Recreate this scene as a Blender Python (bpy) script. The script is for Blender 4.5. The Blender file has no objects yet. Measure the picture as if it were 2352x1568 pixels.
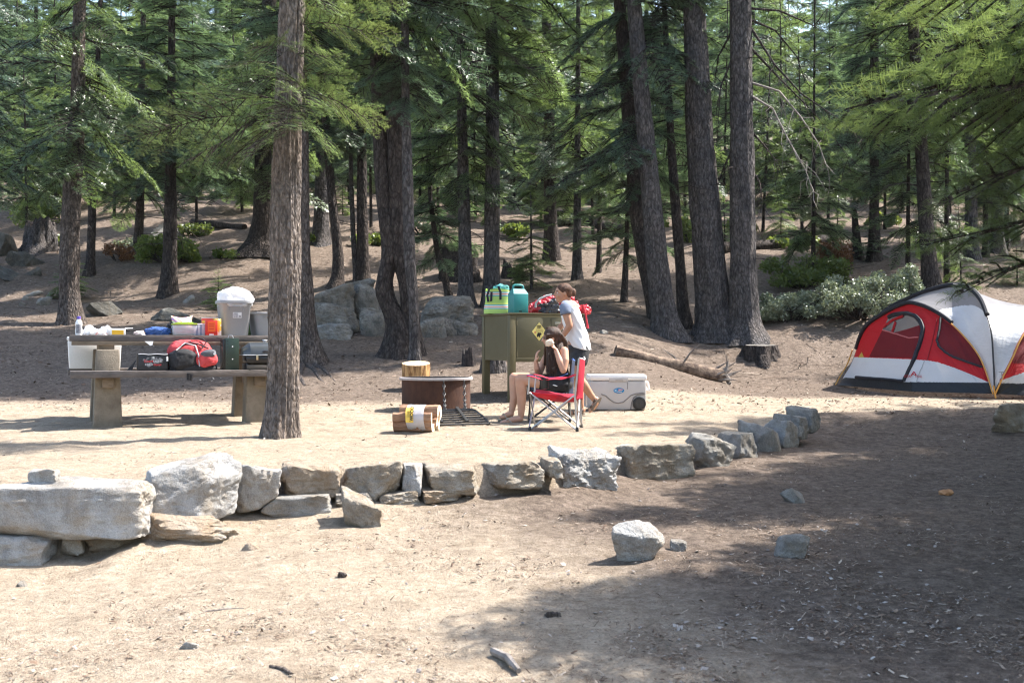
import bpy, bmesh, math, random
import numpy as np
from mathutils import Vector, Matrix

scene = bpy.context.scene
COL = scene.collection
R = math.radians

# ------------------------------------------------------------------ camera, sky, sun, exposure
F, UC, VC, CZ = 2800.0, 1176.0, 784.0, 0.95     # working frame 2352 x 1568, eye 0.95 m above the terrace
cam_d = bpy.data.cameras.new('camera'); cam = bpy.data.objects.new('camera', cam_d); COL.objects.link(cam)
cam.location = (0, 0, CZ); cam.rotation_euler = (R(90), 0, 0)
cam_d.lens = F / 2352 * 36; cam_d.sensor_width = 36; cam_d.clip_start = 0.1; cam_d.clip_end = 2000
cam_d.dof.use_dof = True; cam_d.dof.focus_distance = 13.5; cam_d.dof.aperture_fstop = 4.5
scene.camera = cam

SUN_EL, SUN_BACK = 52.0, 20.0                   # elevation; degrees behind the right-hand side
wd = bpy.data.worlds.new('World'); scene.world = wd; wd.use_nodes = True
wn = wd.node_tree.nodes; wl = wd.node_tree.links
sky = wn.new('ShaderNodeTexSky'); sky.sky_type = 'NISHITA'; sky.sun_disc = False
sky.sun_elevation = R(SUN_EL); sky.sun_rotation = R(90 - SUN_BACK); sky.air_density = 1.2; sky.dust_density = 2.0
wl.new(sky.outputs[0], wn['Background'].inputs[0]); wn['Background'].inputs[1].default_value = 0.15
sun_d = bpy.data.lights.new('sun', 'SUN'); sun = bpy.data.objects.new('sun', sun_d); COL.objects.link(sun)
sun_d.energy = 5.0; sun_d.angle = R(0.53); sun_d.color = (1.0, 0.955, 0.89)
TO_SUN = Vector((math.cos(R(SUN_BACK)) * math.cos(R(SUN_EL)), math.sin(R(SUN_BACK)) * math.cos(R(SUN_EL)), math.sin(R(SUN_EL))))
sun.rotation_euler = TO_SUN.to_track_quat('Z', 'Y').to_euler(); sun.location = (30, 8, 40)
scene.view_settings.view_transform = 'Standard'; scene.view_settings.look = 'None'
scene.view_settings.exposure = 1.62; scene.view_settings.gamma = 1.0
scene.render.engine = 'CYCLES'
cy = scene.cycles
cy.max_bounces = 7; cy.diffuse_bounces = 4; cy.glossy_bounces = 2; cy.transmission_bounces = 5; cy.transparent_max_bounces = 12
cy.caustics_reflective = False; cy.caustics_refractive = False; cy.sample_clamp_indirect = 6.0
cy.filter_width = 1.2; cy.use_denoising = True; cy.denoiser = 'OPENIMAGEDENOISE'; cy.denoising_input_passes = 'RGB_ALBEDO_NORMAL'; cy.denoising_prefilter = 'ACCURATE'; cy.use_adaptive_sampling = True; cy.adaptive_threshold = 0.01

# ------------------------------------------------------------------ helpers
def P(u, v, Y):
    return Vector(((u - UC) / F * Y, Y, CZ - (v - VC) / F * Y))
def smooth01(t):
    t = np.clip(t, 0, 1); return t * t * (3 - 2 * t)

def _h(ix, iy, iz):
    n = (ix * 374761393 + iy * 668265263 + iz * 2147483647 % 1274126177 + iz * 1103515245) & 0xffffffff
    n = ((n ^ (n >> 13)) * 1274126177) & 0xffffffff
    n = ((n ^ (n >> 16)) * 2246822519) & 0xffffffff
    return ((n ^ (n >> 15)) & 0xffff) / 65535.0
def vnoise(p):
    p = np.asarray(p, float); i = np.floor(p).astype(np.int64); f = p - i; u = f * f * (3 - 2 * f)
    o = 0
    for a in (0, 1):
        for b in (0, 1):
            for c in (0, 1):
                w = (u[:, 0] if a else 1 - u[:, 0]) * (u[:, 1] if b else 1 - u[:, 1]) * (u[:, 2] if c else 1 - u[:, 2])
                o = o + w * _h(i[:, 0] + a, i[:, 1] + b, i[:, 2] + c)
    return o * 2 - 1
def fbm(p, oct=4, gain=0.5):
    p = np.asarray(p, float); s = 0; a = 1.0
    for k in range(oct):
        s = s + a * vnoise(p * 2 ** k + 17.3 * k); a *= gain
    return s

ORG = {}
def setp(o, label=None, cat=None, group=None, kind=None):
    if label: o['label'] = label
    if cat: o['category'] = cat
    if group: o['group'] = group
    if kind: o['kind'] = kind
    return o
def thing(name, label, cat, loc=(0, 0, 0), group=None):
    o = bpy.data.objects.new(name, None); COL.objects.link(o); o.empty_display_size = 0.2
    o.location = loc; ORG[o.name] = Vector(loc)
    return setp(o, label, cat, group)
def link(name, me, parent=None, loc=None):
    o = bpy.data.objects.new(name, me); COL.objects.link(o)
    if parent is not None:
        o.parent = parent; ORG[o.name] = ORG[parent.name]
    elif loc is not None:
        o.location = loc; ORG[o.name] = Vector(loc)
    else:
        ORG[o.name] = Vector((0, 0, 0))
    return o
def mesh_np(name, V, Fc, mats, smooth=True, mi=None, sharp=None, attr=None):
    """V (n,3); Fc (m,k) array of equal sized faces or list of lists"""
    me = bpy.data.meshes.new(name); V = np.asarray(V, np.float32)
    if isinstance(Fc, np.ndarray):
        m, k = Fc.shape
        me.vertices.add(len(V)); me.vertices.foreach_set('co', V.ravel())
        me.loops.add(m * k); me.loops.foreach_set('vertex_index', Fc.astype(np.int32).ravel())
        me.polygons.add(m); me.polygons.foreach_set('loop_start', np.arange(0, m * k, k, dtype=np.int32))
        me.polygons.foreach_set('loop_total', np.full(m, k, np.int32))
        me.update(calc_edges=True)
    else:
        me.from_pydata(V.tolist(), [], Fc); me.update()
    for mt in mats: me.materials.append(mt)
    n = len(me.polygons)
    if mi is not None: me.polygons.foreach_set('material_index', np.asarray(mi, np.int32))
    me.polygons.foreach_set('use_smooth', np.full(n, smooth, bool))
    if sharp and smooth:
        me.set_sharp_from_angle(angle=R(sharp))
    if attr is not None:
        a = me.attributes.new('rnd', 'FLOAT', 'FACE'); a.data.foreach_set('value', np.asarray(attr, np.float32))
    me.update()
    return me

class MB:
    def __init__(s): s.v = []; s.f = []; s.m = []
    def add(s, V, Fc, mi=0):
        k = len(s.v); s.v += [tuple(p) for p in V]
        for f in Fc: s.f.append([i + k for i in f]); s.m.append(mi)
        return s
    def box(s, c, size, rot=None, bev=0.0, mi=0, taper=None):
        a, b, d = [x / 2 for x in size]
        if bev > 0:
            bm = bmesh.new(); bmesh.ops.create_cube(bm, size=1)
            for v in bm.verts: v.co = Vector((v.co.x * 2 * a, v.co.y * 2 * b, v.co.z * 2 * d))
            bmesh.ops.bevel(bm, geom=bm.edges[:] + bm.verts[:], offset=bev, segments=2, profile=0.5, affect='EDGES')
            bm.verts.index_update(); V = [v.co.copy() for v in bm.verts]; Fc = [[v.index for v in f.verts] for f in bm.faces]; bm.free()
        else:
            V = [Vector((x, y, z)) for x in (-a, a) for y in (-b, b) for z in (-d, d)]
            Fc = [[0, 1, 3, 2], [4, 6, 7, 5], [0, 4, 5, 1], [2, 3, 7, 6], [0, 2, 6, 4], [1, 5, 7, 3]]
        if taper:
            for v in V:
                t = (v.z + d) / (2 * d); v.x *= 1 + (taper[0] - 1) * t; v.y *= 1 + (taper[1] - 1) * t
        c = Vector(c)
        V = [(rot @ v if rot is not None else v) + c for v in V]
        return s.add(V, Fc, mi)
    def tube(s, pts, rad, n=8, mi=0, cap=True, rnd=False):
        pts = [Vector(p) for p in pts]
        if not hasattr(rad, '__len__'): rad = [rad] * len(pts)
        rad = list(rad)
        if rnd:
            d0 = (pts[0] - pts[1]).normalized(); d1 = (pts[-1] - pts[-2]).normalized(); r0, r1 = rad[0], rad[-1]
            pts = [pts[0] + d0 * r0 * q for q in (1, .8, .45)] + pts + [pts[-1] + d1 * r1 * q for q in (.45, .8, 1)]
            rad = [r0 * .12, r0 * .6, r0 * .89] + rad + [r1 * .89, r1 * .6, r1 * .12]
        V = []; ref = None
        for i, p in enumerate(pts):
            d = (pts[min(i + 1, len(pts) - 1)] - pts[max(i - 1, 0)]).normalized()
            if ref is None:
                ref = d.orthogonal().normalized()
            else:
                ref = (ref - d * ref.dot(d)); ref = ref.normalized() if ref.length > 1e-6 else d.orthogonal().normalized()
            b = d.cross(ref)
            for k in range(n):
                a = 2 * math.pi * k / n
                V.append(p + (ref * math.cos(a) + b * math.sin(a)) * rad[i])
        Fc = [[i * n + k, i * n + (k + 1) % n, (i + 1) * n + (k + 1) % n, (i + 1) * n + k] for i in range(len(pts) - 1) for k in range(n)]
        if cap: Fc += [list(range(n))[::-1], [(len(pts) - 1) * n + k for k in range(n)]]
        return s.add(V, Fc, mi)
    def ell(s, c, r, rot=None, nu=16, nv=10, mi=0):
        c = Vector(c); V = []; Fc = []
        for j in range(nv + 1):
            t = math.pi * j / nv
            for i in range(nu):
                a = 2 * math.pi * i / nu
                q = Vector((r[0] * math.sin(t) * math.cos(a), r[1] * math.sin(t) * math.sin(a), r[2] * math.cos(t)))
                V.append((rot @ q if rot is not None else q) + c)
        for j in range(nv):
            for i in range(nu): Fc.append([j * nu + i, (j + 1) * nu + i, (j + 1) * nu + (i + 1) % nu, j * nu + (i + 1) % nu])
        return s.add(V, Fc, mi)
    def lathe(s, c, prof, n=24, rot=None, mi=0, cap=True):
        c = Vector(c); V = []
        for r, z in prof:
            for k in range(n):
                a = 2 * math.pi * k / n; q = Vector((r * math.cos(a), r * math.sin(a), z)); V.append((rot @ q if rot is not None else q) + c)
        m = len(prof)
        Fc = [[i * n + k, i * n + (k + 1) % n, (i + 1) * n + (k + 1) % n, (i + 1) * n + k] for i in range(m - 1) for k in range(n)]
        if cap: Fc += [list(range(n))[::-1], [(m - 1) * n + k for k in range(n)]]
        return s.add(V, Fc, mi)
    def prism(s, pts, off, mi=0):
        pts = [Vector(p) for p in pts]; off = Vector(off); n = len(pts)
        V = pts + [p + off for p in pts]
        return s.add(V, [list(range(n))[::-1], list(range(n, 2 * n))] + [[i, (i + 1) % n, n + (i + 1) % n, n + i] for i in range(n)], mi)
    def grid(s, fn, nu, nv, mi=0, closed=False):
        V = [fn(i / nu, j / nv) for j in range(nv + 1) for i in range(nu + (0 if closed else 1))]
        w = nu if closed else nu + 1
        Fc = [[j * w + i, j * w + (i + 1) % w, (j + 1) * w + (i + 1) % w, (j + 1) * w + i] for j in range(nv) for i in range(nu)]
        return s.add(V, Fc, mi)
    def build(s, name, mats, parent=None, loc=None, smooth=True, sharp=40, fix=True):
        if not isinstance(mats, (list, tuple)): mats = [mats]
        o0 = ORG[parent.name] if parent is not None else (Vector(loc) if loc is not None else Vector((0, 0, 0)))
        V = np.array(s.v, float) - np.array(o0)
        me = mesh_np(name, V, s.f, mats, smooth, s.m)
        if fix:
            bm = bmesh.new(); bm.from_mesh(me); bmesh.ops.recalc_face_normals(bm, faces=bm.faces[:]); bm.to_mesh(me); bm.free()
        if smooth and sharp: me.set_sharp_from_angle(angle=R(sharp))
        return link(name, me, parent, loc)

def rotz(a): return Matrix.Rotation(a, 3, 'Z')
def frame(x, y=None, z=None):
    """3x3 matrix whose columns are the given axes"""
    return Matrix((x, y, z)).transposed()

# ------------------------------------------------------------------ materials
def M(name, col, col2=None, scale=10.0, rough=0.7, bump=0.0, bscale=None, metallic=0.0, spec=0.4, stretch=(1, 1, 1), detail=4, contrast=(0.35, 0.65), transl=0.0, alpha=1.0, trans=0.0, coat=0.0):
    m = bpy.data.materials.new(name); m.use_nodes = True; nt = m.node_tree; N = nt.nodes; L = nt.links
    b = N['Principled BSDF']; b.inputs['Roughness'].default_value = rough; b.inputs['Metallic'].default_value = metallic
    b.inputs['Specular IOR Level'].default_value = spec; b.inputs['Base Color'].default_value = (*col, 1)
    b.inputs['Alpha'].default_value = alpha; b.inputs['Transmission Weight'].default_value = trans; b.inputs['Coat Weight'].default_value = coat
    tc = N.new('ShaderNodeTexCoord'); mp = N.new('ShaderNodeMapping'); mp.inputs['Scale'].default_value = stretch
    L.new(tc.outputs['Object'], mp.inputs[0])
    if col2 is not None:
        n = N.new('ShaderNodeTexNoise'); n.inputs['Scale'].default_value = scale; n.inputs['Detail'].default_value = detail; n.inputs['Roughness'].default_value = 0.65
        L.new(mp.outputs[0], n.inputs[0]); r = N.new('ShaderNodeValToRGB'); r.color_ramp.elements[0].position, r.color_ramp.elements[1].position = contrast
        r.color_ramp.elements[0].color = (*col, 1); r.color_ramp.elements[1].color = (*col2, 1)
        L.new(n.outputs[0], r.inputs[0]); L.new(r.outputs[0], b.inputs['Base Color'])
    if bump:
        n2 = N.new('ShaderNodeTexNoise'); n2.inputs['Scale'].default_value = bscale or scale * 3; n2.inputs['Detail'].default_value = 5; n2.inputs['Roughness'].default_value = 0.6
        L.new(mp.outputs[0], n2.inputs[0]); bp = N.new('ShaderNodeBump'); bp.inputs['Strength'].default_value = bump; bp.inputs['Distance'].default_value = 0.02
        L.new(n2.outputs[0], bp.inputs['Height']); L.new(bp.outputs[0], b.inputs['Normal'])
    if transl:
        t = N.new('ShaderNodeBsdfTranslucent'); t.inputs[0].default_value = (*col, 1); mx = N.new('ShaderNodeMixShader'); mx.inputs[0].default_value = transl
        L.new(b.outputs[0], mx.inputs[1]); L.new(t.outputs[0], mx.inputs[2]); L.new(mx.outputs[0], N['Material Output'].inputs[0])
    return m

def rampcol(N, L, src, stops):
    r = N.new('ShaderNodeValToRGB'); e = r.color_ramp.elements
    while len(e) < len(stops): e.new(0.5)
    for k, (p, c) in enumerate(stops): e[k].position = p; e[k].color = (*c, 1) if len(c) == 3 else c
    L.new(src, r.inputs[0]); return r.outputs[0]
def mixcol(N, L, fac, a, b, mode='MIX'):
    m = N.new('ShaderNodeMix'); m.data_type = 'RGBA'; m.blend_type = mode
    if hasattr(fac, 'is_output'): L.new(fac, m.inputs[0])
    else: m.inputs[0].default_value = fac
    for k, q in ((6, a), (7, b)):
        if hasattr(q, 'is_output'): L.new(q, m.inputs[k])
        else: m.inputs[k].default_value = (*q, 1)
    return m.outputs[2]
def noise_node(N, L, vec, scale, detail=4, rough=0.6, dist=0.0):
    n = N.new('ShaderNodeTexNoise'); n.inputs['Scale'].default_value = scale; n.inputs['Detail'].default_value = detail
    n.inputs['Roughness'].default_value = rough; n.inputs['Distortion'].default_value = dist; L.new(vec, n.inputs[0]); return n.outputs[0]

def foliage_mat(name, dark, mid, light, transl=0.38, tcol=(0.22, 0.30, 0.03), rough=0.42, spec=0.5):
    m = bpy.data.materials.new(name); m.use_nodes = True; nt = m.node_tree; N = nt.nodes; L = nt.links
    b = N['Principled BSDF']; b.inputs['Roughness'].default_value = rough; b.inputs['Specular IOR Level'].default_value = spec
    at = N.new('ShaderNodeAttribute'); at.attribute_name = 'rnd'
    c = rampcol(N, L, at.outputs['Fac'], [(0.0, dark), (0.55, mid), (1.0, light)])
    oi = N.new('ShaderNodeObjectInfo'); hs = N.new('ShaderNodeHueSaturation'); L.new(c, hs.inputs['Color'])
    mr = N.new('ShaderNodeMapRange'); L.new(oi.outputs['Random'], mr.inputs[0]); mr.inputs[3].default_value = 0.75; mr.inputs[4].default_value = 1.25
    L.new(mr.outputs[0], hs.inputs['Value'])
    L.new(hs.outputs[0], b.inputs['Base Color'])
    t = N.new('ShaderNodeBsdfTranslucent'); tc = mixcol(N, L, 0.6, hs.outputs[0], tcol); L.new(tc, t.inputs[0])
    mx = N.new('ShaderNodeMixShader'); mx.inputs[0].default_value = transl
    L.new(b.outputs[0], mx.inputs[1]); L.new(t.outputs[0], mx.inputs[2]); L.new(mx.outputs[0], N['Material Output'].inputs[0])
    return m

def bark_mat(name, dark, mid, light, zs=0.22, scale=26, bump=0.9, crack=.75):
    m = bpy.data.materials.new(name); m.use_nodes = True; nt = m.node_tree; N = nt.nodes; L = nt.links
    b = N['Principled BSDF']; b.inputs['Roughness'].default_value = 0.9; b.inputs['Specular IOR Level'].default_value = 0.15
    tc = N.new('ShaderNodeTexCoord'); mp = N.new('ShaderNodeMapping'); mp.inputs['Scale'].default_value = (1, 1, zs); L.new(tc.outputs['Object'], mp.inputs[0])
    n1 = noise_node(N, L, mp.outputs[0], scale, 6, 0.65, 0.4)
    vo = N.new('ShaderNodeTexVoronoi'); vo.feature = 'DISTANCE_TO_EDGE'; vo.inputs['Scale'].default_value = scale * 0.9; L.new(mp.outputs[0], vo.inputs[0])
    n2 = noise_node(N, L, tc.outputs['Object'], 3.0, 3)
    c = rampcol(N, L, n1, [(0.3, dark), (0.5, mid), (0.72, light)])
    cr = rampcol(N, L, vo.outputs['Distance'], [(0.0, (0.35, 0.35, 0.35)), (0.16, (1, 1, 1))])
    c = mixcol(N, L, crack, c, cr, 'MULTIPLY')
    tint = rampcol(N, L, n2, [(0.35, (0.8, 0.8, 0.82)), (0.65, (1.2, 1.12, 1.05))])
    c = mixcol(N, L, 1.0, c, tint, 'MULTIPLY'); L.new(c, b.inputs['Base Color'])
    mh = N.new('ShaderNodeMath'); mh.operation = 'MULTIPLY_ADD'; L.new(vo.outputs['Distance'], mh.inputs[0]); mh.inputs[1].default_value = 1.5; L.new(n1, mh.inputs[2])
    bp = N.new('ShaderNodeBump'); bp.inputs['Strength'].default_value = bump; bp.inputs['Distance'].default_value = 0.03
    L.new(mh.outputs[0], bp.inputs['Height']); L.new(bp.outputs[0], b.inputs['Normal'])
    return m

def rock_mat(name, base, dark, light, speck=0.5, lichen=None):
    m = bpy.data.materials.new(name); m.use_nodes = True; nt = m.node_tree; N = nt.nodes; L = nt.links
    b = N['Principled BSDF']; b.inputs['Roughness'].default_value = 0.85; b.inputs['Specular IOR Level'].default_value = 0.25
    tc = N.new('ShaderNodeTexCoord'); o = tc.outputs['Object']
    n1 = noise_node(N, L, o, 3.5, 6, 0.7, 0.3); n2 = noise_node(N, L, o, 150, 3, 0.7); n3 = noise_node(N, L, o, 18, 5, 0.7)
    c = rampcol(N, L, n1, [(0.32, dark), (0.5, base), (0.68, light)])
    n6 = noise_node(N, L, o, 1.7, 5, 0.7, 0.8); st = rampcol(N, L, n6, [(0.42, (1, 1, 1)), (0.58, (0.86, 0.74, 0.60))]); c = mixcol(N, L, 0.8, c, st, 'MULTIPLY')
    s = rampcol(N, L, n2, [(0.36, (0.45, 0.45, 0.47)), (0.52, (1, 1, 1)), (0.66, (1.25, 1.25, 1.25))])
    c = mixcol(N, L, speck, c, s, 'MULTIPLY')
    if lichen:
        n4 = noise_node(N, L, o, 6.5, 6, 0.75, 0.5); lm = rampcol(N, L, n4, [(0.50, (0, 0, 0)), (0.60, (.75, .75, .75))]); c = mixcol(N, L, lm, c, lichen)
    L.new(c, b.inputs['Base Color'])
    mh = N.new('ShaderNodeMath'); mh.operation = 'MULTIPLY_ADD'; L.new(n3, mh.inputs[0]); mh.inputs[1].default_value = 2.2; L.new(n2, mh.inputs[2])
    bp = N.new('ShaderNodeBump'); bp.inputs['Strength'].default_value = 0.9; bp.inputs['Distance'].default_value = 0.022
    L.new(mh.outputs[0], bp.inputs['Height']); L.new(bp.outputs[0], b.inputs['Normal'])
    return m

bark_warm = bark_mat('bark_warm', (0.032, 0.027, 0.025), (0.095, 0.080, 0.072), (0.215, 0.19, 0.175), zs=.36)
bark_fore = bark_mat('bark_fore', (0.062, 0.052, 0.046), (0.175, 0.15, 0.133), (0.34, 0.30, 0.275), zs=.42, scale=30, crack=.5)
bark_grey = bark_mat('bark_grey', (0.030, 0.028, 0.028), (0.084, 0.078, 0.077), (0.175, 0.165, 0.166), zs=.36, scale=22)
bark_dark = bark_mat('bark_dark', (0.018, 0.015, 0.014), (0.052, 0.044, 0.041), (0.115, 0.10, 0.094), zs=.36, scale=22)
dead_wood = M('dead_wood', (0.14, 0.12, 0.105), (0.27, 0.235, 0.21), 14, 0.85, 0.6, 60, stretch=(1, 1, 0.3))
fir_leaf = foliage_mat('fir_needles', (0.032, 0.066, 0.034), (0.080, 0.142, 0.062), (0.19, 0.27, 0.115), 0.48, (0.27, 0.37, 0.09), 0.34, 1.0)
fir_blue = foliage_mat('fir_needles_bluish', (0.030, 0.064, 0.044), (0.070, 0.128, 0.082), (0.155, 0.235, 0.14), 0.46, (0.23, 0.34, 0.12), 0.34, 1.0)
fir_near = foliage_mat('fir_needles_yellowish', (0.038, 0.068, 0.026), (0.088, 0.135, 0.050), (0.19, 0.25, 0.10), 0.40, (0.25, 0.32, 0.07), 0.36, 0.8)
brown_leaf = foliage_mat('dead_needles', (0.10, 0.045, 0.02), (0.19, 0.09, 0.04), (0.28, 0.15, 0.07), 0.3, (0.35, 0.14, 0.04))
sapling_leaf = foliage_mat('sapling_needles', (0.05, 0.10, 0.03), (0.11, 0.19, 0.06), (0.22, 0.31, 0.11), 0.45, (0.32, 0.44, 0.10), 0.36, 0.8)
manz_leaf = foliage_mat('manzanita_leaf', (0.11, 0.14, 0.09), (0.21, 0.245, 0.165), (0.34, 0.37, 0.28), 0.25, (0.28, 0.33, 0.14), 0.40, 0.6)
green_leaf = foliage_mat('shrub_leaf', (0.05, 0.085, 0.02), (0.11, 0.165, 0.04), (0.22, 0.27, 0.07), 0.4, (0.30, 0.36, 0.05), 0.4, 0.6)
granite = rock_mat('granite_pale', (0.45, 0.44, 0.425), (0.25, 0.24, 0.225), (0.60, 0.59, 0.575), 0.5)
granite_b = rock_mat('granite_blue_grey', (0.32, 0.31, 0.29), (0.18, 0.175, 0.165), (0.44, 0.43, 0.41), 0.5)
granite_t = rock_mat('granite_tan', (0.37, 0.325, 0.265), (0.20, 0.165, 0.13), (0.50, 0.47, 0.42), 0.5)
boulder_m = rock_mat('boulder_lichen', (0.27, 0.25, 0.22), (0.14, 0.13, 0.112), (0.39, 0.37, 0.33), 0.5, (0.11, 0.108, 0.098))
boulder_d = rock_mat('boulder_dark', (0.14, 0.135, 0.122), (0.075, 0.072, 0.064), (0.21, 0.205, 0.19), 0.5, (0.06, 0.06, 0.054))  # darker copy of boulder_lichen, with shade put into the colour
rock_earthy = rock_mat('rock_earthy', (0.40, 0.33, 0.26), (0.30, 0.24, 0.18), (0.48, 0.42, 0.35), 0.4)
# ------------------------------------------------------------------ ground
WX = np.array([-9, -3.61, -2.47, -2.0, -1.69, -1.33, -0.25, 0.25, 0.89, 1.67, 2.1, 2.8, 3.25, 3.6, 12])
WY = np.array([7.6, 7.92, 8.16, 8.7, 8.99, 9.14, 9.3, 9.5, 10.4, 11.3, 12.0, 13.2, 13.9, 15.0, 17.5])
LY = [(-20, 0), (13, 0), (15, .07), (17, .16), (19, .45), (23, 1.25), (30, 2.75), (45, 5.9), (70, 10.5), (110, 17), (200, 35), (500, 95)]
RY = [(-20, 0), (13, 0), (15, .06), (17, .12), (21.3, .13), (23.3, .85), (25, 1.35), (30, 2.5), (45, 5.7), (70, 10.3), (110, 17), (200, 35), (500, 95)]
def _prof(k, y):
    y0 = [a for a, b in k]; z0 = [b for a, b in k]
    return (np.interp(y - .6, y0, z0) + np.interp(y, y0, z0) + np.interp(y + .6, y0, z0)) / 3
def HT(x, y):
    x = np.asarray(x, float); y = np.asarray(y, float)
    a = smooth01((x - 1.5) / 2.5)
    t = _prof(LY, y) * (1 - a) + _prof(RY, y) * a
    g = -0.56 + 0.045 * (y - 6) + 0.16 * smooth01((y - 13.2) / 3) + 0.10 * smooth01((x + 3) / 2)
    g = np.minimum(np.where(y < 6, -0.56 + 0.03 * (y - 6) + 0.10 * smooth01((x + 3) / 2), g), t)
    yw = np.interp(x, WX, WY)
    d = y - yw
    g = np.minimum(g + 0.10 * np.exp(-(d / .55) ** 2) * smooth01((x + 2.75) / .35) * (1 - smooth01((x - .6) / .8)), t)
    k = smooth01((d + 0.02) / 0.24)
    z = g * (1 - k) + t * k
    q = np.stack([x, y, np.zeros_like(x)], -1).reshape(-1, 3)
    n = (0.035 * fbm(q * 0.55, 3) + 0.012 * fbm(q * 3.1 + 5, 2)).reshape(x.shape)
    hill = smooth01((y - 18) / 12)
    n = n * (0.45 + 2.6 * hill) + hill * 0.5 * fbm(q * 0.11 + 9, 3).reshape(x.shape)
    return z + n
def hz(x, y): return float(HT(np.array([x]), np.array([y]))[0])
_YS = np.concatenate([np.arange(4.5, 30, 0.03), np.arange(30, 150, 0.15)])
def gp(u, v):
    """the ground point seen at a pixel of the working frame"""
    xs = (u - UC) / F * _YS; zs = CZ - (v - VC) / F * _YS; h = HT(xs, _YS)
    i = np.argmax(h >= zs)
    if h[i] < zs[i]: i = len(_YS) - 1
    return Vector((xs[i], _YS[i], h[i]))

def build_ground():
    ys = np.concatenate([np.arange(-25, 4, 1.0), np.arange(4, 16.5, 0.045), np.arange(16.5, 26, 0.10), np.arange(26, 60, 0.4), np.arange(60, 140, 2.0), np.arange(140, 501, 12)])
    xp = np.concatenate([np.arange(0, 6.2, 0.055), np.arange(6.2, 14, 0.16), np.arange(14, 40, 0.7), np.arange(40, 120, 4), np.arange(120, 421, 25)])
    xs = np.concatenate([-xp[:0:-1], xp])
    X, Y = np.meshgrid(xs, ys); Z = HT(X, Y)
    q = np.stack([X, Y, 0 * X], -1).reshape(-1, 3)
    near = ((Y > 4) & (Y < 16.5) & (abs(X) < 7)).ravel()
    zz = Z.ravel(); zz[near] += 0.012 * fbm(q[near] * 5.5, 4) + 0.004 * fbm(q[near] * 31, 2) - 0.008 * np.maximum(0, vnoise(q[near] * np.array([6.5, 4.2, 1]) + 40) - .45)
    V = np.stack([X.ravel(), Y.ravel(), zz], -1)
    w = len(xs); i = np.arange((len(ys) - 1) * w).reshape(-1, w)[:, :-1].ravel()
    Fc = np.stack([i, i + 1, i + w + 1, i + w], -1)
    me = mesh_np('ground', V, Fc, [ground_mat()])
    yw = np.interp(X, WX, WY); d = Y - yw
    sand = smooth01((d + .1) / .3) * (1 - smooth01((Y - 15.2 - 1.6 * smooth01((X - .8) / 1.5)) / 2.2))
    lower = (1 - smooth01((d + .1) / .3)) * (0.80 - 0.66 * smooth01((X + 0.35 * (Y - 8) + 0.9) / 2.2))  # real duff to the right, spread wider to put shade into the colour
    s = np.clip(sand + lower, 0, 1)
    s = np.where(Y > 15, sand, s)
    a = me.attributes.new('sand', 'FLOAT', 'POINT'); a.data.foreach_set('value', s.ravel().astype(np.float32))
    o = link('ground', me); setp(o, 'sandy and needle-strewn ground of the campsite and wooded slope', 'ground', kind='structure')
def ground_mat():
    m = bpy.data.materials.new('ground'); m.use_nodes = True; nt = m.node_tree; N = nt.nodes; L = nt.links
    b = N['Principled BSDF']; b.inputs['Roughness'].default_value = 0.95; b.inputs['Specular IOR Level'].default_value = 0.1
    tc = N.new('ShaderNodeTexCoord'); o = tc.outputs['Object']
    at = N.new('ShaderNodeAttribute'); at.attribute_name = 'sand'
    n0 = noise_node(N, L, o, 1.3, 6, 0.65, 0.3); n1 = noise_node(N, L, o, 14, 6, 0.75); n2 = noise_node(N, L, o, 70, 4, 0.8)
    vo = N.new('ShaderNodeTexVoronoi'); vo.inputs['Scale'].default_value = 38; L.new(o, vo.inputs[0])
    sand = rampcol(N, L, n1, [(0.3, (0.25, 0.196, 0.145)), (0.5, (0.34, 0.278, 0.210)), (0.7, (0.43, 0.368, 0.292))])
    duff = rampcol(N, L, n1, [(0.28, (0.072, 0.056, 0.046)), (0.5, (0.152, 0.118, 0.094)), (0.72, (0.265, 0.212, 0.175))])
    ad = N.new('ShaderNodeMath'); ad.operation = 'MULTIPLY_ADD'; L.new(n0, ad.inputs[0]); ad.inputs[1].default_value = 0.9; 
    ad2 = N.new('ShaderNodeMath'); ad2.operation = 'SUBTRACT'; L.new(at.outputs['Fac'], ad2.inputs[0]); ad2.inputs[1].default_value = 0.45; L.new(ad2.outputs[0], ad.inputs[2])
    f = rampcol(N, L, ad.outputs[0], [(0.25, (0, 0, 0)), (0.72, (1, 1, 1))])
    c = mixcol(N, L, f, duff, sand)
    sp = rampcol(N, L, n2, [(0.33, (0.5, 0.47, 0.45)), (0.5, (1, 1, 1)), (0.68, (1.3, 1.27, 1.23))])
    c = mixcol(N, L, 0.75, c, sp, 'MULTIPLY')
    bits = rampcol(N, L, vo.outputs['Distance'], [(0.05, (0.5, 0.42, 0.36)), (0.2, (1, 1, 1))])
    c = mixcol(N, L, 0.5, c, bits, 'MULTIPLY')
    n5 = noise_node(N, L, o, 3.2, 5, 0.7, 0.6); mot = rampcol(N, L, n5, [(0.3, (0.74, 0.72, 0.70)), (0.5, (1, 1, 1)), (0.7, (1.14, 1.14, 1.14))]); c = mixcol(N, L, 0.9, c, mot, 'MULTIPLY')
    L.new(c, b.inputs['Base Color'])
    mh = N.new('ShaderNodeMath'); mh.operation = 'MULTIPLY_ADD'; L.new(n1, mh.inputs[0]); mh.inputs[1].default_value = 1.6; L.new(n2, mh.inputs[2])
    bp = N.new('ShaderNodeBump'); bp.inputs['Strength'].default_value = 0.85; bp.inputs['Distance'].default_value = 0.025
    L.new(mh.outputs[0], bp.inputs['Height']); L.new(bp.outputs[0], b.inputs['Normal'])
    return m
build_ground()

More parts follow.
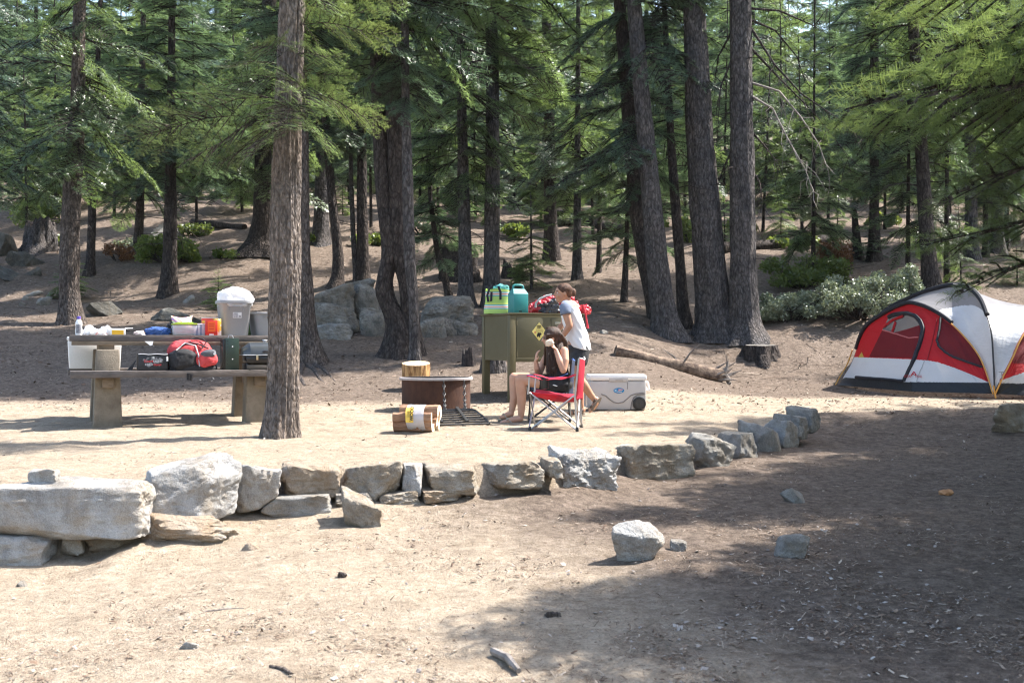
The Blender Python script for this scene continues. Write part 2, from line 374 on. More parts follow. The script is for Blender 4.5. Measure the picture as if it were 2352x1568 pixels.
def litter(name, label, n, umin, umax, vfun, smin, smax, asp, mat, seed, cat, dens=None, tl=.25):
    """small flat chips, needles and twigs lying on the ground, as one mesh"""
    rg = np.random.default_rng(seed)
    Y = vfun(rg, n); u = rg.uniform(umin, umax, n); x = (u - UC) / F * Y
    if dens is not None:
        k = rg.random(n) < dens(x, Y, rg); x, Y = x[k], Y[k]
    n = len(x); z = HT(x, Y) + 0.004
    s = smin * (smax / smin) ** (rg.random(n) ** 2.0); a = rg.uniform(0, 2 * np.pi, n); w = s * rg.uniform(asp[0], asp[1], n)
    tilt = rg.normal(0, tl, n)
    dx = np.stack([np.cos(a) * np.cos(tilt), np.sin(a) * np.cos(tilt), np.sin(tilt)], -1) * s[:, None] / 2
    dy = np.stack([-np.sin(a), np.cos(a), rg.normal(0, .3, n)], -1) * w[:, None] / 2
    c = np.stack([x, Y, z + np.abs(np.sin(tilt)) * s * .4 + w * .12], -1)
    up = np.zeros((n, 3)); up[:, 2] = np.minimum(w * 0.35, .006)
    j = rg.uniform(.5, 1, (n, 4, 1))
    V = np.stack([c - dx - dy * j[:, 0], c + dx * j[:, 1] - dy, c + dx + dy * j[:, 2], c - dx * j[:, 3] + dy, c + up], 1).reshape(-1, 3)
    b = np.arange(n)[:, None] * 5
    Fc = np.concatenate([b + np.array([[0, 1, 4]]), b + np.array([[1, 2, 4]]), b + np.array([[2, 3, 4]]), b + np.array([[3, 0, 4]])])
    r = rg.random(n); me = mesh_np(name, V, Fc, [mat], False, attr=np.tile(r, 4))
    o = link(name, me); return setp(o, label, cat, kind='stuff')
def chip_mat(name, stops, rough=0.8):
    m = bpy.data.materials.new(name); m.use_nodes = True; N = m.node_tree.nodes; L = m.node_tree.links
    at = N.new('ShaderNodeAttribute'); at.attribute_name = 'rnd'
    L.new(rampcol(N, L, at.outputs['Fac'], stops), N['Principled BSDF'].inputs['Base Color']); N['Principled BSDF'].inputs['Roughness'].default_value = rough
    N['Principled BSDF'].inputs['Specular IOR Level'].default_value = 0.2
    return m
chips_m = chip_mat('bark_chip', [(0.0, (0.055, 0.035, 0.025)), (0.35, (0.13, 0.085, 0.06)), (0.75, (0.24, 0.18, 0.135)), (1.0, (0.44, 0.37, 0.30))])
stone_m = chip_mat('small_stone', [(0.0, (0.17, 0.15, 0.14)), (0.6, (0.29, 0.25, 0.22)), (1.0, (0.42, 0.39, 0.36))])
dn = lambda x, Y, rg: np.where(Y < np.interp(x, WX, WY), 0.45 + 0.55 * smooth01((x + 2.2 + .3 * (Y - 8)) / 3), 0.22) * (0.16 + 0.84 * smooth01((fbm(np.stack([x, Y, 0 * x], -1) * 1.5, 4) + .15) / .3))
nearY = lambda rg, n: 1.0 / rg.uniform(1 / 16.0, 1 / 5.0, n)
litter('bark_chips', 'brown and grey bark chips scattered over the foreground dirt', 32000, -80, 2430, nearY, 0.007, 0.040, (0.15, 0.5), chips_m, 1, 'bark chips', dn)
litter('needle_litter', 'thin dry needles and twigs lying over the foreground dirt', 90000, -80, 2430, nearY, 0.012, 0.055, (0.05, 0.10), chips_m, 2, 'needle litter', dn)
litter('pebbles', 'pale pebbles scattered over the foreground dirt', 3000, -80, 2430, nearY, 0.008, 0.035, (0.6, 1.0), stone_m, 3, 'pebbles', dn)
farY = lambda rg, n: rg.uniform(15, 34, n)
litter('slope_litter', 'twigs and bark bits strewn over the wooded slope', 26000, -80, 2430, farY, 0.018, 0.08, (0.12, 0.5), chips_m, 4, 'forest litter')
litter('fallen_sticks', 'thin grey fallen sticks lying all over the wooded slope', 2600, -80, 2430, lambda rg, n: rg.uniform(21, 46, n), 0.15, 0.9, (0.018, 0.035), chips_m, 5, 'sticks', None, .05)

# ------------------------------------------------------------------ rocks
def _ico(n):
    bm = bmesh.new(); bmesh.ops.create_icosphere(bm, subdivisions=n, radius=1.0); bm.verts.index_update()
    V = np.array([v.co[:] for v in bm.verts]); Fc = np.array([[v.index for v in f.verts] for f in bm.faces]); bm.free(); return V, Fc
ICO = {4: _ico(4), 5: _ico(5), 6: _ico(6)}
def rock_shape(seed, blocky=0.7, cuts=9, sub=5, rough=0.05, soft=34.0):
    if blocky < .5: cuts = max(cuts, 13)
    rg = np.random.default_rng(seed); D, Fc = ICO[sub]
    nr = []; ds = []
    for ax in range(3):
        for sg in ((-1, 1) if blocky >= .5 else ((-1,) if ax == 2 else ())):
            v = np.zeros(3); v[ax] = sg; v += rg.normal(0, 0.20 * (1.3 - blocky), 3); nr.append(v / np.linalg.norm(v)); ds.append(rg.uniform(.82, 1.0))
    for k in range(cuts):
        v = rg.normal(0, 1, 3); v /= np.linalg.norm(v); nr.append(v); ds.append(rg.uniform(.95, 1.25) if blocky >= .5 else rg.uniform(.62, 1.0))
    dn_ = D @ np.array(nr).T; r = np.where(dn_ > 1e-3, np.array(ds) / np.maximum(dn_, 1e-3), 9)
    p = soft; rr = (np.sum(np.minimum(r, 9) ** -p, 1)) ** (-1 / p)
    V = D * rr[:, None]
    nz = fbm(V * 2.0 + seed * 3.1, 5, .55) * rough * 1.25 - np.abs(fbm(V * 4.2 + seed, 4)) * rough * .9 + rough * .3
    V = V * (1 + nz[:, None])
    lo, hi = V.min(0), V.max(0)
    return (V - (lo + hi) / 2) / (hi - lo) * 2, Fc
def rock(name, label, seed, u0, u1, v0, v1, mat, Y=None, depth=None, blocky=0.75, cuts=9, sub=5, rough=0.05, rz=0.0, group=None, sink=0.22, shear=0.0, cat='rock', soft=34.0):
    if Y is None:
        Y = gp((u0 + u1) / 2, v1)[1]
    w = (u1 - u0) / F * Y; h = (v1 - v0) / F * Y; d = depth or min(w, h * 1.6) * 0.9
    V, Fc = rock_shape(seed, blocky, cuts, sub, rough, soft)
    hh = h * (1 + sink)
    V = V * np.array([w / 2, d / 2, hh / 2]); V[:, 2] += V[:, 0] * shear
    c, s = math.cos(rz), math.sin(rz); V = np.stack([V[:, 0] * c - V[:, 1] * s, V[:, 0] * s + V[:, 1] * c, V[:, 2]], -1)
    top = P((u0 + u1) / 2, v0, Y); ce = Vector((top.x, Y + d * 0.42, top.z - hh / 2))
    base = Vector((ce.x, ce.y, ce.z - hh / 2)); V[:, 2] += hh / 2
    me = mesh_np(name, V, Fc, [mat], True, sharp=38)
    o = link(name, me, loc=base); return setp(o, label, cat, group)
G1 = 'stones of the retaining wall'
yw_ = lambda u: float(np.interp(u, [-80, 330, 535, 650, 770, 1100, 1250, 1415, 1590, 1670, 1770, 1865], [7.75, 8.0, 8.5, 8.8, 8.98, 9.15, 9.35, 10.1, 11.0, 11.7, 12.6, 13.2]))
def wall(label, seed, u0, u1, v0, v1, mat, dY=0.0, **k):
    k.setdefault('depth', 0.42); k.setdefault('rz', 0.22)
    rock('wall_stone', label, seed, u0, u1, v0, v1, mat, Y=yw_((u0 + u1) / 2) + dY, group=G1, **k)
wall('long white granite block at the left end of the retaining wall', 11, -90, 334, 1106, 1224, granite, sub=6, rz=0.10, rough=.035, blocky=.95)
wall('rugged pale stone set beneath the long white granite block', 12, -60, 108, 1226, 1300, granite, dY=.02, rz=0.1)
wall('small brown stone in the gap under the long white block', 13, 98, 178, 1222, 1275, granite_t, dY=.10)
wall('dark flat stone wedged in shade under the long white block', 14, 170, 290, 1210, 1262, rock_earthy, dY=.16)
wall('white granite block, tall, with a notched underside, right of the longest wall block', 15, 314, 540, 1056, 1186, granite, sub=6, rz=.3, shear=.16, rough=.045, blocky=.9)
wall('earthy sloping ledge stone below the notched white block', 16, 306, 545, 1176, 1250, rock_earthy, dY=-.16, rz=.3, blocky=.4, rough=.08, sub=6)
wall('squarish lumpy pale stone left of the brown wall stone', 17, 518, 635, 1066, 1160, granite, rz=.25, rough=.06)
wall('rough brown wall stone with a crumbling shaded face', 18, 633, 775, 1066, 1145, rock_earthy, rz=.2, rough=.08, blocky=.85)
wall('flat bluish slab lying at the foot of the brown wall stone', 19, 588, 758, 1138, 1186, granite_b, dY=-.10, blocky=.9, rough=.03)
wall('large rounded grey-tan block above the tilted loose rock', 20, 773, 920, 1059, 1138, granite_t, rz=.18, sub=6)
wall('narrow upright whitish stone squeezed between two tan blocks', 21, 917, 969, 1066, 1134, granite, rz=.1)
wall('long low tan stone with a hollowed face, third from the bright jagged block', 22, 965, 1100, 1070, 1130, granite_t, rz=.1, rough=.06)
wall('small grey foot stone behind the tilted loose rock', 23, 757, 863, 1130, 1168, granite_b, dY=-.06)
wall('small tan foot stone under the narrow upright stone', 24, 860, 960, 1128, 1164, granite_t, dY=-.05)
wall('half-buried tan foot stone under the long low stone', 25, 958, 1058, 1126, 1151, rock_earthy, dY=-.06)
wall('tan wedge-shaped stone tapering to both ends', 26, 1096, 1250, 1060, 1120, granite_t, rz=.22, blocky=.5, rough=.06)
wall('tiny rubble stone wedged beside the bright jagged block', 27, 1246, 1284, 1056, 1092, granite_t, sub=4, rz=.2)
wall('bright jagged white-and-grey block with a broken face', 28, 1264, 1420, 1026, 1124, granite, rz=.35, rough=.10, blocky=.6, sub=6)
wall('long golden-brown wall block in half shade', 29, 1414, 1598, 1018, 1099, granite_t, rz=.42, sub=6, rough=.05, blocky=.95)
wall('blue-grey angular block next to the long golden-brown one', 30, 1576, 1680, 996, 1072, granite_b, rz=.55, rough=.05)
wall('narrow dark grey stone between two angular grey blocks', 31, 1670, 1728, 994, 1064, granite_b, rz=.5, rough=.05)
wall('smooth grey slab leaning over to the right', 32, 1716, 1804, 978, 1057, granite_b, rz=.5, shear=-.35, rough=.03)
wall('speckled grey slab leaning behind the smooth grey slab', 33, 1766, 1835, 970, 1030, granite, rz=.6, shear=-.4, rough=.04)
wall('shaded grey stone second from the far end of the wall', 34, 1796, 1848, 952, 1004, granite_b, rz=.7, rough=.05)
wall('last stone at the far end of the wall, lit on top', 35, 1829, 1870, 934, 990, granite_b, rz=.8, rough=.06)
rock('loose_rock', 'small white rock sitting on top of the long white wall block', 41, 60, 132, 1077, 1112, granite, Y=8.0, blocky=.5, sub=4, depth=.16)
rock('loose_rock', 'tilted pointed tan rock lying against the foot of the wall', 151, 771, 878, 1134, 1213, granite_t, blocky=.6, cuts=7, rough=.05, shear=-.22, sub=6, depth=.26)
rock('loose_rock', 'large round-shouldered grey rock on the open foreground dirt', 343, 1404, 1535, 1199, 1291, granite, blocky=.35, sub=6, rough=.055, depth=.30, soft=14.0)
rock('loose_rock', 'little half-buried stone beside the large grey rock', 44, 1540, 1578, 1240, 1264, granite_b, blocky=.5, sub=4)
rock('loose_rock', 'angular dark grey rock with a pointed top in the foreground shade', 148, 1784, 1868, 1229, 1285, granite_b, blocky=.6, cuts=12, rough=.06, shear=.1)
rock('loose_rock', 'small flat-topped grey rock in the shade below the leaning slabs', 46, 1797, 1852, 1122, 1157, granite_b, blocky=.4, rough=.04)
rock('boulder', 'smooth tan boulder in front of the tent at the picture edge', 47, 2264, 2440, 926, 992, granite_t, blocky=.3, cuts=4, rough=.06, depth=.5, rz=.3)
for k, (a, b, c, d, lb) in enumerate([(405, 455, 1474, 1494, 'white lump of stone in the bright foreground sand'), (548, 618, 1246, 1268, 'worn pinkish stone almost buried in the bright sand'),
        (33, 60, 1335, 1350, 'dark oval pebble at the left edge of the bright sand')]):
    rock('small_stone', lb, 60 + k, a, b, c, d, [granite, rock_earthy, granite_b][k], blocky=.4, sub=4, sink=.6)
G2 = 'boulders behind the fire ring'
for k, (u0, u1, v0, v1, dz, mt, lb) in enumerate([
    (716, 815, 652, 712, .35, boulder_m, 'lens-shaped boulder at the left of the boulder pile'),
    (806, 870, 644, 714, .45, boulder_m, 'tall squarish boulder on top of the boulder pile'),
    (775, 862, 641, 668, .75, boulder_m, 'flat cap boulder at the back of the boulder pile'),
    (704, 826, 696, 752, .25, boulder_m, 'dark layered boulder under the lens-shaped one'),
    (716, 808, 740, 778, 0, granite_b, 'low pale slab at the foot of the boulder pile'),
    (822, 892, 704, 782, 0.1, boulder_m, 'leaning boulder just left of the twisted trunk'),
    (956, 1090, 676, 752, .30, boulder_m, 'big humped boulder with dark lichen near the metal locker'),
    (960, 1028, 726, 793, .05, boulder_m, 'wedge boulder just right of the twisted trunk'),
    (996, 1056, 728, 791, .1, boulder_m, 'lichen-mottled boulder under the humped one'),
    (1034, 1100, 734, 780, .15, boulder_m, 'black-and-white lichen boulder touching the metal locker'),
    (1038, 1090, 777, 806, 0, granite_b, 'small pale rock beside the metal locker')]):
    rock('boulder', lb, 80 + k, u0, u1, v0, v1, mt, Y=gp((u0 + u1) / 2, 779)[1] + dz * 2, blocky=.5, cuts=8, sub=6, rough=.07, soft=9.0, group=G2, sink=.35, depth=(u1 - u0) / F * 20 * .8, shear=random.Random(k).uniform(-.15, .15))
for k, (u0, u1, v0, v1, lb) in enumerate([(82, 115, 681, 701, 'largest of the small blue-grey rocks beside the leaning left trunk'), (104, 125, 672, 686, 'upper right rock of the small blue-grey cluster'),
    (58, 97, 666, 679, 'flat upper rock of the small blue-grey cluster'), (45, 65, 678, 691, 'left rock of the small blue-grey cluster'), (41, 56, 692, 702, 'tiny lowest rock of the blue-grey cluster'),
    (192, 274, 690, 728, 'half-buried grey boulder behind the table end'), (338, 456, 706, 740, 'flat half-buried boulder behind the bags on the table'), (418, 444, 676, 695, 'small grey stone on the shaded slope above the table'),
    (-40, 30, 525, 590, 'grey boulder stacked left of the weathered stump'), (10, 88, 575, 612, 'low grey boulder below the weathered stump'), (-30, 52, 606, 652, 'dark mossy boulder at the left picture edge'),
    (40, 92, 612, 634, 'small dark boulder lowest in the left heap'), (328, 418, 508, 552, 'pale boulder among young firs behind the dark trunk'), (1378, 1398, 757, 768, 'small dark block of rock on the slope above the cooler'),
    (1040, 1075, 440, 470, 'rounded boulder far up the slope between trunks')]):
    rock('boulder' if u1 - u0 > 45 else 'small_rock', lb, 120 + k, u0, u1, v0, v1, granite_b if k not in (5, 6, 8, 9, 10, 11) else boulder_d, blocky=.4, cuts=10, sub=4 if u1 - u0 < 40 else 5, rough=.05, sink=.3)
# ------------------------------------------------------------------ trees
def spray(seed, nsec=20, tstep=.034, K=5, bl=.038, bw=.0058, wid=.44, flat=1.0, hang=0.12):
    """one flat fir branch of unit length along +X: needle triangles (n,3,3) and twig lines"""
    rg = np.random.default_rng(seed); P0 = []; D = []; LN = []; lines = []
    ax = lambda t: np.array([t, .03 * math.sin(t * 5 + seed), -hang * t * t + .02 * math.sin(t * 9 + seed)])
    lines.append([ax(t) for t in np.linspace(0, 1, 7)])
    for i in range(nsec):
        for sg in (-1, 1):
            if rg.random() < .13: continue
            t = .10 + .88 * (i + rg.uniform(.1, .9)) / nsec; p = ax(t)
            l = wid * (1 - t) ** .75 * min(1, t / .25 + .25) * rg.uniform(.65, 1.15) + .035
            a = R(rg.uniform(34, 72)); d = np.array([math.cos(a), sg * math.sin(a), rg.uniform(-.28, .10) * flat])
            n = max(2, int(l / tstep)); e = p + d * l + np.array([0, 0, -.18 * l * l * 2])
            lines.append([p, (p + e) / 2 + np.array([0, 0, .01]), e])
            for j in range(n):
                tt = (j + .6) / n; q = p + d * l * tt + np.array([0, 0, -.36 * l * l * tt * tt])
                for s2 in (-1, 1):
                    b = math.atan2(d[1], d[0]) + s2 * R(rg.uniform(35, 60))
                    P0.append(q); D.append([math.cos(b), math.sin(b), rg.uniform(-.35, .22)]); LN.append(rg.uniform(.035, .075) * (1.15 - .5 * tt))
            P0.append(e - d * .04); D.append(d); LN.append(.06)
    for t in np.linspace(.3, .98, 14):
        P0.append(ax(t)); D.append([1, rg.uniform(-.3, .3), rg.uniform(-.2, .1)]); LN.append(.06)
    P0 = np.array(P0); D = np.array(D); D /= np.linalg.norm(D, axis=1)[:, None]; LN = np.array(LN)
    S = np.stack([-D[:, 1], D[:, 0], rg.normal(0, .12, len(D))], -1); N = np.cross(D, S)
    out = []
    for k in range(K):
        f = (k + .5) / K; sg = 1 if k % 2 else -1
        pos = P0 + D * (LN * f)[:, None]; n = len(P0)
        dr = D * .72 + S * (sg * .7) + N * rg.uniform(-.45, .45, (n, 1))
        if k == K - 1: dr = D + S * rg.uniform(-.15, .15, (n, 1))
        l = (bl * rg.uniform(.7, 1.2, n))[:, None]
        out.append(np.stack([pos - D * bw, pos + D * bw, pos + dr * l], 1))
    return np.concatenate(out), lines

def line_tris(lines, r):
    out = []
    for ln in lines:
        pts = np.array(ln); n = len(pts)
        for i in range(n - 1):
            a, b = pts[i], pts[i + 1]; ra = r * (1 - .75 * i / (n - 1)); rb = r * (1 - .75 * (i + 1) / (n - 1))
            for o in ((0, 1, 0), (0, 0, 1)):
                o = np.array(o); out += [[a - o * ra, a + o * ra, b + o * rb], [a - o * ra, b + o * rb, b - o * rb]]
    return np.array(out)

def place_branch(tri, L, az, pitch, roll, base):
    c, s = math.cos(pitch), math.sin(pitch); Rp = np.array([[c, 0, -s], [0, 1, 0], [s, 0, c]])
    c, s = math.cos(roll), math.sin(roll); Rr = np.array([[1, 0, 0], [0, c, -s], [0, s, c]])
    c, s = math.cos(az), math.sin(az); Ra = np.array([[c, -s, 0], [s, c, 0], [0, 0, 1]])
    return (tri * L) @ (Ra @ Rp @ Rr).T + np.array(base)

PROTO = [spray(200 + k, wid=.36 + .05 * (k % 4), hang=.04 + .05 * k) for k in range(6)]
PROTO_L = [(t, line_tris(l, .008)) for t, l in PROTO]
def crown_mesh(name, seed, H, rad, per_m, mats, shape='cone', protos=None, minlen=.25, brown=0.0):
    rg = np.random.default_rng(seed); T = []; W = []; rn = []; MI = []
    n = int(H * per_m); az = rg.uniform(0, 6.28)
    for i in range(n):
        z = H * (i + rg.uniform(0, .9)) / n; f = z / H; az += 2.4 + rg.uniform(-.5, .5)
        if shape == 'cone': l = rad * (1 - f) ** .72 * rg.uniform(.55, 1.1) * min(1.0, .62 + f * 3)
        else: l = rad * (1 - f ** 2.2) ** .6 * rg.uniform(.5, 1.1)
        l = max(l, minlen); t, ln = (protos or PROTO_L)[rg.integers(0, len(protos or PROTO_L))]
        pitch = R(-22 + 46 * f + rg.uniform(-15, 15)); roll = R(rg.uniform(-34, 34)); b = (0, 0, z)
        A = place_branch(t, l, az, pitch, roll, b); T.append(A)
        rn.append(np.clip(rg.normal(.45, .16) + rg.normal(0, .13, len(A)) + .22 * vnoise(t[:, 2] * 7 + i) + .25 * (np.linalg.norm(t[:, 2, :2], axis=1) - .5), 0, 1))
        bt = 1 if rg.random() < brown * (1 - f) * 2 else 0
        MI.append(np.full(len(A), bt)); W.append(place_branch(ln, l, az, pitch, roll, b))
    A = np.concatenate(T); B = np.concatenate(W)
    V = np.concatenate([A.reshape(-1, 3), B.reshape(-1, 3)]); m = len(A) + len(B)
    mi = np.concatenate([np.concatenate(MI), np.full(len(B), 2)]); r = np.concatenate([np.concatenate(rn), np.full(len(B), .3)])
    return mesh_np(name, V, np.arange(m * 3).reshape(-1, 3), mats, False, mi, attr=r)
MT = [fir_leaf, brown_leaf, bark_dark]; MTB = [fir_blue, brown_leaf, bark_dark]
CROWN = {
    'a': (crown_mesh('fir_crown', 1, 10, 2.4, 8.2, MT), 10), 'b': (crown_mesh('fir_crown', 2, 10, 2.2, 9.2, MTB), 10),
    'c': (crown_mesh('fir_crown', 3, 10, 2.6, 7.4, MT), 10), 'd': (crown_mesh('fir_crown', 4, 10, 2.3, 10.5, MTB), 10),
    's': (crown_mesh('fir_crown', 5, 4, 1.5, 11, MT), 4), 't': (crown_mesh('fir_crown', 6, 4, 1.3, 13, MTB), 4),
    'n': (crown_mesh('fir_crown', 8, 4, 1.5, 13, [sapling_leaf, brown_leaf, bark_dark]), 4),
    'u': (crown_mesh('fir_crown', 7, 12, 3.0, 6.5, MTB, 'dome'), 12)}

def trunk_geo(pts, n=22, ridge=.06, flare=.35, seed=0, step=None, twigs=None, lumps=0.03):
    """pts: list of (Vector, radius) base to top; returns (V, F) with bark ridges and a root flare"""
    c = np.array([p[:] for p, r in pts]); rr = np.array([r for p, r in pts])
    s = np.concatenate([[0], np.cumsum(np.linalg.norm(np.diff(c, axis=0), axis=1))])
    step = step or max(.05, s[-1] / 160); k = max(8, int(s[-1] / step)); q = np.concatenate([np.linspace(0, min(1.2, s[-1] * .2), 10)[:-1], np.linspace(min(1.2, s[-1] * .2), s[-1], k)])
    C = np.stack([np.interp(q, s, c[:, j]) for j in range(3)], -1)
    for _ in range(3): C[1:-1] = (C[:-2] + 2 * C[1:-1] + C[2:]) / 4
    Rr = np.interp(q, s, rr); a = np.arange(n) * 2 * np.pi / n
    m = len(q); A, Q = np.meshgrid(a, q)
    pn = np.stack([np.cos(A) * 3.2 + seed, np.sin(A) * 3.2, Q * 1.1], -1).reshape(-1, 3)
    rid = (fbm(pn * np.array([2.2, 2.2, 1.3]), 3) * ridge - np.abs(fbm(pn * np.array([4.2, 4.2, 3.2]) + 7, 3)) * ridge * (1.0 if n > 50 else .5) + fbm(pn * .35, 2) * lumps).reshape(m, n)
    lob = 1 + flare * np.exp(-Q / .28) * (.55 + .6 * np.abs(fbm(np.stack([np.cos(A) * 1.2 + seed, np.sin(A) * 1.2, Q * 0], -1).reshape(-1, 3), 2)).reshape(m, n) * 2)
    Rm = Rr[:, None] * lob * (1 + rid)
    V = np.stack([C[:, 0:1] + np.cos(A) * Rm, C[:, 1:2] + np.sin(A) * Rm, np.repeat(C[:, 2:3], n, 1)], -1).reshape(-1, 3)
    i = np.arange(m - 1)[:, None] * n; j = np.arange(n)[None]; jn = (j + 1) % n
    Fc = np.stack([i + j, i + jn, i + n + jn, i + n + j], -1).reshape(-1, 4)
    return V, Fc

def tree(label, pts, crown=None, mat=bark_grey, Y=None, top=None, group='firs on the wooded slope', name='fir_tree', n=24, ridge=.085, flare=.45, seed=0, trunk_step=None, extra_top=True, sink=.15, twigs=None, cat='tree'):
    """pts: (u, v, width_px) from the root upward; crown: (v of its base, radius, height, mesh key)"""
    b = gp(pts[0][0], pts[0][1]) if Y is None else Vector((P(pts[0][0], pts[0][1], Y)))
    Yd = b.y; L = []
    for u, v, w in pts: L.append((P(u, v, Yd), w / F * Yd / 2))
    if Y is not None: pass
    L[0] = (Vector((L[0][0].x, Yd, L[0][0].z)), L[0][1])
    root = L[0][0].copy(); root.z = hz(root.x, root.y)
    L.insert(0, (Vector((L[0][0].x, Yd, min(L[0][0].z, root.z) - sink)), L[0][1] * 1.05))
    if top:
        p1, r1 = L[-1]; p0, r0 = L[-3] if len(L) > 3 else L[0]; d = (p1 - p0); d = d / max(d.z, .1)
        hh = top - (p1.z - root.z)
        if hh > 1: L += [(p1 + d * hh * .5, r1 * .6), (p1 + d * hh, .015)]
    t = thing(name, label, cat, root, group)
    V, Fc = trunk_geo([(p - root, r) for p, r in L], n, ridge, flare, seed + pts[0][0], trunk_step)
    me = mesh_np('trunk', V, Fc, [mat]); link('trunk', me, t)
    if crown:
        vb, rad, ch, key = crown; me, h0 = CROWN[key]; zb = P(0, vb, Yd).z
        zs = [p.z for p, r in L]; o = link('crown', me, t)
        cx = np.interp(zb, zs, [p.x for p, r in L]); cyy = np.interp(zb, zs, [p.y for p, r in L])
        z2 = zb + ch * .8; dx = np.interp(z2, zs, [p.x for p, r in L]) - cx
        r0 = {'a': 2.4, 'b': 2.2, 'c': 2.6, 'd': 2.3, 's': 1.5, 'n': 1.5, 't': 1.3, 'u': 3.0}[key]
        o.location = Vector((cx, cyy, zb)) - root; o.scale = (rad / r0, rad / r0, ch / h0)
        o.rotation_euler = (0, math.atan2(dx, ch * .8), (pts[0][0] * 1.7 + seed) % 6.28)
    if twigs: dead_twigs(t, Yd, L, *twigs)
    return t, L, Yd
def dead_twigs(t, Yd, L, v0, v1, n, ln, seed=1, droop=.35, rad=.012):
    rg = random.Random(seed + int(t.location.x * 100)); zs = [p.z for p, r in L]
    for k in range(n):
        mb = MB()
        z = P(0, v0 + (v1 - v0) * (k + rg.random()) / n, Yd).z; x = np.interp(z, zs, [p.x for p, r in L]); r = np.interp(z, zs, [r for p, r in L])
        a = rg.uniform(0, 6.28); l = ln * rg.uniform(.4, 1.1); d = Vector((math.cos(a), math.sin(a), 0)); o = Vector((x, Yd, z)) + d * r * .8
        pts = [o + d * l * q + Vector((0, 0, (.12 * q - droop * q * q) * l)) + Vector((rg.uniform(-1, 1), rg.uniform(-1, 1), rg.uniform(-1, 1))) * .03 * l for q in (0, .25, .5, .75, 1)]
        mb.tube(pts, [rad, rad * .8, rad * .6, rad * .4, rad * .15], 4)
        for q in (1, 2, 3):
            e = pts[q] + (d * .25 + Vector((rg.uniform(-.3, .3), rg.uniform(-.3, .3), -.12))) * l * .7; mb.tube([pts[q], (pts[q] + e) / 2 + Vector((0, 0, .02)), e], [rad * .45, rad * .3, rad * .1], 3)
        mb.build('bare_twig', bark_dark, t, fix=False)

# --- trees one can name, left to right
tree('slim fir at the left edge, its dark boughs drooping into view', [(-60, 640, 40), (-58, 500, 34), (-56, 200, 28)], (430, 2.2, 12, 'd'), bark_dark, top=17)
tree('curved left trunk rising behind the table end with the squeeze bottle', [(166, 745, 60), (160, 690, 48), (158, 610, 45), (166, 430, 42), (178, 270, 35), (182, 40, 27)], (400, 2.3, 11, 'c'), bark_warm, top=17, ridge=.08, twigs=(520, 250, 16, 1.6))
tree('thin leaning trunk just right of the curved left trunk', [(203, 634, 26), (208, 600, 20), (213, 430, 17), (218, 330, 13)], (430, 1.7, 8, 'b'), bark_dark, top=12)
tree('short-looking reddish trunk behind the low bright bush', [(316, 583, 22), (322, 470, 19), (323, 300, 16)], (455, 2.2, 11, 'a'), bark_warm, top=15)
tree('dark straight fir with bare lower boughs above the blue pouch', [(387, 676, 42), (390, 600, 33), (392, 375, 25), (394, 150, 17)], (400, 2.6, 10, 'd'), bark_dark, top=14, twigs=(560, 380, 26, 2.0))
tree('thick-footed trunk half hidden behind the sunlit foreground fir', [(588, 581, 78), (595, 552, 52), (603, 500, 44), (606, 300, 38)], (400, 2.8, 13, 'a'), bark_dark, top=22)
tA2, _, YA2 = tree('root-flared trunk close behind the sunlit foreground fir', [(712, 833, 66), (706, 760, 42), (701, 650, 32), (698, 560, 27), (696, 300, 24)], (120, 2.2, 10, 'b'), bark_warm, top=18, flare=.5, ridge=.1)
for k, (pl) in enumerate([[(706, 836), (738, 846), (760, 862), (778, 882)], [(700, 838), (722, 850), (740, 872), (752, 886)], [(692, 838), (690, 862), (702, 886)]]):
    q = [gp(u, v) for u, v in pl]; MB().tube([p + Vector((.02 * math.sin(i * 2 + k), 0, .012 - .014 * i)) for i, p in enumerate(q)], [.055, .038, .03, .015][:len(q)], 8).build('root', bark_warm, tA2)
tree('sturdy grey trunk far behind, above the roots', [(737, 562, 42), (738, 500, 34), (740, 300, 28)], (290, 2.8, 13, 'c'), bark_grey, top=22)
tree('dark trunk curving up from the boulder pile', [(770, 657, 40), (777, 640, 28), (775, 560, 23), (762, 450, 20), (752, 330, 18)], (350, 2.0, 9, 'd'), bark_dark, top=14, twigs=(520, 380, 12, 1.2))
tree('spindly pale trunk, thinnest of three behind the boulder pile', [(821, 643, 16), (812, 560, 12), (806, 400, 10), (807, 270, 8)], (330, 1.4, 6, 't'), bark_grey, top=9)
tree('nearly black trunk beside the spindly pale one', [(834, 644, 30), (832, 500, 25), (830, 300, 21)], (260, 2.2, 11, 'b'), bark_dark, top=17)
tree('twisted trunk that bends like an S beside the fire ring', [(914, 815, 78), (918, 785, 68), (921, 752, 60), (910, 722, 52), (888, 694, 44), (878, 668, 43), (881, 640, 37), (896, 605, 37), (898, 575, 38), (886, 500, 36), (876, 390, 34), (868, 200, 31), (860, 0, 28)], None, bark_dark, top=22, ridge=.09, n=30, seed=2)
tree('broad dark trunk hidden behind the twisted one', [(944, 814, 56), (943, 740, 42), (934, 650, 35), (918, 590, 40), (906, 300, 38), (900, 80, 35)], (140, 2.4, 13, 'a'), bark_dark, top=22, ridge=.09)
tree('slender straight trunk standing in front of the twisted trunk', [(952, 838, 30), (953, 790, 22), (951, 700, 22), (941, 600, 27), (936, 400, 24), (931, 200, 19), (930, 0, 16)], (240, 1.6, 9, 'b'), bark_grey, top=16)
tree('small leaning fir with low drooping boughs left of the tote bag', [(1034, 687, 18), (1022, 640, 16), (1005, 580, 14), (990, 470, 11), (984, 380, 8)], (600, 1.5, 5, 't'), bark_dark, top=7)
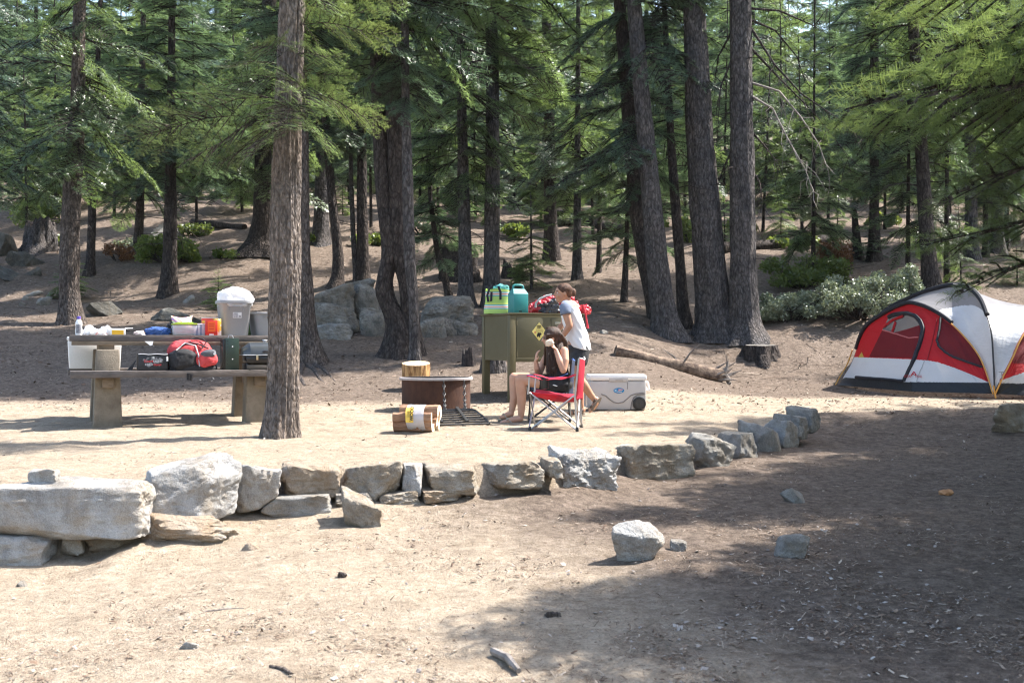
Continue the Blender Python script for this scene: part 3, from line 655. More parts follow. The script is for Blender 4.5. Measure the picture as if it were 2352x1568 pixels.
tree('medium grey trunk directly behind the tote bag side of the locker', [(1068, 702, 44), (1070, 665, 33), (1067, 500, 29), (1062, 300, 24), (1058, 90, 18)], (420, 2.3, 10, 'a'), bark_grey, top=15, twigs=(600, 420, 14, 1.2))
tK, LK, YK = tree('tall straight trunk rising out of the striped tote bag', [(1127, 705, 44), (1129, 650, 37), (1132, 400, 34), (1131, 100, 28), (1128, 0, 26)], (130, 2.5, 12, 'a'), bark_grey, top=18, ridge=.07, seed=4, twigs=(420, 240, 14, 1.6))
tree('feathery fir sapling behind the lantern case', [(1221, 664, 7), (1220, 560, 5), (1219, 440, 3)], (645, 1.05, 2.15, 'n'), bark_grey, top=2.4, cat='sapling')
tree('dark trunk behind the feathery sapling', [(1268, 600, 36), (1264, 500, 30), (1262, 330, 26)], (420, 2.0, 10, 'b'), bark_dark, top=17)
tree('slim grey trunk straight above the woman', [(1325, 641, 22), (1326, 450, 16), (1327, 235, 12)], (430, 2.0, 9, 'a'), bark_grey, top=13, twigs=(560, 430, 10, 1.0))
tree('thin pole-like young trunk right of the woman', [(1375, 626, 13), (1378, 460, 9), (1379, 380, 7)], (470, 1.4, 4.5, 's'), bark_dark, top=7)
tree('short dark young trunk above the broken log', [(1433, 693, 15), (1440, 540, 11), (1443, 430, 8)], (590, 1.6, 4.5, 't'), bark_dark, top=6.5)
tree('smooth grey trunk leaning left over the broken log', [(1532, 769, 66), (1524, 720, 55), (1510, 613, 50), (1490, 390, 42), (1472, 200, 38), (1456, 0, 33)], (-330, 3.0, 13, 'u'), bark_grey, top=25, ridge=.085, n=40, seed=5, twigs=(560, 20, 12, .45))
tree('dark trunk tucked close behind the leaning grey trunk', [(1512, 738, 40), (1490, 650, 34), (1462, 500, 32), (1440, 200, 30), (1423, 0, 28)], (420, 2.4, 14, 'd'), bark_dark, top=20)
tree('lean dark trunk between the leaning grey trunk and the widest trunk', [(1573, 749, 36), (1569, 700, 26), (1563, 613, 24), (1550, 450, 22), (1540, 300, 17), (1526, 20, 12)], (120, 2.2, 10, 'b'), bark_dark, top=17, twigs=(500, 150, 20, 1.5))
tree('widest grey trunk, the left one of the big pair', [(1648, 770, 100), (1640, 735, 84), (1630, 613, 74), (1612, 390, 64), (1600, 150, 56), (1594, 0, 50)], (-360, 3.4, 14, 'u'), bark_grey, top=30, ridge=.085, n=52, seed=6, twigs=(600, 20, 16, .45))
tT, LT, YT = tree('right trunk of the big pair with long bare drooping boughs', [(1714, 776, 92), (1710, 740, 70), (1706, 613, 60), (1705, 400, 55), (1702, 200, 50), (1700, 0, 48)], (-250, 3.2, 14, 'u'), bark_grey, top=29, ridge=.085, n=48, seed=7, twigs=(600, 20, 14, .6))
for k, pl in enumerate([[(1722, 45), (1780, 70), (1830, 130), (1850, 190)], [(1722, 60), (1780, 150), (1840, 215), (1920, 270), (1980, 320)], [(1724, 110), (1790, 180), (1870, 260), (1950, 360)],
        [(1724, 190), (1790, 210), (1840, 270), (1880, 330), (1902, 390)], [(1724, 220), (1775, 250), (1810, 320), (1850, 390), (1868, 440)], [(1724, 300), (1760, 340), (1790, 380)], [(1688, 60), (1650, 130), (1640, 200)],
        [(1688, 120), (1655, 200), (1648, 300)], [(1722, 20), (1790, 25), (1870, 60), (1900, 20)], [(1724, 385), (1745, 420), (1752, 470)], [(1688, 330), (1660, 390), (1652, 420)]]):
    rg = random.Random(k); dy = rg.uniform(-1.2, 1.2); mb = MB()
    pts = [P(u, v, YT + dy * i / 3) for i, (u, v) in enumerate(pl)]
    fine = []
    for i in range(len(pts) - 1):
        fine += [pts[i].lerp(pts[i + 1], q) for q in (0, .34, .67)]
    fine.append(pts[-1]); rr = np.linspace(.026, .004, len(fine)); mb.tube(fine, list(rr), 6)
    for i in range(2, len(fine)):
        for _ in range(2):
            e = fine[i] + Vector((rg.uniform(-.25, .35), rg.uniform(-.4, .4), rg.uniform(-.75, -.05))) * rg.uniform(.5, 1.2)
            md = fine[i].lerp(e, .5) + Vector((rg.uniform(-.08, .08), 0, rg.uniform(0, .1))); mb.tube([fine[i], md, e], [.008, .006, .002], 4)
    mb.build('bare_bough', dead_wood if k in (3, 4) else bark_dark, tT)
tree('pale broken stub standing between the big pair of trunks', [(1684, 767, 26), (1681, 720, 22), (1682, 690, 20), (1683, 672, 15)], None, dead_wood, name='broken_snag', extra_top=False, group='broken snags', cat='snag')
tree('spindly trunk above the dark shrubs right of the big pair', [(1868, 641, 11), (1869, 440, 8)], (560, 1.7, 5, 's'), bark_dark, top=7)
tree('jagged black stub beside the round trunk beyond the shrubs', [(1969, 594, 26), (1965, 520, 16), (1962, 480, 12), (1959, 476, 5)], None, bark_dark, name='broken_snag', group='broken snags', cat='snag')
tree('stout dark trunk beyond the big pale shrub', [(2008, 599, 32), (2008, 540, 25), (2008, 465, 22), (2008, 300, 20)], (430, 2.3, 12, 'b'), bark_dark, top=18)
tree('dark fir trunk rising behind the tent with bare lower boughs', [(2143, 670, 46), (2134, 613, 36), (2122, 430, 30), (2110, 250, 26)], (290, 2.6, 12, 'c'), bark_dark, top=18, twigs=(480, 260, 26, 2.2))
tree('grey trunk right of the dark fir behind the tent', [(2232, 594, 32), (2230, 450, 26), (2228, 250, 22)], (230, 1.6, 12, 'a'), bark_grey, top=18, twigs=(480, 240, 12, 1.2))
tree('wide pale-footed trunk far behind the tent peak', [(2290, 580, 34), (2290, 500, 24), (2290, 300, 20)], (440, 2.2, 12, 'd'), bark_grey, top=18)
tree('narrow black trunk at the picture edge beyond the tent', [(2312, 577, 14), (2312, 500, 11), (2312, 400, 9)], (470, 1.5, 8, 'b'), bark_dark, top=12)
tree('thin trunk touching the grey trunk beyond the tent', [(2263, 592, 15), (2264, 500, 12), (2264, 400, 10)], (470, 1.5, 8, 'a'), bark_dark, top=12)
tree('thin dark trunk close behind the tent, left of the grey trunk', [(2175, 662, 14), (2175, 480, 11), (2175, 400, 9)], (430, 1.0, 7, 't'), bark_dark, top=11)
tree('thin far trunk between the round trunk and the dark fir', [(2085, 642, 12), (2086, 500, 9)], (560, 1.6, 6, 's'), bark_dark, top=8)

# --- the sunlit foreground fir
FGP = [(645, 1004, 84), (648, 955, 77), (652, 850, 72), (655, 600, 73), (655, 500, 71), (662, 250, 64), (672, 0, 58)]
tF, LF, YF = tree('sunlit rough-barked fir between the picnic table and the fire ring', FGP, None, bark_fore, top=19, ridge=.10, flare=.24, n=110, seed=8, trunk_step=.03, group='trees in the campsite')
FPROTO = []
for k in range(3):
    t, l = spray(400 + k, nsec=17, tstep=.024, K=16, bl=.013, bw=.0012, wid=.42, hang=.10 + .05 * k); FPROTO.append((t, line_tris(l, .0055)))
def bough(parent, base, tip, seed, protos, mats, roll=0.0, wscale=1.0, bright=.5, name='bough'):
    rg = np.random.default_rng(seed); d = Vector(tip) - Vector(base); l = d.length; az = math.atan2(d.y, d.x); pt = math.asin(d.z / l) + .10
    t, ln = protos[seed % len(protos)]; s = np.array([1, wscale, wscale])
    A = place_branch(t * s, l, az, pt, roll, base); B = place_branch(ln * s, l, az, pt, roll, base)
    A = A - np.array(ORG[parent.name]); B = B - np.array(ORG[parent.name])
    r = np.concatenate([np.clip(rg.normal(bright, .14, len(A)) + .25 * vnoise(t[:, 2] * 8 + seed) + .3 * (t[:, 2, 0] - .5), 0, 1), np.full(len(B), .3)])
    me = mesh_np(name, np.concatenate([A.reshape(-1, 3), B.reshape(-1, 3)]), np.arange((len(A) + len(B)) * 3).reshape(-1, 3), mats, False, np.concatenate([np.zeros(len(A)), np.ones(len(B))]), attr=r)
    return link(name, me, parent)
def trunk_at(L, v, Y):
    z = P(0, v, Y).z; zs = [p.z for p, r in L]; return Vector((np.interp(z, zs, [p.x for p, r in L]), Y, z))
for k, (vb, ut, vt, dy, ro) in enumerate([(250, 285, 330, -.3, .5), (215, 330, 300, .5, .3), (190, 470, 185, -.5, .5), (150, 505, 150, .3, -.2), (260, 400, 370, -.9, .6), (275, 560, 330, -1.1, .4), (120, 560, 110, -.7, .5),
        (130, 800, 120, -.6, -.4), (160, 810, 175, .4, -.5), (210, 890, 275, -.4, -.5), (225, 870, 245, .5, -.3), (250, 790, 330, -.8, -.6), (60, 915, 75, -.3, -.5), (20, 880, 25, .5, -.4), (-60, 780, 10, -.8, -.3), (-40, 930, 0, .2, -.5),
        (-80, 540, -20, -.5, .4), (190, 735, 215, -1.0, -.4), (300, 480, 385, -.5, .5), (235, 640, 280, -1.2, 0)]):
    bough(tF, trunk_at(LF, vb, YF), P(ut, vt, YF + dy), 30 + k, FPROTO, [fir_leaf if k % 3 else fir_near, bark_warm], ro, 1.15)
o = link('crown', CROWN['c'][0], tF); zc = P(0, -420, YF).z; o.location = Vector((trunk_at(LF, -420, YF).x, YF, zc)) - ORG[tF.name]; o.scale = (1.0, 1.0, 1.2)

for k, (vb, ut, vt, dy, ro) in enumerate([(60, 1300, 70, -.6, -.4), (100, 1325, 125, .2, -.4), (150, 1290, 190, -.8, -.5), (190, 1315, 235, .3, -.3), (230, 1270, 290, -.5, -.5), (20, 1260, 20, -.9, -.3), (120, 1230, 150, -1.4, -.3), (250, 1010, 320, -.5, .4), (200, 985, 240, .3, .4)]):
    bough(tK, trunk_at(LK, vb, YK), P(ut, vt, YK + dy), 130 + k, FPROTO, [fir_leaf if k % 2 else fir_near, bark_warm], ro, 1.25, .55)
# --- off to the right: the trees that shade the near ground, the first one reaching into view
NPROTO = []
for k in range(3):
    t, l = spray(500 + k, nsec=24, tstep=.017, K=18, bl=.0165, bw=.0010, wid=.36, hang=.10 + .08 * k); NPROTO.append((t, line_tris(l, .0055)))
def side_tree(label, x, y, h, cb, rad, key, mat=bark_grey, r=.2, name='fir_tree'):
    t = thing(name, label, 'tree', (x, y, hz(x, y)), 'trees in the campsite')
    V, Fc = trunk_geo([(Vector((0, 0, -.15)), r * 1.1), (Vector((0, 0, h * .5)), r * .7), (Vector((0.05, 0, h)), .02)], 20, .07, .35, x); link('trunk', mesh_np('trunk', V, Fc, [mat]), t)
    me, h0 = CROWN[key]; o = link('crown', me, t); r0 = {'a': 2.4, 'b': 2.2, 'c': 2.6, 'd': 2.3, 'u': 3.0}[key]
    o.location = (0, 0, cb); o.scale = (rad / r0, rad / r0, (h - cb + .3) / h0); o.rotation_euler = (0, 0, x * 2.1); return t
tN = side_tree('near fir at the right whose yellow-green boughs hang into view', 5.0, 7.6, 6.4, 3.4, 2.0, 'c', bark_warm, .12)
for k, (u, v, Y, zb, ro) in enumerate([(1905, 185, 6.6, 2.9, .35), (1990, 120, 7.2, 3.2, .2), (2060, 255, 6.2, 2.7, .4), (2110, 60, 6.4, 3.4, .3), (2140, 330, 7.0, 2.4, .3), (2090, 160, 7.6, 3.0, .2),
        (2115, 510, 7.4, 2.0, .25), (2180, 560, 7.4, 1.85, .25), (2010, 15, 7.0, 3.6, .2)]):
    bough(tN, (5.0 - .1, 7.6, zb), P(u, v, Y), 70 + k, NPROTO, [fir_near, bark_dark], ro, 1.0, .5)
side_tree('fir outside the frame shading the near right ground', 7.2, 5.1, 8.6, 2.2, 2.6, 'a')
side_tree('fir outside the frame shading the middle of the right ground', 8.9, 9.9, 9.2, 2.8, 2.5, 'd')
side_tree('round-crowned fir outside the frame low at the bottom right', 7.3, 7.2, 9.4, 2.4, 2.5, 'u')
side_tree('low bushy fir outside the frame beside the near bough fir', 6.7, 9.5, 7.2, 1.6, 2.0, 'd')
side_tree('slim fir outside the frame close to the right picture edge', 6.1, 10.9, 7.4, 3.0, 1.8, 'b')
side_tree('fir outside the frame beyond the near right pair', 10.8, 6.6, 13, 3.0, 3.0, 'b')
side_tree('fir outside the frame shading the end of the stone wall', 9.6, 13.2, 9.6, 3.2, 2.3, 'd')
side_tree('bushy fir outside the frame low at the right', 6.0, 3.6, 7.4, 2.0, 2.2, 'b')
side_tree('fir outside the frame far to the right of the boulder', 12.6, 10.2, 14, 3, 3.2, 'a')
side_tree('fir outside the frame shading the dirt beside the tan boulder', 8.6, 15.0, 10, 2.8, 2.5, 'd')
side_tree('round-crowned fir outside the frame right of the wall end', 8.6, 12.2, 8.0, 2.6, 2.4, 'u')
side_tree('fir outside the frame well right of the tan boulder', 11.2, 14.2, 13, 3.0, 2.8, 'a')
side_tree('tall fir outside the frame right of the tent', 15.5, 18.5, 20, 5, 3.0, 'c')
side_tree('tall fir outside the frame behind the tent', 14.0, 31.0, 20, 4, 3.0, 'a')
side_tree('dense fir outside the frame right of the shrubs', 21, 27, 20, 4, 3.4, 'd')

# --- young firs filling the slope, then the far forest: copies that share meshes
def young(u, Y, h, rad, cb, key, label, group, tr=.042):
    x = (u - UC) / F * Y; z = hz(x, Y); t = thing('fir_tree', label, 'tree', (x, Y, z), group)
    t.rotation_euler = (R(random.Random(u).uniform(-3, 3)), R(random.Random(u + 1).uniform(-3, 3)), 0)
    o = link('trunk', YT_ME, t); o.scale = (tr / .1, tr / .1, h / 10)
    me, h0 = CROWN[key]; c = link('crown', me, t); r0 = {'a': 2.4, 'b': 2.2, 'c': 2.6, 'd': 2.3, 's': 1.5, 'n': 1.5, 't': 1.3, 'u': 3.0}[key]
    c.location = (0, 0, cb); c.scale = (rad / r0, rad / r0, (h - cb) / h0); c.rotation_euler = (0, 0, u * .37 % 6.28)
V, Fc = trunk_geo([(Vector((0, 0, -.3)), .12), (Vector((.05, 0, 5)), .07), (Vector((0, .05, 10)), .01)], 10, .06, .3, 3, .25); YT_ME = mesh_np('trunk', V, Fc, [bark_dark])
YF_ = [(62, 36, 7, 1.7, 1.0), (25, 46, 11, 2.2, 2.2), (128, 42, 10, 2, 2.2), (262, 40, 10, 1.9, 2.0), (332, 50, 12, 2.2, 2.5), (452, 37, 9, 1.8, 1.6), (505, 47, 12, 2.2, 2.4), (556, 41, 10, 2, 1.6), (682, 39, 9, 1.9, 2.0), (802, 45, 11, 2.1, 2.4),
    (852, 37, 8, 1.7, 1.8), (962, 43, 10, 2, 2.2), (1008, 36, 6, 1.5, 1.4), (1092, 41, 9, 1.9, 2.2), (1182, 47, 11, 2.1, 2.6), (1242, 40, 8, 1.7, 2.2), (1302, 45, 11, 2.1, 2.4), (1362, 37, 7, 1.6, 1.8), (1422, 41, 9, 1.9, 1.4), (1502, 45, 11, 2.1, 2.0),
    (1572, 39, 9, 1.8, 1.6), (1662, 47, 11, 2.1, 2.4), (1752, 36, 6.5, 1.7, 1.0), (1796, 45, 11, 2.1, 2.2), (1842, 35, 7, 1.7, 1.2), (1902, 41, 9, 1.9, 1.8), (1962, 47, 11, 2.1, 2.0), (2032, 37, 8, 1.7, 1.6), (2072, 45, 11, 2.1, 2.0),
    (2182, 37, 8, 1.8, 1.8), (2262, 43, 10, 2, 2.0), (2332, 37, 9, 1.9, 1.8), (2402, 35, 9, 1.9, 1.5), (-40, 38, 9, 2, 1.2), (600, 52, 14, 2.4, 2.5), (900, 54, 14, 2.4, 3), (1400, 54, 13, 2.3, 3), (1720, 54, 13, 2.4, 2.6), (2130, 54, 14, 2.4, 2.6), (400, 56, 14, 2.4, 2.6), (200, 56, 14, 2.4, 2.6)] + [(60 + 97 * k, 46 + 9 * ((k * .618) % 1), 5 + 5 * ((k * .37) % 1), 1.9, .8) for k in range(25)] + [(20 + 131 * k, 58 + 14 * ((k * .618) % 1), 9 + 5 * ((k * .37) % 1), 2.5, 1.2) for k in range(19)]
for k, (u, Y, h, rad, cb) in enumerate(YF_):
    young(u, Y, h, rad * (1.15 if Y > 39 else 1), cb * (.35 if Y > 39 else .8), 'abdcst'[k % 4] if h > 7.5 else 'st'[k % 2], 'young green fir standing among others on the wooded slope', 'young firs on the wooded slope')
rgf = random.Random(77)
for k in range(110):
    Y = 60 + 75 * (k / 110) ** 1.1 + rgf.uniform(-3, 3); u = -140 + 2620 * ((k * .618034) % 1) + rgf.uniform(-30, 30)
    young(u, Y, rgf.uniform(15, 25), rgf.uniform(2.8, 3.9), rgf.uniform(2, 4.5), 'abcd'[k % 4], 'distant dark fir in the forest filling the top of the slope', 'distant firs of the forest', .12)

for k in range(22):
    u = 40 + 2300 * ((k * .618034 + .2) % 1); Y = 26 + 22 * ((k * .37) % 1)
    if 900 < u < 1420 and Y < 29: Y += 8
    young(u, Y, .9 + 1.5 * ((k * .73) % 1), .55 + .25 * ((k * .29) % 1), .05, 'nst'[k % 3], 'low fir sapling sprouting on the wooded slope', 'low fir saplings on the slope', .018)
# ------------------------------------------------------------------ shrubs
def shrub_mesh(name, seed, w, d, h, nleaf, leaf, mats, lumps=9, upright=.5):
    rg = np.random.default_rng(seed); cs = np.stack([rg.uniform(-.5, .5, lumps) * w * .8, rg.uniform(-.5, .5, lumps) * d * .8, rg.uniform(.15, .80, lumps) ** 1.3 * h], -1)
    cs[:, 2] *= 1 - .55 * (2 * np.abs(cs[:, 0]) / w) ** 2
    k = rg.integers(0, lumps, nleaf); ls = math.sqrt(9 / lumps) if lumps > 9 else 1; rr = np.stack([np.full(nleaf, .19 * w * ls), np.full(nleaf, .22 * d * ls), np.full(nleaf, .34 * h * ls)], -1) * (.7 + .6 * rg.random(lumps))[k][:, None]
    v = rg.normal(0, 1, (nleaf, 3)); v /= np.linalg.norm(v, axis=1)[:, None]; p = cs[k] + v * rr * (rg.random((nleaf, 1)) ** .4)
    p[:, 2] = np.abs(p[:, 2])
    a = rg.normal(0, 1, (nleaf, 3)); a[:, 2] += upright; a /= np.linalg.norm(a, axis=1)[:, None]
    b = np.cross(a, rg.normal(0, 1, (nleaf, 3))); b /= np.linalg.norm(b, axis=1)[:, None]; s = leaf * rg.uniform(.7, 1.3, (nleaf, 1))
    V = np.stack([p, p + a * s * .5 + b * s * .33, p + a * s, p + a * s * .5 - b * s * .33], 1).reshape(-1, 3)
    fol = mesh_np(name, V, np.arange(nleaf * 4).reshape(-1, 4), [mats[0]], False, attr=np.clip(rg.normal(.5, .2, nleaf), 0, 1))
    mb = MB()
    for c in cs:
        for _ in range(3):
            e = Vector(c + rg.normal(0, 1, 3) * np.array([.12 * w, .12 * d, .12 * h])); mb.tube([Vector((c[0] * .25, c[1] * .25, -.05)), Vector((c[0] * .6, c[1] * .6, e.z * .5)), e], [.018, .012, .004], 5)
    return fol, mb
def shrub(label, u0, u1, v0, v1, seed, nleaf, leaf, mat, stem=bark_dark, dfac=.8, name='shrub', lumps=9, group='shrubs on the wooded slope'):
    b = gp((u0 + u1) / 2, v1); Y = b.y; w = (u1 - u0) / F * Y; h = (v1 - v0) / F * Y; base = Vector((b.x, Y + w * dfac * .2, 0)); base.z = hz(base.x, base.y)
    t = thing(name, label, 'shrub', base, group); fol, mb = shrub_mesh('foliage', seed, w, w * dfac, h * 1.08, nleaf, leaf, [mat], lumps)
    link('foliage', fol, t); s = mb.build('stem', stem, None); s.parent = t; s.location = (0, 0, 0)
shrub('big pale-leaved shrub glittering in the sun behind the tent', 1850, 2135, 618, 748, 1, 17000, .055, manz_leaf, lumps=44)
shrub('lower spreading pale shrub left of the big glittering one', 1725, 1930, 658, 742, 2, 11000, .05, manz_leaf, lumps=30)
shrub('pale shrub top peeping between the big shrub and the tent', 2040, 2140, 620, 700, 3, 5000, .055, manz_leaf)
shrub('dark shaded shrub behind the glittering pale shrubs', 1740, 1960, 585, 665, 4, 7000, .07, green_leaf, lumps=22)
shrub('small orange-tinged bush beyond the dark shaded shrub', 1885, 1975, 545, 612, 5, 2600, .07, brown_leaf)
shrub('bright yellow-green bush around the foot of the dark straight fir', 302, 456, 545, 612, 6, 5200, .08, green_leaf, lumps=22)
shrub('tiny lit sprig on the sunny strip behind the tote bin', 478, 545, 568, 598, 7, 900, .07, green_leaf, lumps=5)
shrub('small green bush at the foot of the sturdy grey trunk', 692, 738, 528, 562, 8, 1300, .08, green_leaf, lumps=5)
shrub('leafy bush growing over the weathered stump at the left', 18, 128, 452, 520, 9, 3800, .08, green_leaf)
shrub('sunlit yellowish bush high on the left slope', -20, 135, 318, 420, 10, 4200, .14, green_leaf)
shrub('second yellowish bush on the left slope, lower and wider', 40, 260, 395, 470, 11, 4800, .12, green_leaf)
shrub('light green bush between the thick-footed trunk and the sturdy trunk', 610, 700, 470, 530, 12, 2000, .1, green_leaf)
shrub('low bush of dry twigs beside the thick-footed trunk', 236, 300, 560, 600, 13, 1500, .06, brown_leaf)
shrub('bright bush far up the slope between the twin trunks', 1130, 1215, 420, 466, 14, 2600, .12, green_leaf)
shrub('bright low bush at the foot of the leaning trunks', 1560, 1610, 500, 560, 15, 1700, .09, green_leaf)
shrub('pale twiggy bush beyond the tent at the picture edge', 2270, 2360, 480, 560, 16, 2200, .10, manz_leaf)

for k in range(12):
    u = 60 + 2250 * ((k * .618034 + .55) % 1); v = 520 + 60 * ((k * .43) % 1); w = 70 + 60 * ((k * .31) % 1)
    shrub('low green scrub patch among the trunks of the wooded slope', u - w / 2, u + w / 2, v - 26, v, 40 + k, 1500, .09, green_leaf if k % 3 else manz_leaf, lumps=8, group='low scrub patches on the slope')
# ------------------------------------------------------------------ stumps and fallen logs
cut_m = M('cut_wood', (0.52, 0.36, 0.20), (0.68, 0.52, 0.34), 22, 0.75, 0.3, 80)
cut_grey = M('weathered_cut_wood', (0.09, 0.08, 0.07), (0.16, 0.145, 0.13), 16, 0.85, 0.4, 60)
stump_side = M('split_orange_bark', (0.24, 0.12, 0.045), (0.56, 0.33, 0.14), 16, 0.8, 0.6, 40, stretch=(1, 1, .18), contrast=(.42, .58))
def stump(name, label, u0, u1, v0, v1, mat, topmat, seed, flare=.5, jag=0.0, tilt=0.0, Y=None, group='tree stumps', ridge=.10):
    b = gp((u0 + u1) / 2, v1) if Y is None else P((u0 + u1) / 2, v1, Y); Yd = b.y; r = (u1 - u0) / F * Yd / 2 / (1 + flare * .75); h = (v1 - v0) / F * Yd
    base = Vector((b.x, Yd + r, b.z)); t = thing(name, label, 'stump', base, group)
    n = 48; V, Fc = trunk_geo([(Vector((0, 0, -.12)), r * 1.05), (Vector((0, 0, h * .5)), r), (Vector((0, 0, h)), r * .95)], n, ridge, flare, seed, h / 14)
    m = len(V) // n; rg = np.random.default_rng(seed)
    if jag:
        V = V.reshape(m, n, 3); a = np.arange(n); j = fbm(np.stack([np.cos(a * 6.283 / n) * 2.5 + seed, np.sin(a * 6.283 / n) * 2.5, a * 0], -1), 3) * jag
        V[:, :, 2] *= (1 + np.maximum(j, -.7))[None]; V = V.reshape(-1, 3)
    if tilt: V[:, 2] += np.where(V[:, 2] > h * .4, V[:, 1] * tilt, 0)
    link('bark', mesh_np('bark', V, Fc, [mat]), t)
    ring = V[-n:]; c = ring.mean(0); c[2] -= .25 * h if jag else 0; k = 6
    W = [c]; FF = []
    for q in range(1, k + 1):
        for p in ring: W.append(c + (p - c) * q / k + np.array([0, 0, .004 * math.sin(q * 9 + p[0] * 40)]))
    for i in range(n): FF.append([0, 1 + i, 1 + (i + 1) % n])
    for q in range(k - 1):
        for i in range(n): FF.append([1 + q * n + i, 1 + (q + 1) * n + i, 1 + (q + 1) * n + (i + 1) % n, 1 + q * n + (i + 1) % n])
    W = np.array(W); W[:, 2] -= .002
    link('cut_top', mesh_np('cut_top', W, FF, [topmat], True, sharp=50), t); return t
stump('tree_stump', 'flat-cut grey stump on the bank right of the big pair of trunks', 1704, 1800, 793, 831, bark_dark, cut_grey, 3, flare=.6, tilt=.05, ridge=.2)
stump('tree_stump', 'tall weathered silver stump under the leafy bush at the left', 34, 130, 508, 580, bark_grey, bark_dark, 5, flare=.8, jag=.22, ridge=.18)
stump('tree_stump', 'black charred stump beside the metal locker', 1060, 1092, 810, 842, M('char', (.012, .010, .010), (.06, .045, .04), 12, .9, .7), cut_grey, 6, flare=.3, jag=.6)
stump('tree_stump', 'wide torn-up dark stump behind the leaning small fir', 992, 1112, 588, 648, bark_dark, bark_dark, 7, flare=.5, jag=.8, ridge=.3)
stump('tree_stump', 'old root stump seen between the legs of the metal locker', 1098, 1164, 826, 858, bark_grey, cut_grey, 8, flare=.6, jag=.4)
stump('tree_stump', 'small rotten black stump on the slope behind the tote bag', 1150, 1206, 614, 638, bark_dark, bark_dark, 9, flare=.5, jag=.9)
rb = gp(957, 893); rb.z -= .02
def firewood_round():
    t = thing('firewood_round', 'fresh-cut orange wood round standing behind the fire ring', 'wood round', rb); n = 48; rad = .205; h = .40; mb = MB(); rg = random.Random(4)
    rr = [rad * (1 + .05 * rg.uniform(-1, 1)) for _ in range(n)]; tl = Matrix.Rotation(R(9), 3, 'X')
    prof = [(0, 1.0), (.1, 1), (.5, .99), (.9, 1.0), (1.0, .985)]
    V = [rb + tl @ Vector((rr[k] * s * math.cos(k * 6.2832 / n), rr[k] * s * math.sin(k * 6.2832 / n), h * z)) for z, s in prof for k in range(n)]
    mb.add(V, [[i * n + k, i * n + (k + 1) % n, (i + 1) * n + (k + 1) % n, (i + 1) * n + k] for i in range(4) for k in range(n)]); mb.build('bark', stump_side, t, sharp=30)
    mb = MB(); c = rb + tl @ Vector((0, 0, h * 1.001)); W = [c] + V[-n:]
    mb.add(W, [[0, 1 + i, 1 + (i + 1) % n] for i in range(n)]); mb.build('cut_top', cut_m, t)
firewood_round()

def log(name, label, A, B, ra, rb_, mat, group='fallen logs', seed=0, ends=None, branches=0, lift=0.8):
    a, b = gp(*A), gp(*B); a.z += ra * lift; b.z += rb_ * lift; a.y += ra; b.y += rb_
    rg = random.Random(seed); t = thing(name, label, 'log', a.lerp(b, .5) - Vector((0, 0, ra)), group); o = ORG[t.name]
    pts = [(a.lerp(b, q) + Vector((0, rg.uniform(-.03, .03), rg.uniform(-.015, .02))) - o, ra + (rb_ - ra) * q) for q in (0, .2, .4, .6, .8, 1)]
    # build along the axis with the trunk maker laid over: rings in the plane across the log
    d = (b - a).normalized(); n = 20; s = np.linspace(0, 1, 40); A_ = np.arange(n) * 2 * np.pi / n
    C = np.array([[np.interp(q, [0, .2, .4, .6, .8, 1], [p[j] for p, r in pts]) for j in range(3)] for q in s]); rr = np.interp(s, [0, 1], [ra, rb_])
    up = np.array((0, 0, 1.0)); sd = np.cross(up, np.array(d)); sd /= np.linalg.norm(sd); up = np.cross(np.array(d), sd)
    AA, SS = np.meshgrid(A_, s * (b - a).length); nz = fbm(np.stack([np.cos(AA) * 5 + seed, np.sin(AA) * 5, SS * 1.4], -1).reshape(-1, 3), 3).reshape(40, n) * .10
    rm = rr[:, None] * (1 + nz)
    V = C[:, None] + sd * (np.cos(A_)[None, :, None] * rm[..., None]) + up * (np.sin(A_)[None, :, None] * rm[..., None]); V = V.reshape(-1, 3)
    Fc = [[i * n + k, i * n + (k + 1) % n, (i + 1) * n + (k + 1) % n, (i + 1) * n + k] for i in range(39) for k in range(n)] + [list(range(n))[::-1], [39 * n + k for k in range(n)]]
    link('trunk', mesh_np('trunk', V, Fc, [mat], True, sharp=50), t)
    for k in range(branches):
        q = rg.uniform(.1, .9); p = a.lerp(b, q); e = p + Vector((rg.uniform(-.4, .4), rg.uniform(-.5, .2), rg.uniform(.05, .5)))
        MB().tube([p, p.lerp(e, .5) + Vector((0, 0, .04)), e], [.022, .015, .005], 5).build('branch_stub', dead_wood, t)
    return t, a, b
log_m = M('rotten_log', (0.085, 0.055, 0.04), (0.23, 0.165, 0.115), 12, .85, .8, 40, stretch=(1, 1, 1), contrast=(.4, .62))
tL, la, lb = log('fallen_log', 'broken rotting log lying on the bank above the cooler', (1414, 818), (1662, 880), .10, .125, log_m, seed=3, branches=3)
mb = MB(); rgl = random.Random(5)
for k in range(14):
    o0 = lb + Vector((rgl.uniform(-.25, .02), rgl.uniform(-.09, .09), rgl.uniform(-.04, .10))); e = o0 + Vector((rgl.uniform(.10, .34), rgl.uniform(-.06, .06), rgl.uniform(-.06, .20)))
    mb.tube([o0, o0.lerp(e, .5), e], [.035, .022, .004], 5)
mb.tube([lb + Vector((.05, 0, .02)), lb + Vector((.10, -.02, -.05)), lb + Vector((.12, -.05, -.16))], [.05, .045, .03], 8)
mb.tube([lb + Vector((.02, 0, .05)), lb + Vector((.08, 0, .16)), lb + Vector((.10, 0, .30))], [.05, .03, .006], 6)
mb.build('splintered_end', dead_wood, tL)
log('fallen_log', 'long dark fallen trunk beyond the shrubs right of the big pair', (1660, 584), (1905, 560), .17, .13, bark_dark, seed=8, branches=5)
log('fallen_log', 'dark fallen trunk across the slope behind the thin young trunks', (1278, 500), (1445, 545), .22, .18, bark_dark, seed=9, branches=4)
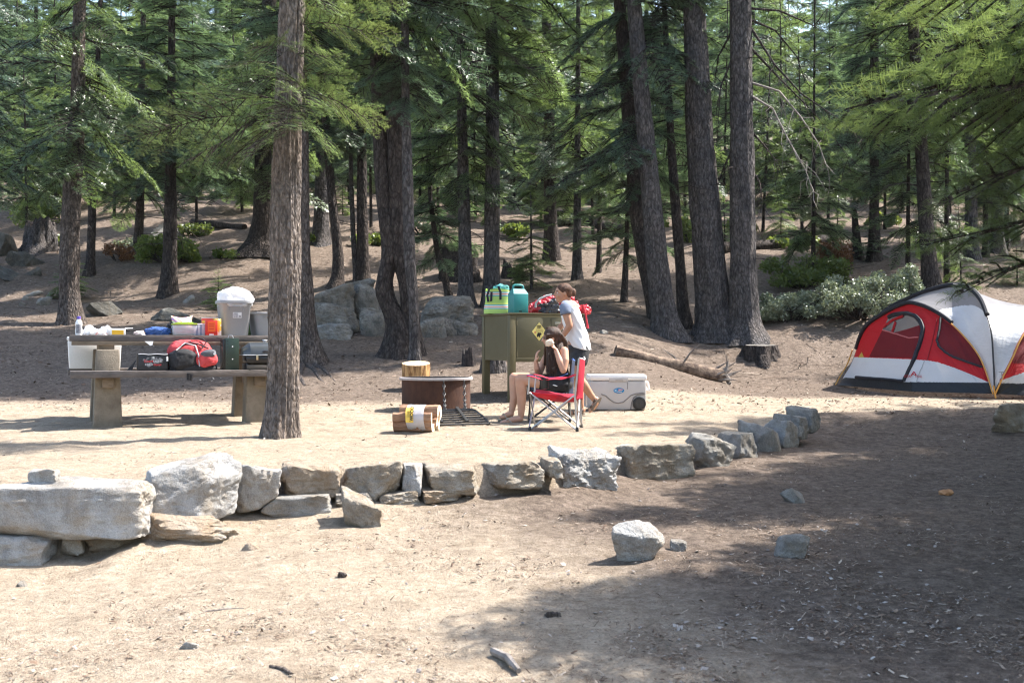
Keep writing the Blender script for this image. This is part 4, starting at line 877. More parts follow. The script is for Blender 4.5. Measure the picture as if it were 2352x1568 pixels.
log('fallen_log', 'grey fallen trunk high on the slope left of the tall straight trunk', (1040, 455), (1260, 478), .20, .16, bark_grey, seed=10, branches=4)
log('fallen_log', 'grey log lying up the slope left of the boulder pile', (880, 440), (1010, 452), .2, .2, bark_grey, seed=11)
log('fallen_log', 'dark log lying far behind the tote bins', (440, 520), (560, 528), .12, .10, bark_dark, seed=12)
def stick(label, A, B, r, mat, name='stick'):
    a, b = gp(*A), gp(*B); mb = MB(); md = a.lerp(b, .5) + Vector((.01, .01, r * .5)); mb.tube([a + Vector((0, 0, r)), md + Vector((0, 0, r)), b + Vector((0, 0, r))], [r, r * 1.1, r * .7], 7)
    o = mb.build(name, mat, loc=a); setp(o, label, 'stick')
stick('thick grey stick lying at the bottom edge of the frame', (1132, 1506), (1192, 1552), .018, dead_wood)
stick('curved thin twig on the sunlit foreground sand', (470, 1406), (560, 1400), .005, dead_wood, 'twig')
stick('short broken stick near the bottom left of the sand', (620, 1536), (672, 1552), .008, bark_warm)
rock('bark_piece', 'orange curl of bark lying in the deep shade at the right', 201, 2160, 2194, 1124, 1141, M('orange_bark', (.30, .14, .06), (.45, .25, .12), 20, .8, .5), blocky=.3, sub=4, rough=.12, cat='bark')
rock('bark_piece', 'dark bark chunk near the stick at the bottom edge', 202, 1250, 1290, 1404, 1422, bark_warm, blocky=.5, sub=4, rough=.1, cat='bark')
rock('bark_piece', 'dark bark chunk on sand below the tilted tan rock', 203, 774, 798, 1313, 1325, bark_warm, blocky=.5, sub=4, rough=.1, cat='bark')

# ------------------------------------------------------------------ picnic table
conc = M('concrete', (0.135, 0.11, 0.082), (0.275, 0.23, 0.175), 5, .9, .5, 70, detail=7, contrast=(.3, .7))
plank_m = M('grey_plank', (0.065, 0.055, 0.050), (0.155, 0.13, 0.118), 9, .75, .35, 40, stretch=(.12, 1, 1), contrast=(.3, .7))
plank_b = M('brown_plank', (0.10, 0.075, 0.05), (0.22, 0.165, 0.115), 9, .75, .3, 40, stretch=(.12, 1, 1))
TA = Vector((-4.84, 13.35, 0)); PH = R(21); EX = Vector((math.cos(PH), math.sin(PH), 0)); EY = Vector((-math.sin(PH), math.cos(PH), 0)); TR = rotz(PH)
TZ, BZ, TLEN = 1.020, 0.632, 2.33
def tp(x, y, z): return TA + EX * x + EY * y + Vector((0, 0, z))
tb = thing('picnic_table', 'concrete-legged wooden picnic table loaded with food and camp gear', 'picnic table', tp(TLEN / 2, .37, 0))
for k in range(3):
    MB().box(tp(TLEN / 2, .125 + .25 * k, TZ - .034), (TLEN - .004 * k, .243, .068), TR, .006).build('table_plank', plank_m, tb)
for y, nm in ((-.25, 'bench'), (1.0, 'bench')):
    MB().box(tp(TLEN / 2, y, BZ - .037), (TLEN + .01, .27, .074), TR, .006).build(nm, plank_m, tb)
for x in (.385, 2.02):
    MB().box(tp(x, .375, TZ - .068 - .045), (.16, .70, .09), TR, .004).build('cross_beam', plank_b, tb)
    for y in (-.06, .81):
        zg = hz(*tp(x, y, 0)[:2]) - .08; h = TZ - .158 - zg
        MB().box(tp(x, y, zg + h / 2), (.315, .26, h), TR, .012, taper=(.74, .85)).build('pillar', conc, tb)
    MB().box(tp(x, .375, BZ - .074 - .055), (.12, 1.3, .11), TR, .004).build('bench_bracket', plank_b, tb)
MB().box(tp(TLEN / 2, .03, TZ - .068 - .022), (TLEN - .03, .045, .044), TR, .003).build('apron', plank_b, tb)

# ------------------------------------------------------------------ things on the table (y = 0 front edge .. 0.75 back)
def txt(s, size, mat, parent, org, ex, ey, name='lettering', align='CENTER', ext=0.0006, bold=0.0):
    cu = bpy.data.curves.new('t', 'FONT'); cu.body = s; cu.size = size; cu.align_x = align; cu.align_y = 'CENTER'; cu.extrude = ext; cu.offset = bold; cu.resolution_u = 3
    o = bpy.data.objects.new('t', cu); COL.objects.link(o); dg = bpy.context.evaluated_depsgraph_get(); dg.update()
    me = bpy.data.meshes.new_from_object(o.evaluated_get(dg)); bpy.data.objects.remove(o); bpy.data.curves.remove(cu)
    ex = Vector(ex).normalized(); ey = Vector(ey).normalized(); ez = ex.cross(ey); m3 = frame(ex, ey, ez); og = Vector(org) - ORG[parent.name]
    me.transform(Matrix.Translation(og) @ m3.to_4x4()); me.materials.clear(); me.materials.append(mat); me.name = name
    return link(name, me, parent)
UPV = Vector((0, 0, 1))
plast = lambda n, c, r=.4, **k: M(n, c, None, rough=r, **k)
white_p = plast('white_plastic', (.78, .78, .78), .45); purple_p = plast('purple_cap', (.10, .06, .35), .35); black_p = plast('black_plastic', (.012, .012, .014), .4)
grey_tote = M('grey_tote_plastic', (.27, .275, .285), (.30, .305, .315), 4, .42, spec=.5)
clear_bag = M('thin_white_plastic', (.80, .80, .82), None, rough=.3, transl=.5, spec=.6)
label_w = M('paper_label', (.72, .72, .72), None, rough=.6); label_d = M('dark_label', (.13, .13, .15), (.28, .28, .30), 60, .6)
red_c = M('red_card', (.55, .03, .02), None, rough=.5); orange_c = M('orange_card', (.75, .13, .02), None, rough=.5); yel_c = M('yellow_card', (.80, .45, .03), None, rough=.5)
blue_f = M('blue_fabric', (.035, .085, .26), (.06, .14, .38), 14, .8, .4, 60)
ax = EX; fr = -EY     # along the table, towards the viewer
def tx(u, y, z=TZ):
    """distance along the table that shows at picture column u for something y back from the front edge"""
    k = (u - UC) / F; p = tp(0, y, 0); return (k * p.y - p.x) / (EX.x - k * EX.y)
# squeeze bottle
x = tx(181, .2); c = tp(x, .2, TZ); t = thing('squeeze_bottle', 'white squeeze bottle with purple cap at the table end', 'bottle', c)
MB().lathe(c, [(.034, 0), (.037, .01), (.037, .06), (.033, .09), (.037, .12), (.034, .145), (.022, .172), (.018, .178)], 24).build('bottle_body', white_p, t)
MB().lathe(c, [(.021, .178), (.022, .182), (.022, .205), (.019, .210)], 20).build('cap', purple_p, t)
MB().grid(lambda a, b: c + TR @ Vector((.0385 * math.sin(R(-50 + 100 * a)), -.0385 * math.cos(R(-50 + 100 * a)), .022 + .095 * b)), 10, 3).build('label', label_d, t, fix=False)
# crumpled plastic bags
def bag(name, label, u, y, w, h, d, seed, mat, cat, peaks=2, z=TZ, extra=None, base=None, amp=1.0):
    c = base if base is not None else tp(tx(u, y), y, z); D, Fc = ICO[5]; rg = np.random.default_rng(seed); V = D.copy()
    V = np.sign(V) * np.abs(V) ** .8; V[:, 2] = np.maximum(V[:, 2], -.55); n = (fbm(D * 2.3 + seed, 4, .6) * .22 + np.abs(fbm(D * 5 + seed, 3)) * .12) * amp; V *= (1 + n)[:, None]
    for k in range(peaks):
        a = rg.uniform(-.8, .8); V[:, 2] += np.exp(-((D[:, 0] - a) ** 2) * 18) * np.clip(D[:, 2], 0, 1) ** 3 * rg.uniform(.3, .8)
    lo, hi = V.min(0), V.max(0); V = (V - (lo + hi) / 2) / (hi - lo); V = V * np.array([w, d, h]); V[:, 2] += h / 2
    V = V @ np.array(TR).T
    o = link(name, mesh_np(name, V, Fc, [mat] if not isinstance(mat, list) else mat, True, sharp=32), loc=c); return setp(o, label, cat)
bag_red = M('bag_white_red', (.80, .80, .80), (.72, .12, .10), 9, .35, contrast=(.60, .64), transl=.3)
bag('plastic_bag', 'crumpled white bag with blue tint right beside the squeeze bottle', 208, .25, .19, .115, .16, 1, clear_bag, 'bag', 3)
bag('bread_bag', 'white bread bag printed red, next to the yellow packet', 243, .30, .18, .115, .14, 2, bag_red, 'bag', 3)
bag('bread_bag', 'low flat white bread bag with red marks in front of the squeeze bottle side', 222, .12, .22, .06, .12, 3, bag_red, 'bag', 1)
x = tx(270, .15); c = tp(x, .15, TZ); t = thing('cracker_packet', 'white packet with yellow-orange front lying on the table', 'packet', c)
MB().box(c + Vector((0, 0, .038)), (.165, .09, .074), TR, .008).build('packet_body', white_p, t)
MB().box(c + fr * .0465 + Vector((0, 0, .032)), (.125, .004, .050), TR).build('packet_front', yel_c, t)
MB().tube([c + EX * .08 + Vector((0, 0, .075)), c + EX * .165 + Vector((0, 0, .078))], [.006, .005], 6).build('knife_handle', label_w, t)
bag('paper_napkin', 'crumpled pinkish paper napkin left of the blue pouch', 320, .15, .13, .055, .10, 5, M('pinkish_paper', (.66, .50, .46), (.75, .70, .68), 12, .8), 'napkin', 1)
o = bag('pouch', 'soft blue zipped pouch lying on the table', 363, .2, .30, .10, .16, 6, blue_f, 'pouch', 0)
# hanging scrap of plastic under the table edge
mb = MB(); pts = [tp(tx(332, .0), -.004, TZ - .068), tp(tx(352, .0), -.004, TZ - .068), tp(tx(350, 0), -.02, TZ - .11), tp(tx(345, 0), -.02, TZ - .118)]
mb.prism(pts, EY * .002); setp(mb.build('plastic_scrap', clear_bag, loc=pts[0], smooth=False), 'scrap of clear plastic hanging under the table edge', 'plastic scrap')
# striped gift-like bag
stripes = bpy.data.materials.new('rainbow_stripes'); stripes.use_nodes = True; N = stripes.node_tree.nodes; L = stripes.node_tree.links
tc = N.new('ShaderNodeTexCoord'); wv = N.new('ShaderNodeTexWave'); wv.inputs['Scale'].default_value = 5.5; wv.inputs['Distortion'].default_value = 1.5; wv.wave_type = 'BANDS'; wv.bands_direction = 'DIAGONAL'; L.new(tc.outputs['Object'], wv.inputs[0])
L.new(rampcol(N, L, wv.outputs[0], [(0, (.75, .12, .04)), (.22, (.80, .75, .70)), (.42, (.30, .55, .15)), (.58, (.80, .78, .75)), (.75, (.80, .42, .05)), (.9, (.78, .20, .35)), (1, (.25, .25, .6))]), N['Principled BSDF'].inputs['Base Color'])
c = tp(tx(418, .42), .42, TZ); D = MB()
def pil(a, b):
    u_ = a * 2 - 1; w_ = b * 2 - 1; th = .07 * (1 - u_ ** 2) ** .5 * (1 - w_ ** 2) ** .5; pin = 1 + .16 * (u_ * u_ * w_ * w_) - .08 * (1 - w_ * w_ if abs(u_) < 2 else 0) * 0 - .10 * u_ * u_ * 0
    return u_ * .125 * (1 - .12 * (1 - w_ * w_)), th, (w_ * .105 * (1 - .24 * (1 - u_ * u_))) * 1.05 + .125
for sg in (1, -1):
    D.grid(lambda a, b: c + TR @ Vector((pil(a, b)[0], sg * pil(a, b)[1] + .15 * (pil(a, b)[2]), pil(a, b)[2])), 18, 14)
setp(D.build('pillow_bag', stripes, loc=c), 'rainbow-striped pillow-shaped snack bag with pointed corners', 'snack bag')
bag('dark_strap_bag', 'small dark bag with white piping squeezed beside the striped snack bag', 392, .45, .10, .17, .10, 9, M('navy_bag', (.012, .013, .02), (.05, .05, .06), 12, .6), 'bag', 1)
# clear food box with green lid
c = tp(tx(423, .14), .14, TZ); t = thing('food_container', 'clear plastic food tub with a lime-green lid in front of the striped bag', 'food container', c)
clearp = M('clear_plastic', (.78, .80, .84), None, rough=.15, alpha=.45, spec=.6)
MB().box(c + Vector((0, 0, .060)), (.25, .17, .12), TR, .02, taper=(1.12, 1.1)).build('tub', clearp, t)
mb = MB(); mb.box(c + Vector((0, 0, .128)), (.275, .19, .018), TR, .006); mb.box(c + Vector((0, 0, .142)), (.19, .14, .014), TR, .006); mb.build('lid', M('lime_lid', (.42, .55, .08), None, rough=.35, transl=.3), t)
rg = random.Random(8); mb = MB()
for k in range(16): mb.ell(c + TR @ Vector((rg.uniform(-.09, .09), rg.uniform(-.05, .05), rg.uniform(.025, .09))), (.024, .024, .022), None, 10, 8)
mb.build('food', M('snack_pieces', (.62, .60, .58), (.35, .30, .38), 25, .6), t)
c = tp(tx(459, .12), .12, TZ); t = thing('snack_box', 'low clear box of striped blue-and-red packets left of the red cartons', 'box', c)
MB().box(c + Vector((0, 0, .062)), (.155, .12, .124), TR, .006).build('box_body', M('packet_stripes', (.20, .24, .34), (.55, .56, .60), 30, .4, stretch=(1, 1, .05), contrast=(.45, .55)), t)
MB().box(c + Vector((0, 0, .128)), (.162, .127, .01), TR, .003).build('lid', white_p, t)
c = tp(tx(485, .05), .05, TZ); t = thing('food_carton', 'red food carton with an orange panel, front of the row', 'carton', c)
MB().box(c + Vector((0, 0, .085)), (.135, .06, .17), TR, .002).build('carton_body', red_c, t)
MB().box(c + fr * .0315 + Vector((0, 0, .098)), (.085, .003, .115), TR).build('carton_panel', orange_c, t)
MB().box(c + fr * .0315 + Vector((0, 0, .009)), (.05, .003, .014), TR).build('carton_tag', label_w, t)
for z in (.13, .105, .075): MB().box(c + fr * .0335 + Vector((0, 0, z)), (.055, .002, .007), TR).build('printed_line', red_c, t)
c = tp(tx(482, .24), .24, TZ); t = thing('food_carton', 'taller white-topped red and yellow carton standing behind the red one', 'carton', c)
MB().box(c + Vector((0, 0, .10)), (.185, .06, .20), TR, .002).build('carton_body', M('carton_red_yellow', (.70, .08, .05), (.80, .50, .05), 6, .5, contrast=(.48, .52)), t)
MB().box(c + Vector((0, 0, .203)), (.186, .062, .008), TR).build('carton_top', label_w, t)
c = tp(tx(500, .10), .10, TZ); t = thing('food_carton', 'thin yellow carton between the red carton and the tall grey tote', 'carton', c)
MB().box(c + Vector((0, 0, .095)), (.07, .08, .19), TR, .002).build('carton_body', M('carton_yellow', (.85, .50, .05), (.85, .82, .75), 10, .5, contrast=(.5, .54)), t)
# totes
def tote(label, u, y, w, h, d, withbag, sticker, rot=0.0):
    c = tp(tx(u, y), y, TZ); t = thing('storage_tote', label, 'storage tote', c, 'grey storage totes'); Q = rotz(PH + rot); mb = MB()
    def sh(s, z, ins=0):
        out = []; n = 32
        for k in range(n):
            a = 2 * math.pi * (k + .5) / n; cx, sy = math.cos(a), math.sin(a); q = (abs(cx) ** 6 + abs(sy) ** 6) ** (-1 / 6); out.append(c + Q @ Vector((cx * q * (w / 2 * s - ins), sy * q * (d / 2 * s - ins), z)))
        return out
    rings = [sh(.80, .0), sh(.82, .012), sh(.98, h * .90), sh(1.0, h * .91), sh(1.07, h * .915), sh(1.08, h * .95), sh(1.06, h), sh(1.0, h), sh(.95, h * .9, .002), sh(.78, .02, .002)]
    V = [p for r in rings for p in r]; n = 32
    mb.add(V, [[i * n + k, i * n + (k + 1) % n, (i + 1) * n + (k + 1) % n, (i + 1) * n + k] for i in range(len(rings) - 1) for k in range(n)] + [list(range(n))[::-1], [(len(rings) - 1) * n + k for k in range(n)]])
    mb.build('tub', grey_tote, t, fix=False)
    f_ = lambda a, z: c + Q @ Vector((a, -(d / 2 * (.82 + .16 * z / (h * .9))) - .004, z))
    hd = MB(); arc = [f_(-w * .22, h * .70), f_(-w * .20, h * .82), f_(w * .20, h * .82), f_(w * .22, h * .70)]
    hd.tube(arc, .006, 6); hd.build('handle', grey_tote, t)
    if sticker:
        s = MB(); s.add([f_(-.035, h * .50), f_(.065, h * .50), f_(.065, h * .66), f_(-.035, h * .66)], [[0, 1, 2, 3]]); s.build('sticker', label_w, t, fix=False)
        s = MB(); e = Q @ Vector((0, -.002, 0)); s.add([f_(-.030, h * .515) + e, f_(.022, h * .515) + e, f_(.022, h * .645) + e, f_(-.030, h * .645) + e], [[0, 1, 2, 3]]); s.build('sticker_picture', M('sticker_grey', (.28, .28, .30), (.5, .5, .52), 50, .6), t, fix=False)
        for k in range(5):
            s = MB(); x_ = .032 + .0055 * k; s.add([f_(x_, h * .52) + e, f_(x_ + .003, h * .52) + e, f_(x_ + .003, h * .57) + e, f_(x_, h * .57) + e], [[0, 1, 2, 3]]); s.build('sticker_bar', black_p, t, fix=False)
    return c, t
c1, t1 = tote('tall grey tote heaped with a white plastic bag', 537, .30, .375, .405, .36, True, True)
bag('trash_bag', 'white plastic bag bulging out of the tall grey tote', 0, 0, .42, .25, .38, 12, clear_bag, 'bag', 0, base=c1 + Vector((.015, 0, .325)), amp=.42)
c2, t2 = tote('second grey tote partly hidden by the sunlit trunk', 610, .36, .36, .275, .36, False, False, .15)
c = tp(tx(578, .5), .5, TZ); t = thing('drink_bottle', 'green bottle standing between the two grey totes', 'bottle', c)
MB().lathe(c, [(.045, 0), (.047, .01), (.047, .15), (.03, .19), (.02, .20)], 18).build('bottle_body', M('green_bottle', (.10, .22, .03), (.02, .05, .02), 3, .3), t)
MB().lathe(c, [(.021, .20), (.021, .225), (.018, .23)], 16).build('cap', M('silver_cap', (.5, .5, .5), None, rough=.25, metallic=1), t)

# ------------------------------------------------------------------ things on the benches
# foam cooler on the far bench
c = tp(tx(217, 1.0), 1.0, BZ); t = thing('foam_cooler', 'white foam cooler box standing on the far bench', 'foam cooler', c)
foam = M('white_foam', (.74, .72, .69), (.78, .765, .735), 60, .8, .15, 200)
MB().box(c + Vector((0, 0, .165)), (.56, .30, .33), TR, .012, taper=(1.06, 1.06)).build('cooler_body', foam, t)
MB().box(c + Vector((0, 0, .352)), (.61, .33, .045), TR, .012).build('lid', foam, t)
# soft can cooler with lettering
y = -.24; c = tp(tx(350, y), y, BZ); t = thing('soft_cooler', 'black soft can cooler printed 18 with red and silver lettering on the bench', 'soft cooler', c)
blk = M('black_nylon', (.014, .014, .017), (.03, .03, .035), 30, .45, .3, 120); silver = M('silver_print', (.50, .51, .54), None, rough=.35)
MB().box(c + Vector((0, 0, .088)), (.325, .19, .176), TR, .02, taper=(.97, .92)).build('bag_body', blk, t)
mb = MB(); mb.box(c + Vector((0, .0, .181)), (.32, .185, .016), TR, .007); mb.build('lid', blk, t)
mb = MB(); mb.tube([c + TR @ Vector((a, -.094, .178 + .004 * math.sin(a * 40))) for a in np.linspace(-.155, .155, 10)], .004, 5); mb.build('piping', silver, t)
fp = lambda a, z: c + TR @ Vector((a, -.0965 + .045 * (z - .0) * .1, z))
rs = random.Random(3)
splash = MB()
for k in range(18):
    a = rs.uniform(-.10, .09); z = rs.uniform(.045, .13); s = rs.uniform(.010, .026); splash.add([fp(a - s, z), fp(a, z - s * .4), fp(a + s, z + s * .3), fp(a - s * .2, z + s)], [[0, 1, 2, 3]])
splash.build('splash_print', M('grey_print', (.20, .205, .22), None, rough=.4), t, fix=False)
rp = M('red_print', (.50, .02, .03), None, rough=.4)
q = -EY * .003
txt('18', .032, label_w, t, fp(-.002, .140) + q, EX, UPV, bold=.001)
txt('Coors', .038, rp, t, fp(-.048, .102) + q, EX + UPV * .02, UPV, bold=.0012); txt('LIGHT', .036, silver, t, fp(.052, .100) + q, EX, UPV, bold=.0012)
txt('COLD', .03, silver, t, fp(-.045, .066) + q, EX, UPV, bold=.001); txt('Coors', .032, rp, t, fp(.045, .064) + q, EX, UPV, bold=.0012)
MB().tube([fp(.148, .15) + q, fp(.150, .10) + q], .012, 6).build('side_tag', label_w, t)
mb = MB(); mb.prism([c + TR @ Vector((-.155, -.02, .15)), c + TR @ Vector((-.17, -.02, .12)), c + TR @ Vector((-.27, -.02, .004)), c + TR @ Vector((-.215, -.02, .004))], EY * .035); mb.build('strap', blk, t, smooth=False)
# backpack lying on the bench
y = -.22; c = tp(tx(442, y), y, BZ); t = thing('backpack', 'red and black backpack lying on its side on the bench', 'backpack', c)
bkf = M('black_fabric', (.010, .010, .012), (.022, .022, .026), 40, .75, .35, 150); redf = M('coral_red_fabric', (.42, .035, .04), (.55, .065, .07), 12, .7, .35, 60)
def blob(cc, w, d, h, seed, amp=.08, pw=.75, rot=None, flat=-.75):
    D, Fc = ICO[5]; V = np.sign(D) * np.abs(D) ** pw; V[:, 2] = np.maximum(V[:, 2], flat); V *= (1 + fbm(D * 2.5 + seed, 4, .5) * amp)[:, None]
    lo, hi = V.min(0), V.max(0); V = (V - (lo + hi) / 2) / (hi - lo) * np.array([w, d, h]); Q = TR @ rot if rot is not None else TR; V = V @ np.array(Q).T + np.array(cc); return V, Fc
mb = MB(); V, Fc = blob(c + TR @ Vector((-.03, .02, .17)), .50, .30, .34, 3); mb.add(V, Fc.tolist()); mb.build('bag_body', redf, t)
mb = MB(); V, Fc = blob(c + TR @ Vector((-.10, -.055, .125)), .34, .24, .25, 4, .06, .8); mb.add(V, Fc.tolist()); mb.build('side_panel', bkf, t)
mb = MB(); V, Fc = blob(c + TR @ Vector((.13, -.075, .13)), .26, .22, .20, 5, .05, .85, Matrix.Rotation(R(-18), 3, 'Y')); mb.add(V, Fc.tolist()); mb.build('front_pocket', redf, t)
mb = MB(); V, Fc = blob(c + TR @ Vector((.155, -.140, .185)), .17, .09, .085, 6, .03, .8, Matrix.Rotation(R(-12), 3, 'Y')); mb.add(V, Fc.tolist()); mb.build('pocket_flap', M('grey_flap', (.075, .077, .09), None, rough=.7), t)
mb = MB(); V, Fc = blob(c + TR @ Vector((.0, -.03, .03)), .54, .26, .12, 8, .05, .8); mb.add(V, Fc.tolist()); mb.build('bag_bottom', bkf, t)
for pl in ([(-.19, .22), (-.09, .30), (.02, .27), (.05, .16), (.06, .04)], [(-.16, .25), (-.05, .31), (.06, .285), (.16, .24)], [(-.02, .34), (.03, .36), (.10, .35), (.14, .31), (.09, .24)]):
    MB().tube([c + TR @ Vector((a, -.155 + .10 * max(0, z - .2) / .15, z)) for a, z in pl], .008, 6).build('strap', bkf if pl[0][1] > .23 else M('zip_silver', (.40, .38, .40), None, rough=.4), t)
MB().tube([c + TR @ Vector((-.06, -.18, -.03)), c + TR @ Vector((-.06, -.175, -.10)), c + TR @ Vector((-.045, -.17, -.11)), c + TR @ Vector((-.03, -.175, -.04))], .022, 8).build('hanging_strap', bkf, t)
mb = MB(); mb.prism([c + TR @ Vector((a, -.192, z)) for a, z in ((.20, .18), (.215, .20), (.225, .215), (.235, .20), (.228, .185), (.24, .175), (.22, .165))], EY * .004); mb.build('logo', label_w, t, smooth=False)
# folded camp stove standing on its end
y = -.21; c = tp(tx(527, y), y, BZ); t = thing('camp_stove', 'dark green folded metal camp stove standing on end', 'camp stove', c)
dg = M('dark_green_enamel', (.018, .035, .025), (.024, .044, .032), 10, .35, spec=.5)
MB().box(c + TR @ Vector((0.015, .0, .178)), (.155, .20, .355), TR, .006).build('stove_case', dg, t)
MB().box(c + TR @ Vector((-.072, .0, .175)), (.035, .205, .345), TR, .006).build('stove_lid', M('black_enamel', (.012, .012, .012), None, rough=.25), t)
for k in range(9):
    MB().lathe(c + TR @ Vector((-.035, -.101, .03 + .037 * k)), [(.0001, 0), (.006, .0), (.006, .003), (.0001, .004)], 8, TR @ Matrix.Rotation(R(90), 3, 'X')).build('slot', black_p, t)
for z in (.12, .26): MB().lathe(c + TR @ Vector((.02, -.101, z)), [(.0001, 0), (.008, 0), (.007, .004), (.0001, .006)], 10, TR @ Matrix.Rotation(R(90), 3, 'X')).build('rivet', label_w, t)
MB().tube([c + TR @ Vector((-.02, -.02, .356)), c + TR @ Vector((-.01, -.02, .385)), c + TR @ Vector((.03, -.02, .385)), c + TR @ Vector((.04, -.02, .356))], .004, 6).build('handle', silver, t)
# tabletop barbecue with rounded lid
y = -.21; c = tp(tx(596, y), y, BZ); t = thing('portable_grill', 'black portable barbecue with a rounded lid on the bench', 'portable grill', c)
gm = M('gloss_black_grey', (.035, .04, .045), (.05, .055, .06), 5, .28, spec=.6)
mb = MB(); pr = [(math.cos(a), math.sin(a)) for a in np.linspace(0, math.pi, 15)]
for x0, x1, s0, s1 in ((-.20, -.12, .55, .95), (-.12, .18, .95, .98), (.18, .24, .98, .7)):
    mb.add([c + TR @ Vector((xx, -.15 * p * s, .165 + .15 * q_ * s)) for xx, s in ((x0, s0), (x1, s1)) for p, q_ in pr], [[k, k + 1, 16 + k, 15 + k] for k in range(14)])
mb.add([c + TR @ Vector((-.20, -.15 * p * .55, .165 + .15 * q_ * .55)) for p, q_ in pr], [list(range(15))])
mb.build('grill_lid', gm, t, sharp=50)
MB().box(c + TR @ Vector((.03, 0, .115)), (.40, .27, .095), TR, .03, taper=(1.06, 1.06)).build('firebox', M('grill_dark', (.016, .016, .018), None, rough=.35), t)
MB().box(c + TR @ Vector((.02, 0, .165)), (.45, .305, .010), TR, .003).build('rim', silver, t)
mb = MB(); mb.box(c + TR @ Vector((-.05, -.153, .14)), (.024, .012, .06), TR, .003); mb.build('latch', M('brass_latch', (.6, .5, .35), None, rough=.3, metallic=1), t)
mb = MB(); mb.tube([c + TR @ Vector((.02, -.15, .20)), c + TR @ Vector((.03, -.19, .205)), c + TR @ Vector((.20, -.19, .205)), c + TR @ Vector((.21, -.15, .20))], .012, 8); mb.build('handle', black_p, t)
for sx in (-.16, .22): MB().box(c + TR @ Vector((sx, 0, .035)), (.03, .26, .07), TR, .004).build('foot', black_p, t)
MB().lathe(c + TR @ Vector((.06, 0, .312)), [(.02, 0), (.018, .01), (.03, .016), (.026, .026), (.0001, .028)], 14).build('lid_vent', silver, t)
MB().box(c + TR @ Vector((-.02, -.12, .03)), (.28, .04, .05), TR, .006).build('drip_tray', M('tray_brown', (.10, .085, .07), None, rough=.6), t)
# ------------------------------------------------------------------ fire ring, grate, firewood
rust = M('rusty_steel', (0.034, 0.013, 0.008), (0.078, 0.034, 0.020), 6, .85, .25, 60, detail=6, stretch=(1, 1, .5)); rim_m = M('worn_rim', (0.30, 0.27, 0.27), (0.40, 0.37, 0.37), 8, .45, spec=.5)
iron = M('black_iron', (0.014, 0.014, 0.015), (0.035, 0.034, 0.033), 20, .5, .2, 80, spec=.4)
RC = Vector((-.955, 15.35, 0)); RC.z = hz(RC.x, RC.y) - .02; RT = 0.50
t = thing('fire_ring', 'rusty steel fire ring with a hinged grate hanging from two chains', 'fire ring', RC)
MB().lathe(Vector((RC.x, RC.y, 0)), [(.430, RC.z), (.432, RT - .02), (.424, RT - .02), (.422, RC.z)], 72, cap=False).build('ring_wall', rust, t)
MB().lathe(Vector((RC.x, RC.y, 0)), [(.425, RT - .03), (.462, RT - .03), (.464, RT - .022), (.464, RT - .004), (.458, RT), (.425, RT)], 72, cap=False).build('rim', rim_m, t)
ash = MB().lathe(Vector((RC.x, RC.y, 0)), [(.0001, RC.z + .12), (.42, RC.z + .09)], 40, cap=False); ash.build('ash_bed', M('ash', (.12, .115, .11), (.28, .27, .26), 12, .95, .6), t)
GA, GB, GC, GD = P(950, 945, 14.55), P(1088, 939, 14.50), P(1124, 982, 13.45), P(944, 994, 13.30)
for q in (GC, GD): q.z = hz(q.x, q.y) + .02
def gq(a, b): return GA.lerp(GB, a).lerp(GD.lerp(GC, a), b)
gr = MB(); gr.tube([gq(.0, 0), gq(.92, 0), gq(.97, .03), gq(1, .14), gq(1.02, .6), gq(1, 1)], .014, 6); gr.build('grate_frame', iron, t)
for k in range(7):
    b = .10 + .15 * k; MB().tube([gq(0, b), gq(.5, b), gq(1.01 if b < .99 else 1.0, b)], .012, 6).build('grate_bar', iron, t)
for a in (.12, .39, .72): 
    e = gq(a, 0); f_ = gq(a, 1); d = (f_ - e).normalized(); MB().prism([e + Vector((-.016, 0, .016)), e + Vector((.016, 0, .016)), f_ + Vector((.016, 0, .016)), f_ + Vector((-.016, 0, .016))], Vector((0, 0, .022))).build('grate_strap', iron, t, smooth=False)
for u0, u1, v1 in ((1019, 1022, 941), (1066, 1068, 938)):
    A = P(u0, 872, RC.y - .425); B = P(u1, v1, 14.55); n = 10; mb = MB()
    for k in range(n):
        p = A.lerp(B, (k + .5) / n) + Vector((0, 0, -.05 * math.sin(math.pi * (k + .5) / n))); d = (B - A).normalized(); l = (B - A).length / n * .62; s = Vector((1, 0, 0)) if k % 2 else d.cross(Vector((1, 0, 0))).normalized()
        pts = []
        for j in range(13):
            a = 2 * math.pi * j / 12; pts.append(p + d * l * .95 * math.sin(a) + s * l * .42 * math.cos(a))
        mb.tube(pts, .0075, 5, cap=False)
    mb.build('chain', iron, t)
